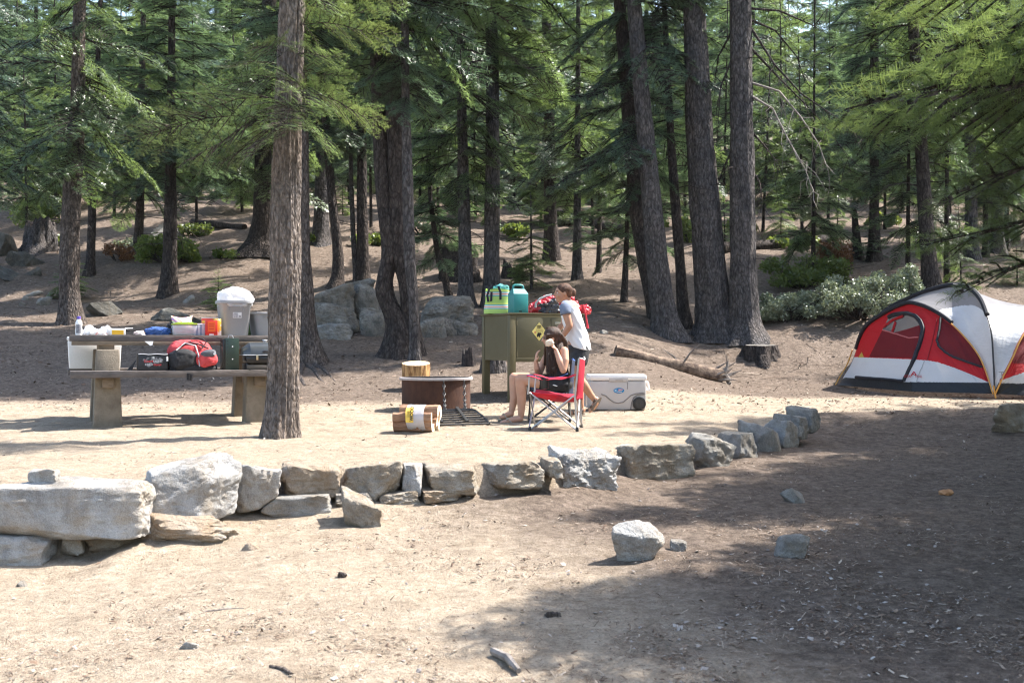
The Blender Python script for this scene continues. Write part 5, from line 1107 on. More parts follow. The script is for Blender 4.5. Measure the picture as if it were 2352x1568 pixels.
# firewood bundle in plastic
fwb = Vector((P(953, 996, 12.55).x, 12.75, hz(-1.0, 12.75))); t = thing('firewood_bundle', 'bundle of split firewood in clear wrap with a yellow label', 'firewood bundle', fwb)
wood_red = M('red_fir_bark', (.15, .075, .045), (.34, .20, .12), 9, .8, .7, 30, stretch=(.3, 1, 1)); wood_in = M('fresh_split_wood', (.66, .50, .34), (.78, .65, .49), 14, .7, .3, 60, stretch=(.15, 1, 1))
ba = R(-10); BX = Vector((math.cos(ba), math.sin(ba), 0)); BY = Vector((-math.sin(ba), math.cos(ba), 0)); BR = rotz(ba)
def split_log(oy, oz, r, a0, a1, dx, seed, sw=1.0, ln=.41):
    rg = random.Random(seed); mb = MB(); n = 14; prof = [(0, 0)] + [(r * math.cos(R(a0 + (a1 - a0) * k / n)) * (1 + rg.uniform(-.09, .09)), r * math.sin(R(a0 + (a1 - a0) * k / n)) * (1 + rg.uniform(-.09, .09))) for k in range(n + 1)]
    m = len(prof); xs = np.linspace(-ln / 2, ln / 2, 9); V = []
    for i, xx in enumerate(xs):
        wob = rg.uniform(-.010, .010)
        for a, b in prof: V.append(fwb + BX * (xx + dx) + BY * (oy + a * sw + wob) + Vector((0, 0, oz + b + wob * .5)))
    for i in range(8):
        for k in range(m): mb.add([], []); mb.f.append([i * m + k, i * m + (k + 1) % m, (i + 1) * m + (k + 1) % m, (i + 1) * m + k]); mb.m.append(0 if 0 < k < m - 1 else 1)
    mb.v = [tuple(v) for v in V]; mb.f += [list(range(m))[::-1], [8 * m + k for k in range(m)]]; mb.m += [1, 1]
    return mb.build('split_log', [wood_red, wood_in], t, sharp=35)
split_log(-.02, .085, .085, 150, 360, -.02, 1); split_log(.03, .20, .08, 40, 220, .03, 2); split_log(.12, .075, .08, -60, 190, .0, 3); split_log(-.07, .155, .06, 100, 290, -.02, 4); split_log(.12, .20, .075, -100, 110, .02, 5)
wrapm = M('clear_wrap', (.80, .82, .86), None, rough=.2, alpha=.48, spec=.9)
mb = MB(); n = 40
def wr(a, b):
    th = R(-60 + 310 * a); x_ = -.09 + .19 * b + .05 * (a - .5); ry, rz_ = .178, .142
    k = 1 + .015 * math.sin(a * 40 + b * 9) + .01 * math.sin(b * 23 + a * 11)
    return fwb + BX * x_ + BY * (.03 + ry * math.cos(th) * k) + Vector((0, 0, .143 + rz_ * math.sin(th) * k))
mb.grid(wr, n, 10); mb.build('plastic_wrap', wrapm, t, fix=False)
yl = M('yellow_paper', (.72, .47, .06), (.78, .58, .14), 6, .6)
lab = lambda a, b: wr(a, b) + (wr(a, b) - (fwb + BX * (-.0) + BY * .03 + Vector((0, 0, .14)))).normalized() * .004
mb = MB(); mb.grid(lambda a, b: lab(.60 + .22 * a, .0 + .42 * b), 12, 8); lb_ = mb.build('label', yl, t, fix=False)
p0 = lab(.70, .36); ex_ = (lab(.75, .36) - lab(.65, .36)).normalized(); ey_ = -(lab(.70, .46) - lab(.70, .26)).normalized(); nn = (p0 - (fwb + BY * .03 + Vector((0, 0, .14)))).normalized()
if ex_.cross(ey_).dot(nn) < 0: ex_ = -ex_
txt('WOOD', .05, black_p, t, p0 + nn * .006, ex_, ey_, bold=.0012)
for k in range(3):
    a = .64 + .0 * k; MB().tube([lab(.66, .10 + .07 * k) + nn * .003, lab(.75, .10 + .07 * k) + nn * .003], .0022, 4).build('printed_line', M('label_print', (.30, .20, .05), None), t)

# ------------------------------------------------------------------ bear-proof food locker
olive = M('olive_paint', (.090, .076, .035), (.102, .087, .044), 5, .5, .05, 150, spec=.4); olive_d = M('olive_paint_door', (.086, .077, .042), (.098, .089, .050), 5, .5, spec=.4)
LA = Vector((-.030, 16.45, 0)); LX = Vector((.912, .41, 0)).normalized(); LYv = Vector((-LX.y, LX.x, 0)); LR = frame(LX, LYv, UPV)
def lp(x, y, z): return LA + LX * x + LYv * y + Vector((0, 0, z))
LW, LD, LZ0, LZ1 = 1.12, .97, .68, 1.335
t = thing('food_locker', 'olive green steel bear-proof food locker on four legs', 'food locker', lp(LW / 2, LD / 2, hz(*lp(LW / 2, LD / 2, 0)[:2])))
MB().box(lp(LW / 2, LD / 2 + .006, (LZ0 + LZ1) / 2), (LW - .02, LD - .02, LZ1 - LZ0 - .02), LR).build('cabinet', olive, t, smooth=False)
MB().box(lp(LW / 2, LD / 2, LZ1 - .012), (LW + .03, LD + .03, .028), LR, .005).build('top_plate', olive, t)
for x, y in ((.045, .04), (LW - .045, .04), (.045, LD - .04), (LW - .045, LD - .04)):
    zg = hz(*lp(x, y, 0)[:2]) - .05; MB().box(lp(x, y, (zg + LZ1 - .03) / 2), (.092, .085, LZ1 - .03 - zg), LR, .004).build('leg', olive, t)
MB().box(lp(LW / 2, .018, LZ0 + .02), (LW - .18, .05, .055), LR, .003).build('bottom_rail', olive, t)
MB().box(lp(LW / 2, .018, LZ1 - .055), (LW - .18, .04, .045), LR, .003).build('top_rail', olive, t)
d1 = MB().box(lp(.095 + .26, .006, 1.0), (.515, .018, .555), LR, .003).build('door', olive_d, t)
d2 = MB().box(lp(.095 + .26 + .515 / 2 + .006 + .215, .006, 1.0), (.425, .018, .555), LR, .003).build('door', olive_d, t)
mb = MB(); mb.box(lp(.72, -.008, 1.20), (.085, .012, .03), LR, .003); mb.tube([lp(.685, -.01, 1.17), lp(.69, -.035, 1.165), lp(.75, -.035, 1.165), lp(.755, -.01, 1.17)], .005, 6); mb.build('handle', M('zinc', (.45, .44, .38), None, rough=.35, metallic=.8), d2)
for z in (.78, 1.20): MB().lathe(lp(.10, -.006, z), [(.009, -.03), (.009, .03)], 10).build('hinge', olive, d1)
syel = M('sign_yellow', (.72, .60, .20), None, rough=.5); sc = (.435, 1.085)
fl = lambda x, z, o=0: lp(x, -.0045 - o, z)
mb = MB(); mb.prism([fl(sc[0] - .108, sc[1]), fl(sc[0], sc[1] - .125), fl(sc[0] + .108, sc[1]), fl(sc[0], sc[1] + .125)], -LYv * .004); s1 = mb.build('bear_sign', syel, d1, smooth=False); ORG[s1.name] = ORG[d1.name]
bm_ = [( -.030, -.035), (-.036, -.055), (-.030, -.075), (-.020, -.078), (-.018, -.062), (-.002, -.064), (.002, -.080), (.014, -.080), (.014, -.060), (.022, -.048), (.034, -.042), (.036, -.030), (.026, -.022), (.022, -.014), (.012, -.018), (-.008, -.014), (-.022, -.020)]
MB().prism([fl(sc[0] + a, sc[1] + b, .005) for a, b in bm_], -LYv * .002).build('bear_silhouette', black_p, d1, smooth=False)
txt('BEAR', .026, black_p, d1, fl(sc[0], sc[1] + .074, .006), LX, UPV, bold=.001); txt('ALERT', .022, black_p, d1, fl(sc[0], sc[1] + .052, .006), LX, UPV, bold=.001)
for k in range(4): MB().box(fl(sc[0] + .004, sc[1] + .028 - .012 * k, .005), (.105 + .01 * (1.5 - abs(k - 2)), .002, .003), LR).build('printed_line', M('sign_grey_print', (.28, .24, .10), None), d1)
MB().prism([fl(sc[0] - .062 + .012 * math.cos(q_), sc[1] - .012 + .012 * math.sin(q_), .005) for q_ in (0, 1.2, 2.4, 3.6, 4.9)], -LYv * .002).build('printed_figure', M('sign_red', (.5, .1, .05), None), d1, smooth=False)
MB().box(fl(.875, 1.07), (.15, .004, .27), LR).build('white_sign', label_w, d2)
MB().prism([fl(.835 + a * .9, 1.14 + b * .9, .004) for a, b in bm_], -LYv * .002).build('bear_silhouette', M('brown_print', (.10, .07, .05), None), d2, smooth=False)
for k in range(4): MB().box(fl(.87, 1.04 - .022 * k, .004), (.10, .002, .006), LR).build('printed_line', M('brown_line', (.2, .16, .13), None), d2)
# things on the locker
tote_m = bpy.data.materials.new('striped_canvas'); tote_m.use_nodes = True; N = tote_m.node_tree.nodes; L = tote_m.node_tree.links
tc = N.new('ShaderNodeTexCoord'); sp = N.new('ShaderNodeSeparateXYZ'); L.new(tc.outputs['Object'], sp.inputs[0]); ml = N.new('ShaderNodeMath'); ml.operation = 'MULTIPLY_ADD'; L.new(sp.outputs[2], ml.inputs[0]); ml.inputs[1].default_value = 5.6; ml.inputs[2].default_value = 0.10
fc = N.new('ShaderNodeMath'); fc.operation = 'FRACT'; L.new(ml.outputs[0], fc.inputs[0])
cr = rampcol(N, L, fc.outputs[0], [(0, (.33, .52, .13)), (.46, (.40, .58, .17)), (.47, (.05, .32, .42)), (.53, (.05, .32, .42)), (.54, (.72, .70, .62)), (.60, (.70, .68, .6)), (.61, (.62, .18, .12)), (.66, (.62, .18, .12)), (.67, (.72, .70, .62)), (.73, (.72, .7, .62)), (.74, (.05, .32, .42)), (.80, (.05, .32, .42)), (.81, (.55, .60, .14)), (1, (.33, .52, .13))])
L.new(cr, N['Principled BSDF'].inputs['Base Color']); N['Principled BSDF'].inputs['Roughness'].default_value = .8
c = lp(.12, .62, LZ1 + .002); c = Vector((P(1142, 718, 17.0).x, 17.05, LZ1 + .002)); t = thing('tote_bag', 'lime green striped canvas tote bag with navy straps', 'tote bag', c)
QR = rotz(R(8))
def tbag(a, b):
    th = 2 * math.pi * a; w = .185 * (1 - .16 * b) ; d = .10 * (1 - .25 * b); q = (abs(math.cos(th)) ** 4 + abs(math.sin(th)) ** 4) ** -.25
    k = 1 + .04 * math.sin(th * 5 + b * 4) * b + .05 * math.sin(b * 9) * .6
    return c + QR @ Vector((math.cos(th) * q * w * k, math.sin(th) * q * d * k, b * .34 + .012 * math.sin(th * 3) * b))
mb = MB(); mb.grid(tbag, 48, 24, closed=True); mb.add([tbag(k / 48, 1) - Vector((0, 0, .02)) for k in range(48)], [list(range(48))]); mb.build('bag_body', tote_m, t)
navy = M('navy_strap', (.010, .011, .022), None, rough=.7)
for sy, lst in ((-1, [(.03, .19), (.03, .30), (.0, .375), (-.07, .385), (-.13, .33), (-.155, .25)]), (-1, [(-.155, .25), (-.14, .16), (-.10, .17), (-.095, .30)])):
    mb = MB(); pts = [c + QR @ Vector((a, -.105 - .012 * k_ * (sy < 0) * 0 - .012, z)) for k_, (a, z) in enumerate(lst)]
    V = []; 
    for p in pts: V += [p + QR @ Vector((-.016, 0, 0)), p + QR @ Vector((.016, 0, .004))]
    mb.add(V, [[2 * k, 2 * k + 1, 2 * k + 3, 2 * k + 2] for k in range(len(pts) - 1)]); mb.add([Vector(v) + Vector((0, .006, 0)) for v in V], [[2 * k, 2 * k + 2, 2 * k + 3, 2 * k + 1] for k in range(len(pts) - 1)])
    mb.build('strap', navy, t, smooth=False)
mb = MB(); V, Fc = blob(c + Vector((.05, .02, .36)), .24, .14, .12, 21, .25, .8); mb.add(V, Fc.tolist()); mb.build('packed_cloth', M('aqua_cloth', (.10, .42, .52), (.16, .50, .42), 7, .6, transl=.2), t)
c = Vector((P(1190, 717, 16.62).x, 16.68, LZ1 + .002)); t = thing('lantern_case', 'teal plastic lantern carrying case with a moulded handle', 'lantern case', c)
teal = M('teal_plastic', (.022, .19, .19), (.028, .21, .205), 6, .42, spec=.45); Q5 = rotz(R(24)); w, d = .125, .085
mb = MB(); mb.box(c + Vector((0, 0, .13)), (.22, .20, .26), Q5, .008); mb.build('case_body', teal, t)
mb = MB(); V = [c + Q5 @ Vector(p) for p in ((-.11, -.10, .26), (.11, -.10, .26), (.11, .10, .26), (-.11, .10, .26), (-.085, -.03, .33), (.085, -.03, .33), (.085, .03, .33), (-.085, .03, .33))]
mb.add(V, [[0, 1, 5, 4], [1, 2, 6, 5], [2, 3, 7, 6], [3, 0, 4, 7], [4, 5, 6, 7]]); mb.build('case_shoulder', teal, t, smooth=False)
mb = MB(); mb.tube([c + Q5 @ Vector(p) for p in ((-.075, 0, .325), (-.07, 0, .372), (-.045, 0, .382), (.045, 0, .382), (.07, 0, .372), (.075, 0, .325))], .016, 10); mb.build('handle', teal, t)
MB().box(c + Q5 @ Vector((-.01, -.102, .022)), (.04, .006, .018), Q5).build('latch', black_p, t)
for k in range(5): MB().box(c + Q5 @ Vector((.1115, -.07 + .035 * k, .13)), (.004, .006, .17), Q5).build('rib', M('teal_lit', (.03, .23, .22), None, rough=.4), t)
# red sleeping bag heap, black bag
c = Vector((P(1282, 716, 16.95).x, 17.05, LZ1)); t = thing('sleeping_bag', 'crumpled shiny red sleeping bag heaped on the locker', 'sleeping bag', c)
redn = M('shiny_red_nylon', (.52, .015, .03), (.62, .03, .05), 8, .35, .6, 22, spec=.6)
mb = MB()
for k, (a, b_, z, w, d, h) in enumerate([(-.22, 0, .10, .36, .30, .22), (-.02, .03, .14, .44, .32, .27), (.17, .02, .10, .34, .32, .21), (-.34, -.04, .07, .18, .22, .16), (.10, .0, .20, .3, .24, .14), (.36, 0, .06, .20, .25, .16)]):
    V, Fc = blob(c + Vector((a, b_, z)), w, d, h, 30 + k, .22, .85); mb.add(V, Fc.tolist())
mb.build('bag_heap', redn, t)
MB().tube([P(u, v, 16.8) for u, v in ((1230, 706), (1231, 696), (1240, 686), (1256, 679), (1268, 677))], .014, 8).build('grey_piping', M('grey_trim', (.55, .54, .52), None, rough=.6), t)
MB().tube([P(u, v, 16.88) for u, v in ((1338, 700), (1345, 722), (1348, 740), (1350, 754))] , [.02, .014, .012, .02], 8).build('hanging_end', redn, t)
c = Vector((P(1262, 717, 16.72).x, 16.75, LZ1)); mb = MB(); V, Fc = blob(c + Vector((0, 0, .075)), .34, .18, .15, 41, .35, .8); mb.add(V, Fc.tolist()); V, Fc = blob(c + Vector((.06, 0, .14)), .14, .12, .14, 44, .3, .8, Matrix.Rotation(.5, 3, 'Y')); mb.add(V, Fc.tolist())
setp(mb.build('plastic_bag', M('black_shiny_bag', (.010, .010, .014), (.022, .022, .03), 9, .18, .7, 25, spec=.8), loc=c), 'crumpled glossy black plastic bag in front of the red sleeping bag', 'bag')

# ------------------------------------------------------------------ wheeled cooler
cool_m = M('cooler_grey', (.50, .47, .45), (.53, .50, .48), 4, .5, spec=.4); cool_w = M('cooler_white', (.80, .80, .80), None, rough=.4)
CB = Vector((P(1418, 948, 15.25).x, 15.45, 0)); CB.z = hz(CB.x, CB.y) - .003; t = thing('wheeled_cooler', 'large pale grey wheeled cooler with white lid and blue oval badge', 'cooler', CB); CRm = rotz(R(4))
def cp(x, y, z): return CB + CRm @ Vector((x, y, z))
MB().box(cp(0, 0, .185), (.70, .38, .365), CRm, .022, taper=(1.02, 1.02)).build('cooler_body', cool_m, t)
MB().box(cp(0, 0, .408), (.72, .40, .075), CRm, .025).build('lid', cool_w, t)
MB().box(cp(0, -.197, .382), (.24, .014, .045), CRm, .004).build('lid_tab', cool_m, t); MB().box(cp(.01, -.205, .374), (.095, .004, .02), CRm).build('finger_slot', M('slot_tan', (.42, .38, .35), None), t)
crease = M('cooler_crease', (.20, .18, .17), None, rough=.6)
fy = lambda x, z: cp(x, -.192 - .004 * (z / .37) - .002, z)
pts = [fy(x, z) for x, z in ((-.22, .20), (-.16, .18), (-.11, .135), (-.06, .10), (0, .088), (.06, .10), (.11, .14), (.16, .185), (.22, .205), (.34, .222))]
MB().tube(pts, .006, 6).build('moulded_crease', crease, t)
MB().tube([fy(x, z) for x, z in ((.155, .01), (.165, .09), (.19, .155), (.24, .19), (.34, .20))], .006, 6).build('moulded_crease', crease, t)
MB().tube([fy(.115, .352), fy(.115, .26)], .003, 5).build('moulded_crease', crease, t)
for sy in (-.20, .19):
    w_ = MB().lathe(cp(.262, sy, .083), [(.0001, -.025), (.040, -.028), (.07, -.028), (.083, -.020), (.083, .020), (.07, .025), (.0001, .025)], 32, CRm @ Matrix.Rotation(R(90), 3, 'X')).build('wheel', M('black_rubber', (.020, .019, .018), (.03, .028, .026), 20, .6), t)
    MB().lathe(cp(.262, sy - .028, .083), [(.0001, .006), (.012, .006), (.014, .002), (.05, .001), (.052, .004), (.056, .004), (.056, -.002)], 28, CRm @ Matrix.Rotation(R(90), 3, 'X')).build('hub', M('hub_grey', (.045, .042, .04), None, rough=.5), w_)
mb = MB(); mb.tube([cp(.36, -.12, .36), cp(.385, -.12, .345), cp(.40, -.12, .26)], .014, 8); mb.tube([cp(.36, .12, .36), cp(.385, .12, .345), cp(.40, .12, .26)], .014, 8); mb.tube([cp(.40, -.13, .25), cp(.40, .13, .25)], .014, 8); mb.build('side_handle', cool_w, t)
mb = MB(); mb.tube([cp(-.36, -.13, .30), cp(-.385, -.13, .22), cp(-.38, -.13, .03)], .012, 8); mb.tube([cp(-.36, .13, .30), cp(-.385, .13, .22), cp(-.38, .13, .03)], .012, 8); mb.tube([cp(-.38, -.14, .04), cp(-.38, .14, .04)], .012, 8); mb.build('tow_handle', cool_m, t)
ov = MB(); oc = (.005, .245); n = 40; ov.prism([fy(oc[0] + .068 * math.cos(2 * math.pi * k / n), oc[1] + .034 * math.sin(2 * math.pi * k / n)) for k in range(n)], CRm @ Vector((0, -.0015, 0)))
bdg = ov.build('badge', M('badge_blue', (.02, .12, .38), (.03, .30, .55), 12, .35), t, smooth=False)
fo = lambda x, z: fy(x, z) + CRm @ Vector((0, -.003, 0))
MB().prism([fo(-.003, .262), fo(.052, .265), fo(.050, .247), fo(-.003, .243)], CRm @ Vector((0, -.001, 0))).build('badge_flag', M('badge_red', (.65, .15, .13), None, rough=.5), t, smooth=False)
for k in range(3): MB().box(fo(.028, .249 + .006 * k) + CRm @ Vector((0, -.0018, 0)), (.048, .001, .0022), CRm).build('badge_stripe', label_w, t)
for k in range(5):
    a = k * 2.513; MB().box(fo(-.034 + .010 * math.cos(a), .247 + .010 * math.sin(a)), (.016, .0012, .006), CRm @ Matrix.Rotation(-a, 3, 'Y')).build('badge_star', M('badge_pale', (.45, .70, .82), None), t)
txt('XTREME', .017, label_w, t, fo(.010, .229), CRm @ Vector((1, 0, 0)), UPV, bold=.0006)

# ------------------------------------------------------------------ folding camp chairs
tube_m = M('silver_tube', (.42, .42, .43), None, rough=.35, metallic=.7); blk_tube = M('black_tube', (.012, .012, .013), None, rough=.4)
def camp_chair(label, C, ang, fab, fab2, tm, trim, cup=True, s=1.0):
    z0 = hz(C[0], C[1]); B = Vector((C[0], C[1], z0)); t = thing('camp_chair', label, 'camp chair', B, 'folding camp chairs'); f = Vector((math.cos(ang), math.sin(ang), 0)); w = Vector((-f.y, f.x, 0))
    Q = lambda a, b, z: B + f * a * s + w * b * s + Vector((0, 0, z * s))
    fd, bd, hw = .25, -.22, .25
    FL, FR_, BL, BR_ = (fd, hw), (fd, -hw), (bd, hw), (bd, -hw)
    sf, sb = .42, .37
    rod = lambda nm, pts, r=.009: MB().tube(pts, r * s, 8).build(nm, tm, t)
    for (a, b) in ((FL, BL), (FR_, BR_)):
        rod('leg_rod', [Q(a[0], a[1], .012), Q(b[0] - .02, b[1] * 1.0, sb + .02)]); rod('leg_rod', [Q(b[0] - .05, b[1], .012), Q(a[0], a[1], sf)])
    rod('leg_rod', [Q(fd + .012, hw, .012), Q(fd, -hw, sf)]); rod('leg_rod', [Q(fd + .012, -hw, .012), Q(fd, hw, sf)])
    rod('leg_rod', [Q(bd - .06, hw, .012), Q(bd - .03, -hw, sb)]); rod('leg_rod', [Q(bd - .06, -hw, .012), Q(bd - .03, hw, sb)])
    for b in (hw, -hw):
        rod('back_post', [Q(bd - .055, b, .02), Q(bd - .03, b, sb), Q(bd - .075, b * 1.02, .80)], .0105); rod('arm_post', [Q(fd + .02, b * 1.02, sf - .02), Q(fd - .0, b * 1.05, .61)], .0105)
    for a, b in (FL, FR_, (bd - .055, hw), (bd - .055, -hw)): MB().lathe(Q(a, b, 0), [(.018 * s, -.004), (.018 * s, .02 * s), (.012 * s, .045 * s)], 12).build('foot', blk_tube, t)
    def seat(a, b):
        x = fd - (fd - bd + .02) * a; y = (b * 2 - 1) * hw; e = 1 - (2 * b - 1) ** 2; return Q(x, y, sf + (sb - sf) * a - .075 * e * (.55 + .45 * math.sin(a * 2.6)) + .006 * math.sin(b * 22 + a * 9) + .012 * (1 - a) * abs(2 * b - 1))
    def bk(a, b):
        z = sb - .03 + (.815 - sb) * a; y = (b * 2 - 1) * hw * (1.0 + .02 * a); e = 1 - (2 * b - 1) ** 2; tw = 1 - .0 * a; tw = .62 + .38 * min(1, abs(a - .12) * 1.5 + .12); return Q(bd - .03 - .05 * a - .06 * e * (1 - .45 * a), y * tw, z + .025 * (abs(2 * b - 1) ** 2) * (a > .9) + .004 * math.sin(b * 18))
    def sheet(nm, fn, m, nu=20, nv=20, th=.004):
        mb = MB(); mb.grid(fn, nu, nv); o = mb.build(nm, m, t, fix=False, sharp=None); md = o.modifiers.new('thick', 'SOLIDIFY'); md.thickness = th; md.offset = 0; return o
    sheet('seat', lambda a, b: seat(a, b), fab); sheet('backrest', bk, fab)
    MB().tube([bk(1, b) for b in np.linspace(0, 1, 12)], .006, 6).build('trim', trim, t)
    for b in (1, -1):
        def arm(a, c_): x = fd + .03 - (fd - bd + .06) * a; return Q(x, b * hw * 1.05 + (c_ - .5) * .085 * (1 - .35 * abs(2 * a - 1)), .612 - .018 * math.sin(math.pi * a) * 2.2 + .006 * math.sin(a * 14) - .02 * abs(c_ - .5) + .05 * max(0, a - .75))
        ar = sheet('armrest', arm, fab2, 18, 6)
        if b == (1 if cup else 0) or (cup == 'both'):
            c0 = arm(.38, .5); MB().lathe(c0, [(.042, .006), (.046, .004), (.042, .002)], 24).build('cup_rim', blk_tube, ar); MB().lathe(c0, [(.0001, .003), (.040, .004)], 24, cap=False).build('cup_opening', black_p, ar)
            MB().lathe(c0, [(.041, -.004), (.036, -.10), (.0001, -.105)], 20, cap=False).build('cup_mesh', blk_tube, ar)
    return t, Q
red_fab = M('red_polyester', (.50, .02, .05), (.58, .035, .075), 8, .6, .3, 40, transl=.35); blue_fab = M('navy_polyester', (.025, .035, .075), (.035, .05, .10), 8, .6, .3, 40, transl=.1); blue_arm = M('blue_polyester', (.06, .13, .36), None, rough=.5)
tc_, _ = camp_chair('empty red folding camp chair with silver tube legs', (.46, 13.02), R(171), red_fab, red_fab, tube_m, M('white_piping', (.7, .7, .7), None, rough=.5), True, .95)
camp_chair('blue folding camp chair the seated person sits in', (.43, 14.05), R(176), blue_fab, blue_arm, blk_tube, blue_arm, True, .88)
# ------------------------------------------------------------------ people
def fuse(mb, name, mats, parent, vox=.006, sm=5, fac=.5):
    """fuse overlapping pieces into one continuous surface"""
    o0 = ORG[parent.name]; me = mesh_np('tmp', np.array(mb.v) - np.array(o0), mb.f, mats if isinstance(mats, list) else [mats])
    bm = bmesh.new(); bm.from_mesh(me); bmesh.ops.recalc_face_normals(bm, faces=bm.faces[:]); bm.to_mesh(me); bm.free()
    o = bpy.data.objects.new('tmp', me); COL.objects.link(o)
    r = o.modifiers.new('r', 'REMESH'); r.mode = 'VOXEL'; r.voxel_size = vox
    s = o.modifiers.new('s', 'SMOOTH'); s.iterations = sm; s.factor = fac
    dg = bpy.context.evaluated_depsgraph_get(); dg.update(); nm = bpy.data.meshes.new_from_object(o.evaluated_get(dg)); bpy.data.objects.remove(o); bpy.data.meshes.remove(me)
    nm.name = name; nm.materials.clear()
    for m in (mats if isinstance(mats, list) else [mats]): nm.materials.append(m)
    nm.polygons.foreach_set('use_smooth', np.full(len(nm.polygons), True)); nm.update()
    return link(name, nm, parent)
skin = M('skin_tan', (.40, .205, .125), (.46, .25, .16), 9, .5, .05, 200, spec=.4); skin2 = M('skin_tan_light', (.46, .25, .165), (.51, .29, .20), 9, .5, .05, 200, spec=.4)
hair_w = M('auburn_brown_hair', (.05, .026, .018), (.14, .072, .046), 40, .6, .6, 120, stretch=(1, 1, .3), spec=.2); hair_g = M('dark_brown_hair', (.026, .014, .010), (.085, .046, .03), 40, .5, .6, 120, stretch=(1, 1, .2), spec=.3)
def limb(mb, pts, rad, n=14): mb.tube(pts, rad, n, rnd=True)
def hand(mb, wrist, d, pn, side, curls, s=1.0, thumb=.8, spread=.16):
    """palm, four unequal bent fingers and a thumb leaving the side of the palm; d = pointing, pn = palm normal, side = +1/-1 thumb side"""
    d = d.normalized(); pn = (pn - d * pn.dot(d)).normalized(); x = d.cross(pn) * side
    c = wrist + d * .045 * s; mb.ell(c, (.040 * s, .014 * s, .048 * s), frame(x, pn, d), 14, 10)
    for k, (off, ln, r) in enumerate([(.030, .070, .0085), (.010, .080, .009), (-.011, .074, .0085), (-.030, .058, .0075)]):
        p = wrist + d * .080 * s + x * off * s; dd = (d + x * spread * off / .03 * .6).normalized(); a = curls[k] if hasattr(curls, '__len__') else curls; pts = [p - dd * .02 * s]
        for q, f_ in enumerate((.42, .33, .25)):
            p_ = pts[-1] if q else p; an = a * (q + .6) * .62; v = dd * math.cos(an) + pn * math.sin(an); pts.append((p if q == 0 else pts[-1]) + v * ln * f_ * s)
        limb(mb, pts, [r * s * 1.05, r * s, r * s * .95, r * s * .8], 8)
    b = wrist + d * .022 * s + x * .030 * s; v = (d * .55 + x * .75 + pn * .25 * thumb).normalized(); v2 = (d * .9 + x * .25 + pn * .35 * thumb).normalized()
    limb(mb, [b - v * .01 * s, b + v * .032 * s, b + v * .032 * s + v2 * .030 * s], [.012 * s, .0105 * s, .008 * s], 8)
def head(mb, c, fw, up, s=1.0):
    """skull, jaw, nose, ears, brow; fw = facing"""
    fw = fw.normalized(); lt = up.cross(fw).normalized(); up = fw.cross(lt).normalized(); Q = frame(fw, lt, up); q = lambda x, y, z: c + (fw * x + lt * y + up * z) * s
    mb.ell(q(-.012, 0, .028), (.098 * s, .076 * s, .086 * s), Q, 20, 14); mb.ell(q(.018, 0, -.030), (.070 * s, .060 * s, .080 * s), Q, 18, 12); mb.ell(q(.048, 0, -.078), (.032 * s, .036 * s, .028 * s), Q, 12, 8)
    mb.ell(q(.070, 0, .030), (.020 * s, .050 * s, .014 * s), Q, 12, 8)
    mb.tube([q(.082, 0, .022), q(.098, 0, -.004), q(.108, 0, -.022), q(.090, 0, -.030)], [.009 * s, .011 * s, .014 * s, .009 * s], 8, rnd=True)
    for y in (-1, 1):
        mb.ell(q(-.012, y * .076, -.008), (.017 * s, .008 * s, .030 * s), Q, 10, 8); mb.ell(q(.055, y * .040, -.028), (.026 * s, .022 * s, .024 * s), Q, 10, 8)
    mb.ell(q(.081, 0, -.050), (.012 * s, .024 * s, .008 * s), Q, 10, 6); mb.ell(q(.078, 0, -.061), (.011 * s, .020 * s, .007 * s), Q, 10, 6)
    return q, Q
lipm = M('lips', (.36, .12, .10), None, rough=.4); eyew = M('eye', (.55, .53, .50), None, rough=.2); dark_e = M('iris', (.015, .010, .008), None, rough=.2)
def face_bits(t, q, Q, s=1.0):
    for y in (-1, 1):
        e = MB(); e.ell(q(.072, y * .032, .008), (.011 * s, .014 * s, .009 * s), Q, 12, 8); e_ = e.build('eye', eyew, t)
        i = MB(); i.ell(q(.080, y * .033, .008), (.005 * s, .006 * s, .006 * s), Q, 10, 6); i.build('iris', dark_e, e_)
        b = MB(); b.tube([q(.082, y * .012, .026), q(.084, y * .03, .031), q(.072, y * .05, .027)], .0038 * s, 5); b.build('eyebrow', hair_w, t)
    m = MB(); m.tube([q(.080, -.022, -.055), q(.092, 0, -.053), q(.080, .022, -.055)], [.003 * s, .005 * s, .003 * s], 6); m.build('mouth', lipm, t)
def skinmesh_pants(): pass

# --- woman leaning over the locker
Yw = 14.75; W = lambda u, v, dy=0: P(u, v, Yw + dy)
t = thing('person', 'woman in white shirt with blue sleeves and dark shorts leaning at the food locker', 'person', Vector((W(1322, 948).x, Yw, hz(W(1322, 948).x, Yw))))
hc = W(1292, 674, -.02); fwd = Vector((-1, -.22, -.02)); upv = Vector((-.10, 0, 1)); mb = MB()
q, Q = head(mb, hc, fwd, upv, 1.0)
limb(mb, [W(1299, 684, .0), W(1303, 693, .01), W(1309, 702, .01)], [.056, .054, .066])
limb(mb, [W(1310, 708), W(1316, 735), W(1322, 762), W(1327, 790)], [.105, .115, .115, .12], 18)
mb.ell(W(1308, 706), (.10, .19, .075), None, 18, 12); mb.ell(W(1327, 795), (.135, .17, .12), None, 18, 12)
limb(mb, [W(1297, 704, -.18), W(1302, 726, -.21), W(1308, 747, -.22)], [.056, .048, .041]); limb(mb, [W(1308, 748, -.22), W(1299, 762, -.20), W(1289, 776, -.17)], [.042, .038, .027])
hand(mb, W(1289, 776, -.17), Vector((-.75, .25, -.55)), Vector((.4, .5, -.6)), 1, .45)
limb(mb, [W(1306, 704, .18), W(1299, 725, .24), W(1295, 744, .25)], [.056, .048, .041]); limb(mb, [W(1295, 744, .25), W(1286, 752, .20), W(1278, 762, .16)], [.041, .036, .026])
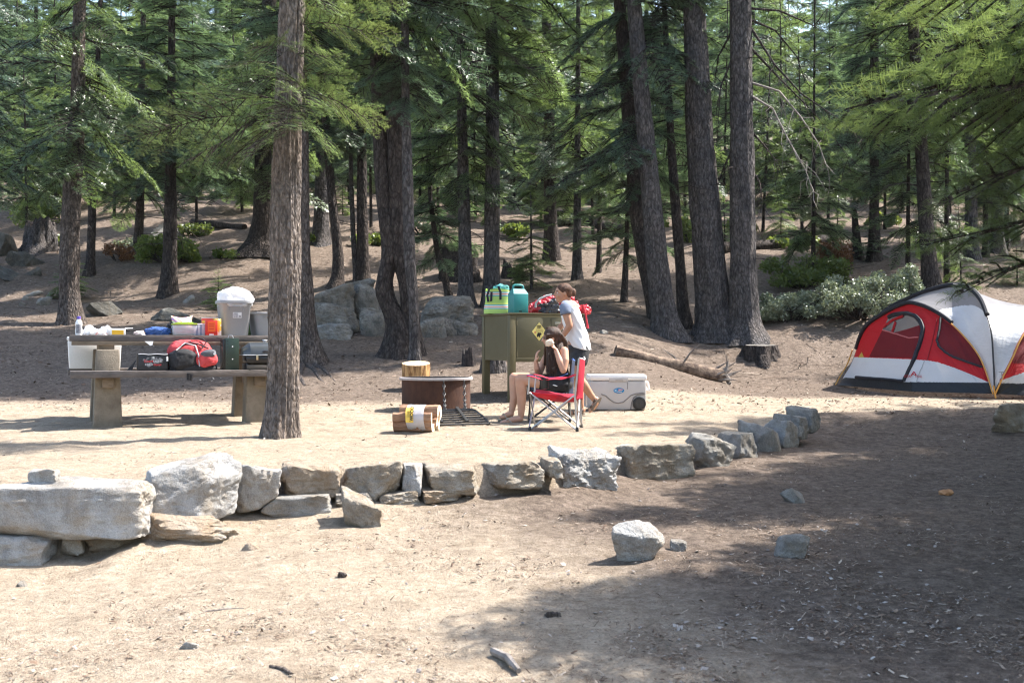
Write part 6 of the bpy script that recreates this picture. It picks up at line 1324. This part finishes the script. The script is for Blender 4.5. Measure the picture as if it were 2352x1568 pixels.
hand(mb, W(1278, 762, .16), Vector((-.8, -.2, -.4)), Vector((.2, -.3, -.8)), -1, .5)
# standing leg, then the leg stepping back on its toes
limb(mb, [W(1322, 800, .08), W(1322, 835, .06), W(1325, 868, .03)], [.092, .078, .058], 16); limb(mb, [W(1325, 868, .03), W(1331, 893, .05), W(1333, 920, .05), W(1335, 940, .05)], [.057, .056, .042, .036], 16)
limb(mb, [W(1338, 941, .05), W(1328, 946, .03), W(1312, 949, .0), W(1304, 950, -.02)], [.038, .036, .034, .022])
limb(mb, [W(1330, 800, -.06), W(1328, 835, -.10), W(1325, 866, -.12)], [.094, .080, .058], 16); limb(mb, [W(1326, 866, -.12), W(1341, 884, -.08), W(1354, 903, -.04), W(1365, 917, -.02)], [.060, .058, .045, .036], 16)
limb(mb, [W(1369, 917, -.02), W(1368, 927, -.03), W(1360, 938, -.05), W(1355, 944, -.07)], [.037, .036, .034, .022])
body = fuse(mb, 'body', skin, t, .006)
face_bits(t, q, Q)
# shirt: rings from the hem to the neck
shirt_m = M('white_jersey', (.84, .83, .83), None, rough=.85, bump=.25, bscale=14, transl=.15); sleeve_m = M('heather_blue_jersey', (.135, .16, .225), (.165, .195, .265), 60, .85, .2, 20)
rings = [(1331, 800, 26, .20, -.16), (1330, 790, 26, .20, -.14), (1326, 775, 25.5, .185, -.10), (1321, 757, 25, .18, -.06), (1316, 738, 24, .185, -.02), (1312, 722, 23, .195, .02), (1308, 710, 21.5, .198, .06), (1306, 701, 18, .175, .10), (1304, 694.5, 11.5, .10, .16), (1303, 692, 10.5, .088, .2)]
rk = np.array(rings); tt = np.linspace(0, len(rings) - 1, 40); RI = np.stack([np.interp(tt, np.arange(len(rings)), rk[:, j]) for j in range(5)], -1)
for _ in range(2): RI[1:-1] = (RI[:-2] + 2 * RI[1:-1] + RI[2:]) / 4
def shirt_pt(a, b):
    r = RI[min(int(round(b * 39)), 39)]; th = 2 * math.pi * a; h = r[2] / F * Yw; x = math.cos(th) * h; y = math.sin(th) * r[3]; c = W(r[0], r[1])
    fold = .016 * math.sin(th * 3 + b * 9) * (1 - b) + .013 * math.sin(th * 7 - b * 14) * (1 - b) ** .6 + .010 * math.sin(th * 11 + b * 31)
    return c + Vector((x * (1 + fold * 3), y * (1 + fold * 2), -x * r[4] * -1.2 + .008 * math.sin(th * 2 + 1) * (b < .1)))
mb = MB(); mb.grid(shirt_pt, 56, 39, closed=True); sh = mb.build('shirt', shirt_m, t, sharp=None)
md = sh.modifiers.new('thick', 'SOLIDIFY'); md.thickness = .005
for (pts, rad) in (([W(1302, 702, -.13), W(1298, 708, -.19), W(1299, 717, -.205), W(1300, 722, -.207)], [.075, .072, .066, .066]), ([W(1308, 702, .13), W(1303, 708, .19), W(1301, 720, .22)], [.075, .072, .066])):
    mb = MB(); mb.tube(pts, rad, 20, cap=False); sl = mb.build('sleeve', sleeve_m, t, sharp=None); md = sl.modifiers.new('thick', 'SOLIDIFY'); md.thickness = .004
shorts_m = M('dark_shorts', (.020, .021, .024), (.035, .036, .04), 14, .7, .3, 40); mb = MB()
mb.ell(W(1328, 800), (.150, .185, .115), None, 20, 14); limb(mb, [W(1322, 803, .085), W(1322, 822, .07)], [.115, .112], 18); limb(mb, [W(1332, 803, -.07), W(1330, 826, -.095)], [.118, .112], 18)
fuse(mb, 'shorts', shorts_m, t, .008, 4)
MB().tube([W(1304.5, 796, -.16), W(1305, 806, -.19), W(1306, 818, -.205)], .004, 5).build('white_piping', shirt_m, t)
# hair
mb = MB(); mb.ell(q(-.024, 0, .041), (.102, .085, .087), Q, 22, 16); mb.ell(q(-.066, 0, .0), (.055, .066, .058), Q, 16, 12); mb.tube([q(-.05, 0, -.03), q(-.085, 0, -.02), q(-.10, 0, .01)], [.035, .034, .03], 10, rnd=True)
mb.ell(q(-.128, 0, .012), (.042, .040, .054), Q, 14, 12); mb.tube([q(-.10, 0, .05), q(-.15, -.01, .045), q(-.165, -.01, -.01)], [.02, .018, .008], 8, rnd=True)
fuse(mb, 'hair', hair_w, t, .006, 2)
def strands(name, mat, par, gen, n, r, seed):
    rg_ = random.Random(seed); sm = MB()
    for k in range(n):
        pts = gen(rg_); sm.tube(pts, [r] * (len(pts) - 1) + [r * .35], 4)
    return sm.build(name, mat, par)
def gw(g_):
    a = g_.uniform(-1, 1); y0 = .086 * a; z0 = .125 * (1 - .55 * a * a) ; x0 = .060 - .05 * abs(a)
    return [q(x0, y0 * .8, z0 - .045), q(x0 - .05, y0 * 1.05, z0 - .012 + g_.uniform(-.003, .004)), q(-.075, y0 * .85, z0 * .55 + .01), q(-.115, y0 * .3, .02 + g_.uniform(-.02, .02))]
strands('hair_strands', hair_w, t, gw, 70, .0034, 2)
mb = MB(); mb.tube([q(-.12, -.01, .055), q(-.137, -.02, .02), q(-.135, -.02, -.02)], [.010, .013, .008], 8, rnd=True); mb.build('hair_clip', M('hair_clip_grey', (.45, .42, .40), (.2, .18, .17), 30, .3), t)
sand_m = M('brown_sandal', (.075, .055, .042), (.11, .08, .062), 20, .7, .3); sole_m = M('sandal_sole', (.16, .13, .105), None, rough=.8)
def sandal(heel, toe, dn, straps, wid=.042):
    d = (toe - heel); l = d.length; d.normalize(); x = d.cross(dn).normalized(); mb = MB(); n = 24
    pr = []
    for k in range(n):
        a = 2 * math.pi * k / n; s_ = math.cos(a); pr.append(heel.lerp(toe, .5) + d * (l / 2 + .015) * s_ + x * wid * math.sin(a) * (1 + .12 * s_) + dn * .034)
    mb.prism(pr, dn * .022); s = mb.build('sandal', sole_m, t, sharp=40)
    for f_, hgt in straps:
        c = heel + d * l * f_; MB().tube([c + x * (wid * math.cos(a)) - dn * (hgt * math.sin(a) - .02) for a in np.linspace(0, math.pi, 9)], .012, 6).build('strap', sand_m, s)
sandal(W(1341, 942, .05), W(1300, 950, -.02), Vector((0, 0, -1)), ((.15, .05), (.62, .04)))
sandal(W(1371, 919, -.02), W(1354, 945, -.07), Vector((.80, -.1, .42)).normalized(), ((.2, .045), (.68, .036)))

# --- seated girl with long hair
Yg = 13.98; W = lambda u, v, dy=0: P(u, v, Yg + dy)
t = thing('person', 'long-haired girl in black top and glasses sitting in the blue chair', 'person', Vector((W(1240, 968).x, Yg, hz(W(1240, 968).x, Yg))))
hc = W(1266, 776, -.03); fwd = Vector((-1, -.10, -.10)); mb = MB()
q, Q = head(mb, hc, fwd, Vector((-.05, -.04, 1)), .98)
limb(mb, [W(1271, 789), W(1276, 798), W(1280, 806)], [.050, .048, .058]); limb(mb, [W(1280, 812), W(1281, 835), W(1284, 860), W(1287, 878)], [.095, .10, .105, .12], 18)
mb.ell(W(1280, 810), (.085, .165, .06), None, 18, 12); mb.ell(W(1286, 880), (.13, .165, .10), None, 18, 12)
# near arm raised to the face
limb(mb, [W(1296, 806, -.16), W(1298, 828, -.22), W(1294, 849, -.25)], [.050, .045, .040]); limb(mb, [W(1294, 849, -.25), W(1286, 830, -.24), W(1277, 804, -.20)], [.041, .037, .025])
hand(mb, W(1277, 804, -.20), Vector((-.45, .05, .75)), Vector((-.8, .15, -.35)), 1, (.62, .66, .72, .8), .98)
# far arm, hand up with a finger raised
limb(mb, [W(1262, 808, .15), W(1247, 836, .14), W(1237, 860, .06)], [.048, .043, .038]); limb(mb, [W(1237, 860, .06), W(1233, 845, -.02), W(1231, 829, -.04)], [.039, .034, .024])
hand(mb, W(1231, 830, -.04), Vector((.05, -.05, 1)), Vector((.9, .2, .3)), -1, (.7, .75, .8, .85), .95)
# legs: knees forward, shins down, feet in flip-flops
limb(mb, [W(1284, 882, -.08), W(1240, 877, -.10), W(1197, 871, -.11)], [.092, .080, .062], 16); limb(mb, [W(1195, 871, -.11), W(1197, 893, -.10), W(1198, 920, -.09), W(1197, 954, -.08)], [.062, .064, .052, .035], 16)
limb(mb, [W(1195, 962, -.08), W(1180, 964, -.09), W(1164, 968.5, -.10), W(1152, 970, -.11)], [.036, .036, .032, .020]); 
limb(mb, [W(1282, 880, .09), W(1230, 872, .09), W(1182, 867, .08)], [.090, .078, .060], 16); limb(mb, [W(1181, 867, .08), W(1182, 890, .08), W(1181, 915, .06), W(1175, 944, .05)], [.060, .061, .050, .034], 16)
limb(mb, [W(1174, 950, .05), W(1164, 953, .04), W(1155, 957.5, .03), W(1150, 958.5, .02)], [.035, .034, .030, .019])
for k in range(5):
    b = W(1151 + k * 1.2, 970.5 - .5 * (k == 0), -.145 + .019 * k); limb(mb, [b + Vector((.03, 0, .004)), b + Vector((-.012, 0, -.004))], [.010 - .0009 * k, .0095 - .0009 * k], 8)
fuse(mb, 'body', skin2, t, .006)
face_bits(t, q, Q, .98)
blkt = M('black_top', (.012, .012, .014), (.022, .022, .026), 20, .8, .2, 40)
rings = [(1287, 884, 26, .19), (1286, 872, 24, .175), (1284, 855, 22.5, .165), (1281, 836, 21.5, .165), (1280, 820, 20.5, .165), (1281, 808, 16, .14), (1280, 803, 11, .09)]
rk = np.array(rings); tt = np.linspace(0, len(rings) - 1, 30); RG = np.stack([np.interp(tt, np.arange(len(rings)), rk[:, j]) for j in range(4)], -1)
def top_pt(a, b):
    r = RG[min(int(round(b * 29)), 29)]; th = 2 * math.pi * a; h = r[2] / F * Yg; f_ = 1 + .02 * math.sin(th * 5 + b * 8); return W(r[0], r[1]) + Vector((math.cos(th) * h * f_, math.sin(th) * r[3] * f_, 0))
mb = MB(); mb.grid(top_pt, 44, 29, closed=True); tp_ = mb.build('top', blkt, t, sharp=None); md = tp_.modifiers.new('thick', 'SOLIDIFY'); md.thickness = .004
mb = MB(); limb(mb, [W(1288, 882, -.08), W(1262, 881, -.09), W(1250, 880, -.10)], [.105, .098, .092], 18); limb(mb, [W(1286, 880, .09), W(1258, 877, .09), W(1246, 876, .09)], [.102, .095, .09], 18); mb.ell(W(1287, 882), (.15, .19, .10), None, 18, 12)
fuse(mb, 'shorts', blkt, t, .008, 3)
for k in range(3): MB().ell(W(1272 + 3 * k, 884 + k, -.19), (.012, .003, .006)).build('print_mark', label_w, t)
txt('LOVE', .036, M('pale_print', (.35, .34, .32), None), t, W(1266, 846, -.178), Vector((1, 0, .05)), UPV, bold=.001)
# hair: cap, long strands falling in front and behind
mb = MB(); mb.ell(q(-.022, 0, .042), (.104, .090, .090), Q, 22, 16); mb.ell(q(-.065, 0, -.02), (.065, .082, .085), Q, 18, 12)
rg = random.Random(11)
for k in range(16):
    y = -.088 + .0; x0 = -.075 + .0066 * k; e = W(1256 + 2.4 * k + rg.uniform(-1.5, 1.5), (853 if k < 8 else 840 - (k - 8) * 2.2) + rg.uniform(-4, 4), -.15 - .02 * math.sin(k))
    s_ = q(.030 - .0085 * k, -.070, .055 - .004 * k); m_ = s_.lerp(e, .5) + Vector((.012, -.050, .0)); m2 = s_.lerp(e, .22) + Vector((.008, -.045, .01)); limb(mb, [s_, m2, m_, e], [.020, .026, .026, .010], 8)
for k in range(10):
    s_ = q(-.06 - .005 * k, -.05 + .012 * k, .03); e = W(1284 + 1.6 * k + rg.uniform(-1, 1), 822 + rg.uniform(-6, 6), -.12 + .025 * k); limb(mb, [s_, s_.lerp(e, .35) + Vector((.035, -.01, .0)), s_.lerp(e, .7) + Vector((.03, -.01, 0)), e], [.026, .032, .03, .010], 8)
for k in range(5):
    s_ = q(.05 - .02 * k, .075, .04); e = W(1250 + 3 * k, 838, .10); limb(mb, [s_, s_.lerp(e, .5) + Vector((0, .04, 0)), e], [.02, .024, .010], 8)
fuse(mb, 'hair', hair_g, t, .006, 1)
def gg(g_):
    k = g_.uniform(0, 15); e = W(1254 + 2.5 * k + g_.uniform(-4, 4), (858 if k < 8 else 844 - (k - 8) * 2.2) + g_.uniform(-8, 8), -.175 - .03 * g_.random())
    c_ = q(g_.uniform(-.03, .05), g_.uniform(-.03, .01), .128); s_ = q(.045 - .0085 * k, -.082, .055 - .004 * k); m2 = s_.lerp(e, .3) + Vector((.010 + g_.uniform(-.01, .01), -.060 - .012 * g_.random(), .01)); m_ = s_.lerp(e, .65) + Vector((.012 + g_.uniform(-.012, .012), -.055 - .015 * g_.random(), 0))
    return [c_, s_, m2, m_, e]
strands('hair_strands', hair_g, t, gg, 130, .0036, 3)
g = MB()
for y in (-1, 1): g.tube([q(.088, y * .033 + .024 * math.cos(a), .006 + .018 * math.sin(a)) for a in np.linspace(0, 6.283, 15)], .0026, 5); g.tube([q(.086, y * .056, .01), q(.02, y * .080, .012)], .0026, 5)
g.tube([q(.094, -.01, .008), q(.094, .01, .008)], .0026, 5); g.build('glasses', black_p, t)
ff = M('flip_flop', (.20, .165, .12), (.25, .21, .16), 14, .8)
for heel, toe in ((W(1200, 970, -.08), W(1146, 972.5, -.115)), (W(1178, 957, .05), W(1143, 962, .02))):
    d = (toe - heel); l = d.length; d.normalize(); x = d.cross(UPV).normalized(); n = 26; mb = MB()
    mb.prism([heel.lerp(toe, .5) + d * l * .5 * math.cos(2 * math.pi * k / n) + x * .045 * math.sin(2 * math.pi * k / n) + Vector((0, 0, -.010)) for k in range(n)], Vector((0, 0, -.016))); s = mb.build('flip_flop', ff, t, sharp=40)
    tp0 = heel + d * l * .78; 
    for sg in (1, -1): MB().tube([tp0 + Vector((0, 0, .018)), heel + d * l * .62 + x * .028 * sg + Vector((0, 0, .055)), heel + d * l * .45 + x * .042 * sg + Vector((0, 0, -.005))], .006, 6).build('strap', M('flip_strap', (.42, .38, .30), None), s)
sb_ = W(1262, 787, -.235); D, Fc = ICO[4]; V = np.sign(D) * np.abs(D) ** .8 * np.array([.050, .028, .036]); V *= (1 + fbm(D * 3, 3) * .15)[:, None]
mr_ = np.array(Matrix.Rotation(R(-25), 3, 'Y')); o = link('wrap', mesh_np('wrap', V @ mr_.T, Fc, [M('tortilla', (.62, .50, .34), (.74, .68, .56), 16, .7, .3)], True, sharp=40), loc=sb_); setp(o, 'half-eaten bread wrap held up by the seated girl', 'sandwich')
# ------------------------------------------------------------------ tent
tn_red = M('tent_red', (.50, .012, .018), (.54, .016, .022), 3, .6, .6, 11, transl=.30, stretch=(1, 1, 2.5)); tn_maroon = M('tent_maroon_mesh', (.15, .008, .012), (.18, .010, .014), 4, .7, .15, 30, transl=.25)
tn_white = M('tent_white', (.66, .67, .69), (.70, .71, .73), 3, .6, .6, 10, transl=.30, stretch=(1, 1, 2.5)); tn_floor = M('tent_floor', (.010, .011, .014), (.016, .017, .020), 6, .55, .25, 30); tn_trim = M('tent_trim', (.012, .012, .018), None, rough=.6)
tn_mesh = M('tent_grey_mesh', (.20, .20, .215), (.24, .24, .255), 3, .7, alpha=.80, transl=.3); tn_dark = M('tent_dark_mesh', (.035, .033, .036), None, rough=.8, alpha=.72); pole_m = M('orange_pole', (.55, .26, .05), (.62, .32, .08), 10, .4); pole_b = M('black_pole', (.02, .02, .025), None, rough=.35)
tent = thing('dome_tent', 'red, white and black two-dome family tent with an arched zip door', 'tent', Vector((6.3, 19.2, hz(6.3, 19.2))))
def curve(pts, n=60):
    p = np.array([P(u, v, Y)[:] for u, v, Y in pts]); d = np.concatenate([[0], np.cumsum(np.linalg.norm(np.diff(p, axis=0), axis=1))]); d /= d[-1]
    # Catmull-Rom through the given points
    q = np.linspace(0, 1, n); out = []
    for s in q:
        i = min(max(np.searchsorted(d, s) - 1, 0), len(p) - 2); f_ = (s - d[i]) / max(d[i + 1] - d[i], 1e-9); a = p[max(i - 1, 0)]; b = p[i]; c = p[i + 1]; e = p[min(i + 2, len(p) - 1)]
        out.append(.5 * ((2 * b) + (c - a) * f_ + (2 * a - 5 * b + 4 * c - e) * f_ ** 2 + (3 * b - a - 3 * c + e) * f_ ** 3))
    return np.array(out)
def samp(c, t):
    x = np.clip(t, 0, 1) * (len(c) - 1); i = np.minimum(x.astype(int), len(c) - 2); f_ = (x - i)[..., None]; return c[i] * (1 - f_) + c[i + 1] * f_
VF = (2282, 904, 17.5)
A1 = curve([(1928, 884, 20.75), (1940, 862, 20.85), (1958, 830, 20.75), (1983, 760, 20.35), (2020, 728, 20.0), (2076, 700, 19.5), (2113, 702, 19.1), (2160, 724, 18.7), (2206, 762, 18.3), (2253, 823, 17.9), VF])
A2 = curve([(1946, 868, 22.2), (1962, 815, 22.0), (1990, 765, 21.7), (2030, 718, 21.2), (2069, 695, 20.8), (2133, 669, 20.1), (2200, 657, 19.3), (2247, 684, 18.4), (2272, 750, 17.8), (2279, 823, 17.6), VF])
A3 = curve([(2600, 880, 20.9), (2610, 800, 20.6), (2585, 735, 20.0), (2530, 712, 19.4), (2470, 706, 18.6), (2420, 716, 18.1), (2378, 735, 17.8), (2344, 773, 17.6), (2321, 823, 17.5), (2300, 865, 17.45), VF])
B1 = np.array([P(1921, 884, 20.6)[:], P(2094, 899, 18.3)[:], P(*VF)[:]]); B3 = np.array([P(2610, 890, 20.7)[:], P(2450, 913, 17.2)[:], P(*VF)[:]])
def poly(c, t, brk):
    t = np.asarray(t); a = np.clip(t / brk, 0, 1)[..., None]; b = np.clip((t - brk) / (1 - brk), 0, 1)[..., None]; return np.where((t < brk)[..., None], c[0] * (1 - a) + c[1] * a, c[1] * (1 - b) + c[2] * b)
def front(A, B, brk, nu, nv, bulge=.05):
    t = np.linspace(0, 1, nu + 1); s = np.linspace(0, 1, nv + 1); T, S = np.meshgrid(t, s)
    P0 = poly(B, T, brk); P1 = samp(A, T); p = P0 * (1 - S[..., None]) + P1 * S[..., None]
    p[..., 2] += bulge * np.sin(np.pi * S) * np.sin(np.pi * T); w = .022 * fbm(np.stack([T * 14 + S * 6, S * 3 - T * 3, T * 0], -1).reshape(-1, 3), 3).reshape(T.shape); p[..., 1] += w; return p, T, S
def inside(px, py, poly_):
    r = np.zeros(px.shape, bool); n = len(poly_)
    for i in range(n):
        x0, y0 = poly_[i]; x1, y1 = poly_[(i + 1) % n]; c = (y0 > py) != (y1 > py); r ^= c & (px < (x1 - x0) * (py - y0) / (y1 - y0 + 1e-9) + x0)
    return r
K = lambda l: [(1905.7 + .1898 * a, 633 + .1898 * b) for a, b in l]
def panels(p, reg, names, parent=tent):
    """reg: (nv, nu) ints per quad; one mesh per region"""
    nv, nu = reg.shape; w = nu + 1; V = p.reshape(-1, 3) - np.array(ORG[parent.name]); i = (np.arange(nv)[:, None] * w + np.arange(nu)[None]); Fc = np.stack([i, i + 1, i + w + 1, i + w], -1); out = {}
    for k, (nm, mt) in names.items():
        f_ = Fc[reg == k]
        if len(f_) == 0: continue
        us, inv = np.unique(f_, return_inverse=True); out[k] = link(nm, mesh_np(nm, V[us], inv.reshape(-1, 4), [mt]), parent)
    return out
p, T, S = front(A1, B1, .52, 340, 200)
cen = (p[:-1, :-1] + p[1:, 1:]) / 2; zz = cen[..., 2]; zg = .245
uu = UC + cen[..., 0] / cen[..., 1] * F; vv = VC - (cen[..., 2] - CZ) / cen[..., 1] * F     # the pattern sewn into the cloth, laid out once on the real surface
white_lo = K([(0, 1600), (-200, 985), (330, 985), (1000, 1012), (1180, 1025), (1300, 1045), (1500, 1110), (1700, 1190), (1915, 1285), (2400, 1500), (2400, 1800)])
win = K([(715, 500), (830, 475), (940, 468), (1040, 505), (1095, 570), (1115, 640), (1085, 800), (1015, 1000), (475, 985)])
dark = K([(600, 660), (655, 655), (770, 690), (960, 640), (1100, 592), (1200, 500), (900, 380), (600, 420)])
win2 = K([(1345, 505), (1590, 690), (1830, 1005), (1850, 1105), (1650, 1035), (1500, 980), (1400, 925), (1320, 845), (1300, 780), (1335, 640)])
floor_ = K([(0, 1600), (60, 1300), (185, 1232), (320, 1240), (880, 1285), (1900, 1293), (2500, 1310), (2500, 1800)])
reg = np.zeros(uu.shape, int); reg[inside(uu, vv, white_lo)] = 1; reg[inside(uu, vv, win)] = 2; reg[inside(uu, vv, win) & inside(uu, vv, dark)] = 3; reg[inside(uu, vv, win2)] = 4; reg[inside(uu, vv, floor_)] = 5
pn = panels(p, reg, {0: ('red_wall', tn_red), 1: ('white_wall', tn_white), 2: ('door_flap', tn_maroon), 3: ('door_mesh', tn_dark), 4: ('side_window', tn_maroon), 5: ('floor_tub', tn_floor)})
# trims run along the same cloth: look the surface point up by its pattern position
def on(l, off=.012):
    out = []
    for a, b in l:
        d = (uu - a) ** 2 + (vv - b) ** 2; j = np.unravel_index(np.argmin(d), d.shape); c = cen[j]; out.append(Vector(c) + Vector((-.35, -.93, .1)) * off)
    return out
def dens(l, n=6): return [(l[i][0] + (l[i + 1][0] - l[i][0]) * q / n, l[i][1] + (l[i + 1][1] - l[i][1]) * q / n) for i in range(len(l) - 1) for q in range(n)] + [l[-1]]
def trim(nm, l, r, m, par=tent, off=.012, n=6): return MB().tube(on(dens(K(l), n), off), r, 6).build(nm, m, par)
trim('door_zip', [(715, 500), (760, 478), (830, 463), (940, 455), (1040, 492), (1095, 550), (1128, 640), (1100, 790), (1050, 930), (1005, 1050), (900, 1272)], .036, tn_trim)
trim('door_sill', [(320, 1228), (600, 1250), (890, 1275)], .026, tn_trim); trim('window_piping', [(1342, 500), (1332, 640), (1297, 780), (1318, 850), (1400, 930), (1500, 985), (1650, 1040), (1850, 1108)], .018, tn_trim)
trim('seam', [(1180, 1025), (1240, 800), (1300, 520)], .006, M('dark_red_seam', (.25, .01, .015), None)); trim('seam', [(1150, 1030), (1095, 1150), (1050, 1285)], .005, M('grey_seam', (.40, .41, .42), None))
trim('inner_red_band', [(655, 620), (760, 540), (890, 490)], .026, tn_red, off=.004); trim('inner_red_band', [(760, 680), (780, 620), (800, 560)], .022, tn_red, off=.004); trim('flap_fold', [(640, 655), (900, 735), (950, 752), (1075, 745)], .010, M('pink_fold', (.50, .14, .14), None), off=.004)
for k, (a, b) in enumerate(((1.0, 0),)):
    lg = on(K([(980, 1205), (1015, 1160), (1030, 1163), (1050, 1205), (1015, 1205), (1022, 1190)]), .016); mb = MB(); mb.add(lg[:4], [[0, 1, 2, 3]]); mb.build('logo', tn_red, tent, smooth=False)
    mb = MB(); w3 = on(K([(1005, 1206), (1022, 1188), (1010, 1180), (1018, 1178), (1034, 1190), (1020, 1206)]), .019); mb.add(w3, [[0, 1, 2, 3, 4, 5]]); mb.build('logo_path', tn_white, tent, smooth=False)
a_, b_ = on(K([(970, 1219), (1050, 1221)]), .016); txt('OZARK TRAIL', .055, tn_red, tent, a_.lerp(b_, .5), b_ - a_, UPV)
tr_ = on(K([(345, 990), (412, 985), (390, 922)]), .014); mb = MB(); mb.add(tr_, [[0, 1, 2]]); mb.build('yellow_tag', M('tent_tag', (.62, .40, .06), (.5, .3, .05), 30, .6), tent, smooth=False)
# right hand wall, mostly out of frame
p, T, S = front(A3, B3, .52, 150, 90); c3 = (p[:-1, :-1] + p[1:, 1:]) / 2; u3 = UC + c3[..., 0] / c3[..., 1] * F; v3 = VC - (c3[..., 2] - CZ) / c3[..., 1] * F
reg = np.zeros(u3.shape, int); reg[inside(u3, v3, K([(2000, 1310), (2060, 1270), (2352, 1170), (2700, 1090), (4000, 1000), (4000, 1800), (1900, 1800)]))] = 1
reg[inside(u3, v3, K([(2215, 1060), (2352, 1065), (2500, 1020), (2800, 900), (2800, 600), (2330, 740), (2200, 990)]))] = 4; reg[inside(u3, v3, K([(1900, 1295), (2352, 1305), (4000, 1330), (4000, 1900), (1900, 1900)]))] = 5
panels(p, reg, {0: ('red_wall', tn_red), 1: ('white_wall', tn_white), 4: ('side_window', tn_maroon), 5: ('floor_tub', tn_floor)})
# fly between the hoops
def ruled(A, B, nu, nv, sag, push=0.0):
    t = np.linspace(0, 1, nu + 1); s = np.linspace(0, 1, nv + 1); T, S = np.meshgrid(t, s); q = samp(A, T) * (1 - S[..., None]) + samp(B, T) * S[..., None]
    q[..., 2] -= sag * np.sin(np.pi * S) * np.sin(np.pi * T) ; q[..., 1] += push * np.sin(np.pi * S) * np.sin(np.pi * T); q[..., 2] += .010 * fbm(np.stack([T * 8, S * 4, T], -1).reshape(-1, 3), 3).reshape(T.shape); return q, T, S
for A, B, sag, f0, edge in ((A1, A2, .07, 'l', .60), (A2, A3, .12, 'r', .60)):
    q, T, S = ruled(A, B, 170, 60, sag); Tc = (T[:-1, :-1] + T[1:, 1:]) / 2; Sc = (S[:-1, :-1] + S[1:, 1:]) / 2
    lim = (.62 + .17 * Sc if f0 == 'l' else .79 - .17 * Sc) - .06 * np.sin(np.pi * Sc); reg = np.where(Tc > lim, 1, 0)
    panels(q, reg, {0: ('mesh_roof', tn_mesh), 1: ('white_fly', tn_white)})
def pole(nm, A, t0, t1, r, m, off=(0, 0, 0)):
    t_ = np.linspace(t0, t1, 40); MB().tube([Vector(x) + Vector(off) for x in samp(A, t_)], r, 8).build(nm, m, tent)
pole('pole_sleeve', A1, .16, .70, .034, tn_trim, (-.02, -.05, .02)); pole('tent_pole', A1, .70, 1.0, .011, pole_m, (-.03, -.06, .0)); 
pole('tent_pole', A1, .0, .16, .011, pole_m, (-.08, -.04, 0))
pole('pole_sleeve', A2, .22, .80, .040, tn_trim, (0, -.03, .02)); pole('tent_pole', A2, .80, 1.0, .013, pole_b, (0, -.04, 0)); pole('tent_pole', A3, .70, 1.0, .012, pole_m, (0, -.06, 0)); pole('pole_sleeve', A3, .2, .70, .034, tn_trim, (0, -.03, .02))
fp_ = Vector(P(*VF)); MB().tube([fp_ + Vector((-.02, -.05, .12)), fp_ + Vector((0, -.08, -.06))], .012, 6).build('stake', pole_m, tent)
txt('T', .16, M('grey_print_tent', (.30, .30, .31), None), tent, P(2301, 863, 17.36), Vector((1, 0, 0)), UPV)
MB().tube([P(2198, 660, 19.25), P(2190, 652, 19.2), P(2204, 655, 19.2)], .012, 6).build('pole_clip', pole_b, tent)

# ------------------------------------------------------------------ thin haze volume, added to lift the background like lens glare
hm = bpy.data.materials.new('haze'); hm.use_nodes = True; N = hm.node_tree.nodes; N.remove(N['Principled BSDF'])
pv = N.new('ShaderNodeVolumePrincipled'); pv.inputs['Color'].default_value = (.93, .96, 1.0, 1); pv.inputs['Density'].default_value = 0.00012; pv.inputs['Anisotropy'].default_value = 0.3
hm.node_tree.links.new(pv.outputs[0], N['Material Output'].inputs['Volume'])
hb = MB().box((0, 90, 32), (420, 250, 70)).build('haze', hm, smooth=False); setp(hb, 'thin added haze volume between the trees, imitating lens glare', 'haze', kind='stuff')
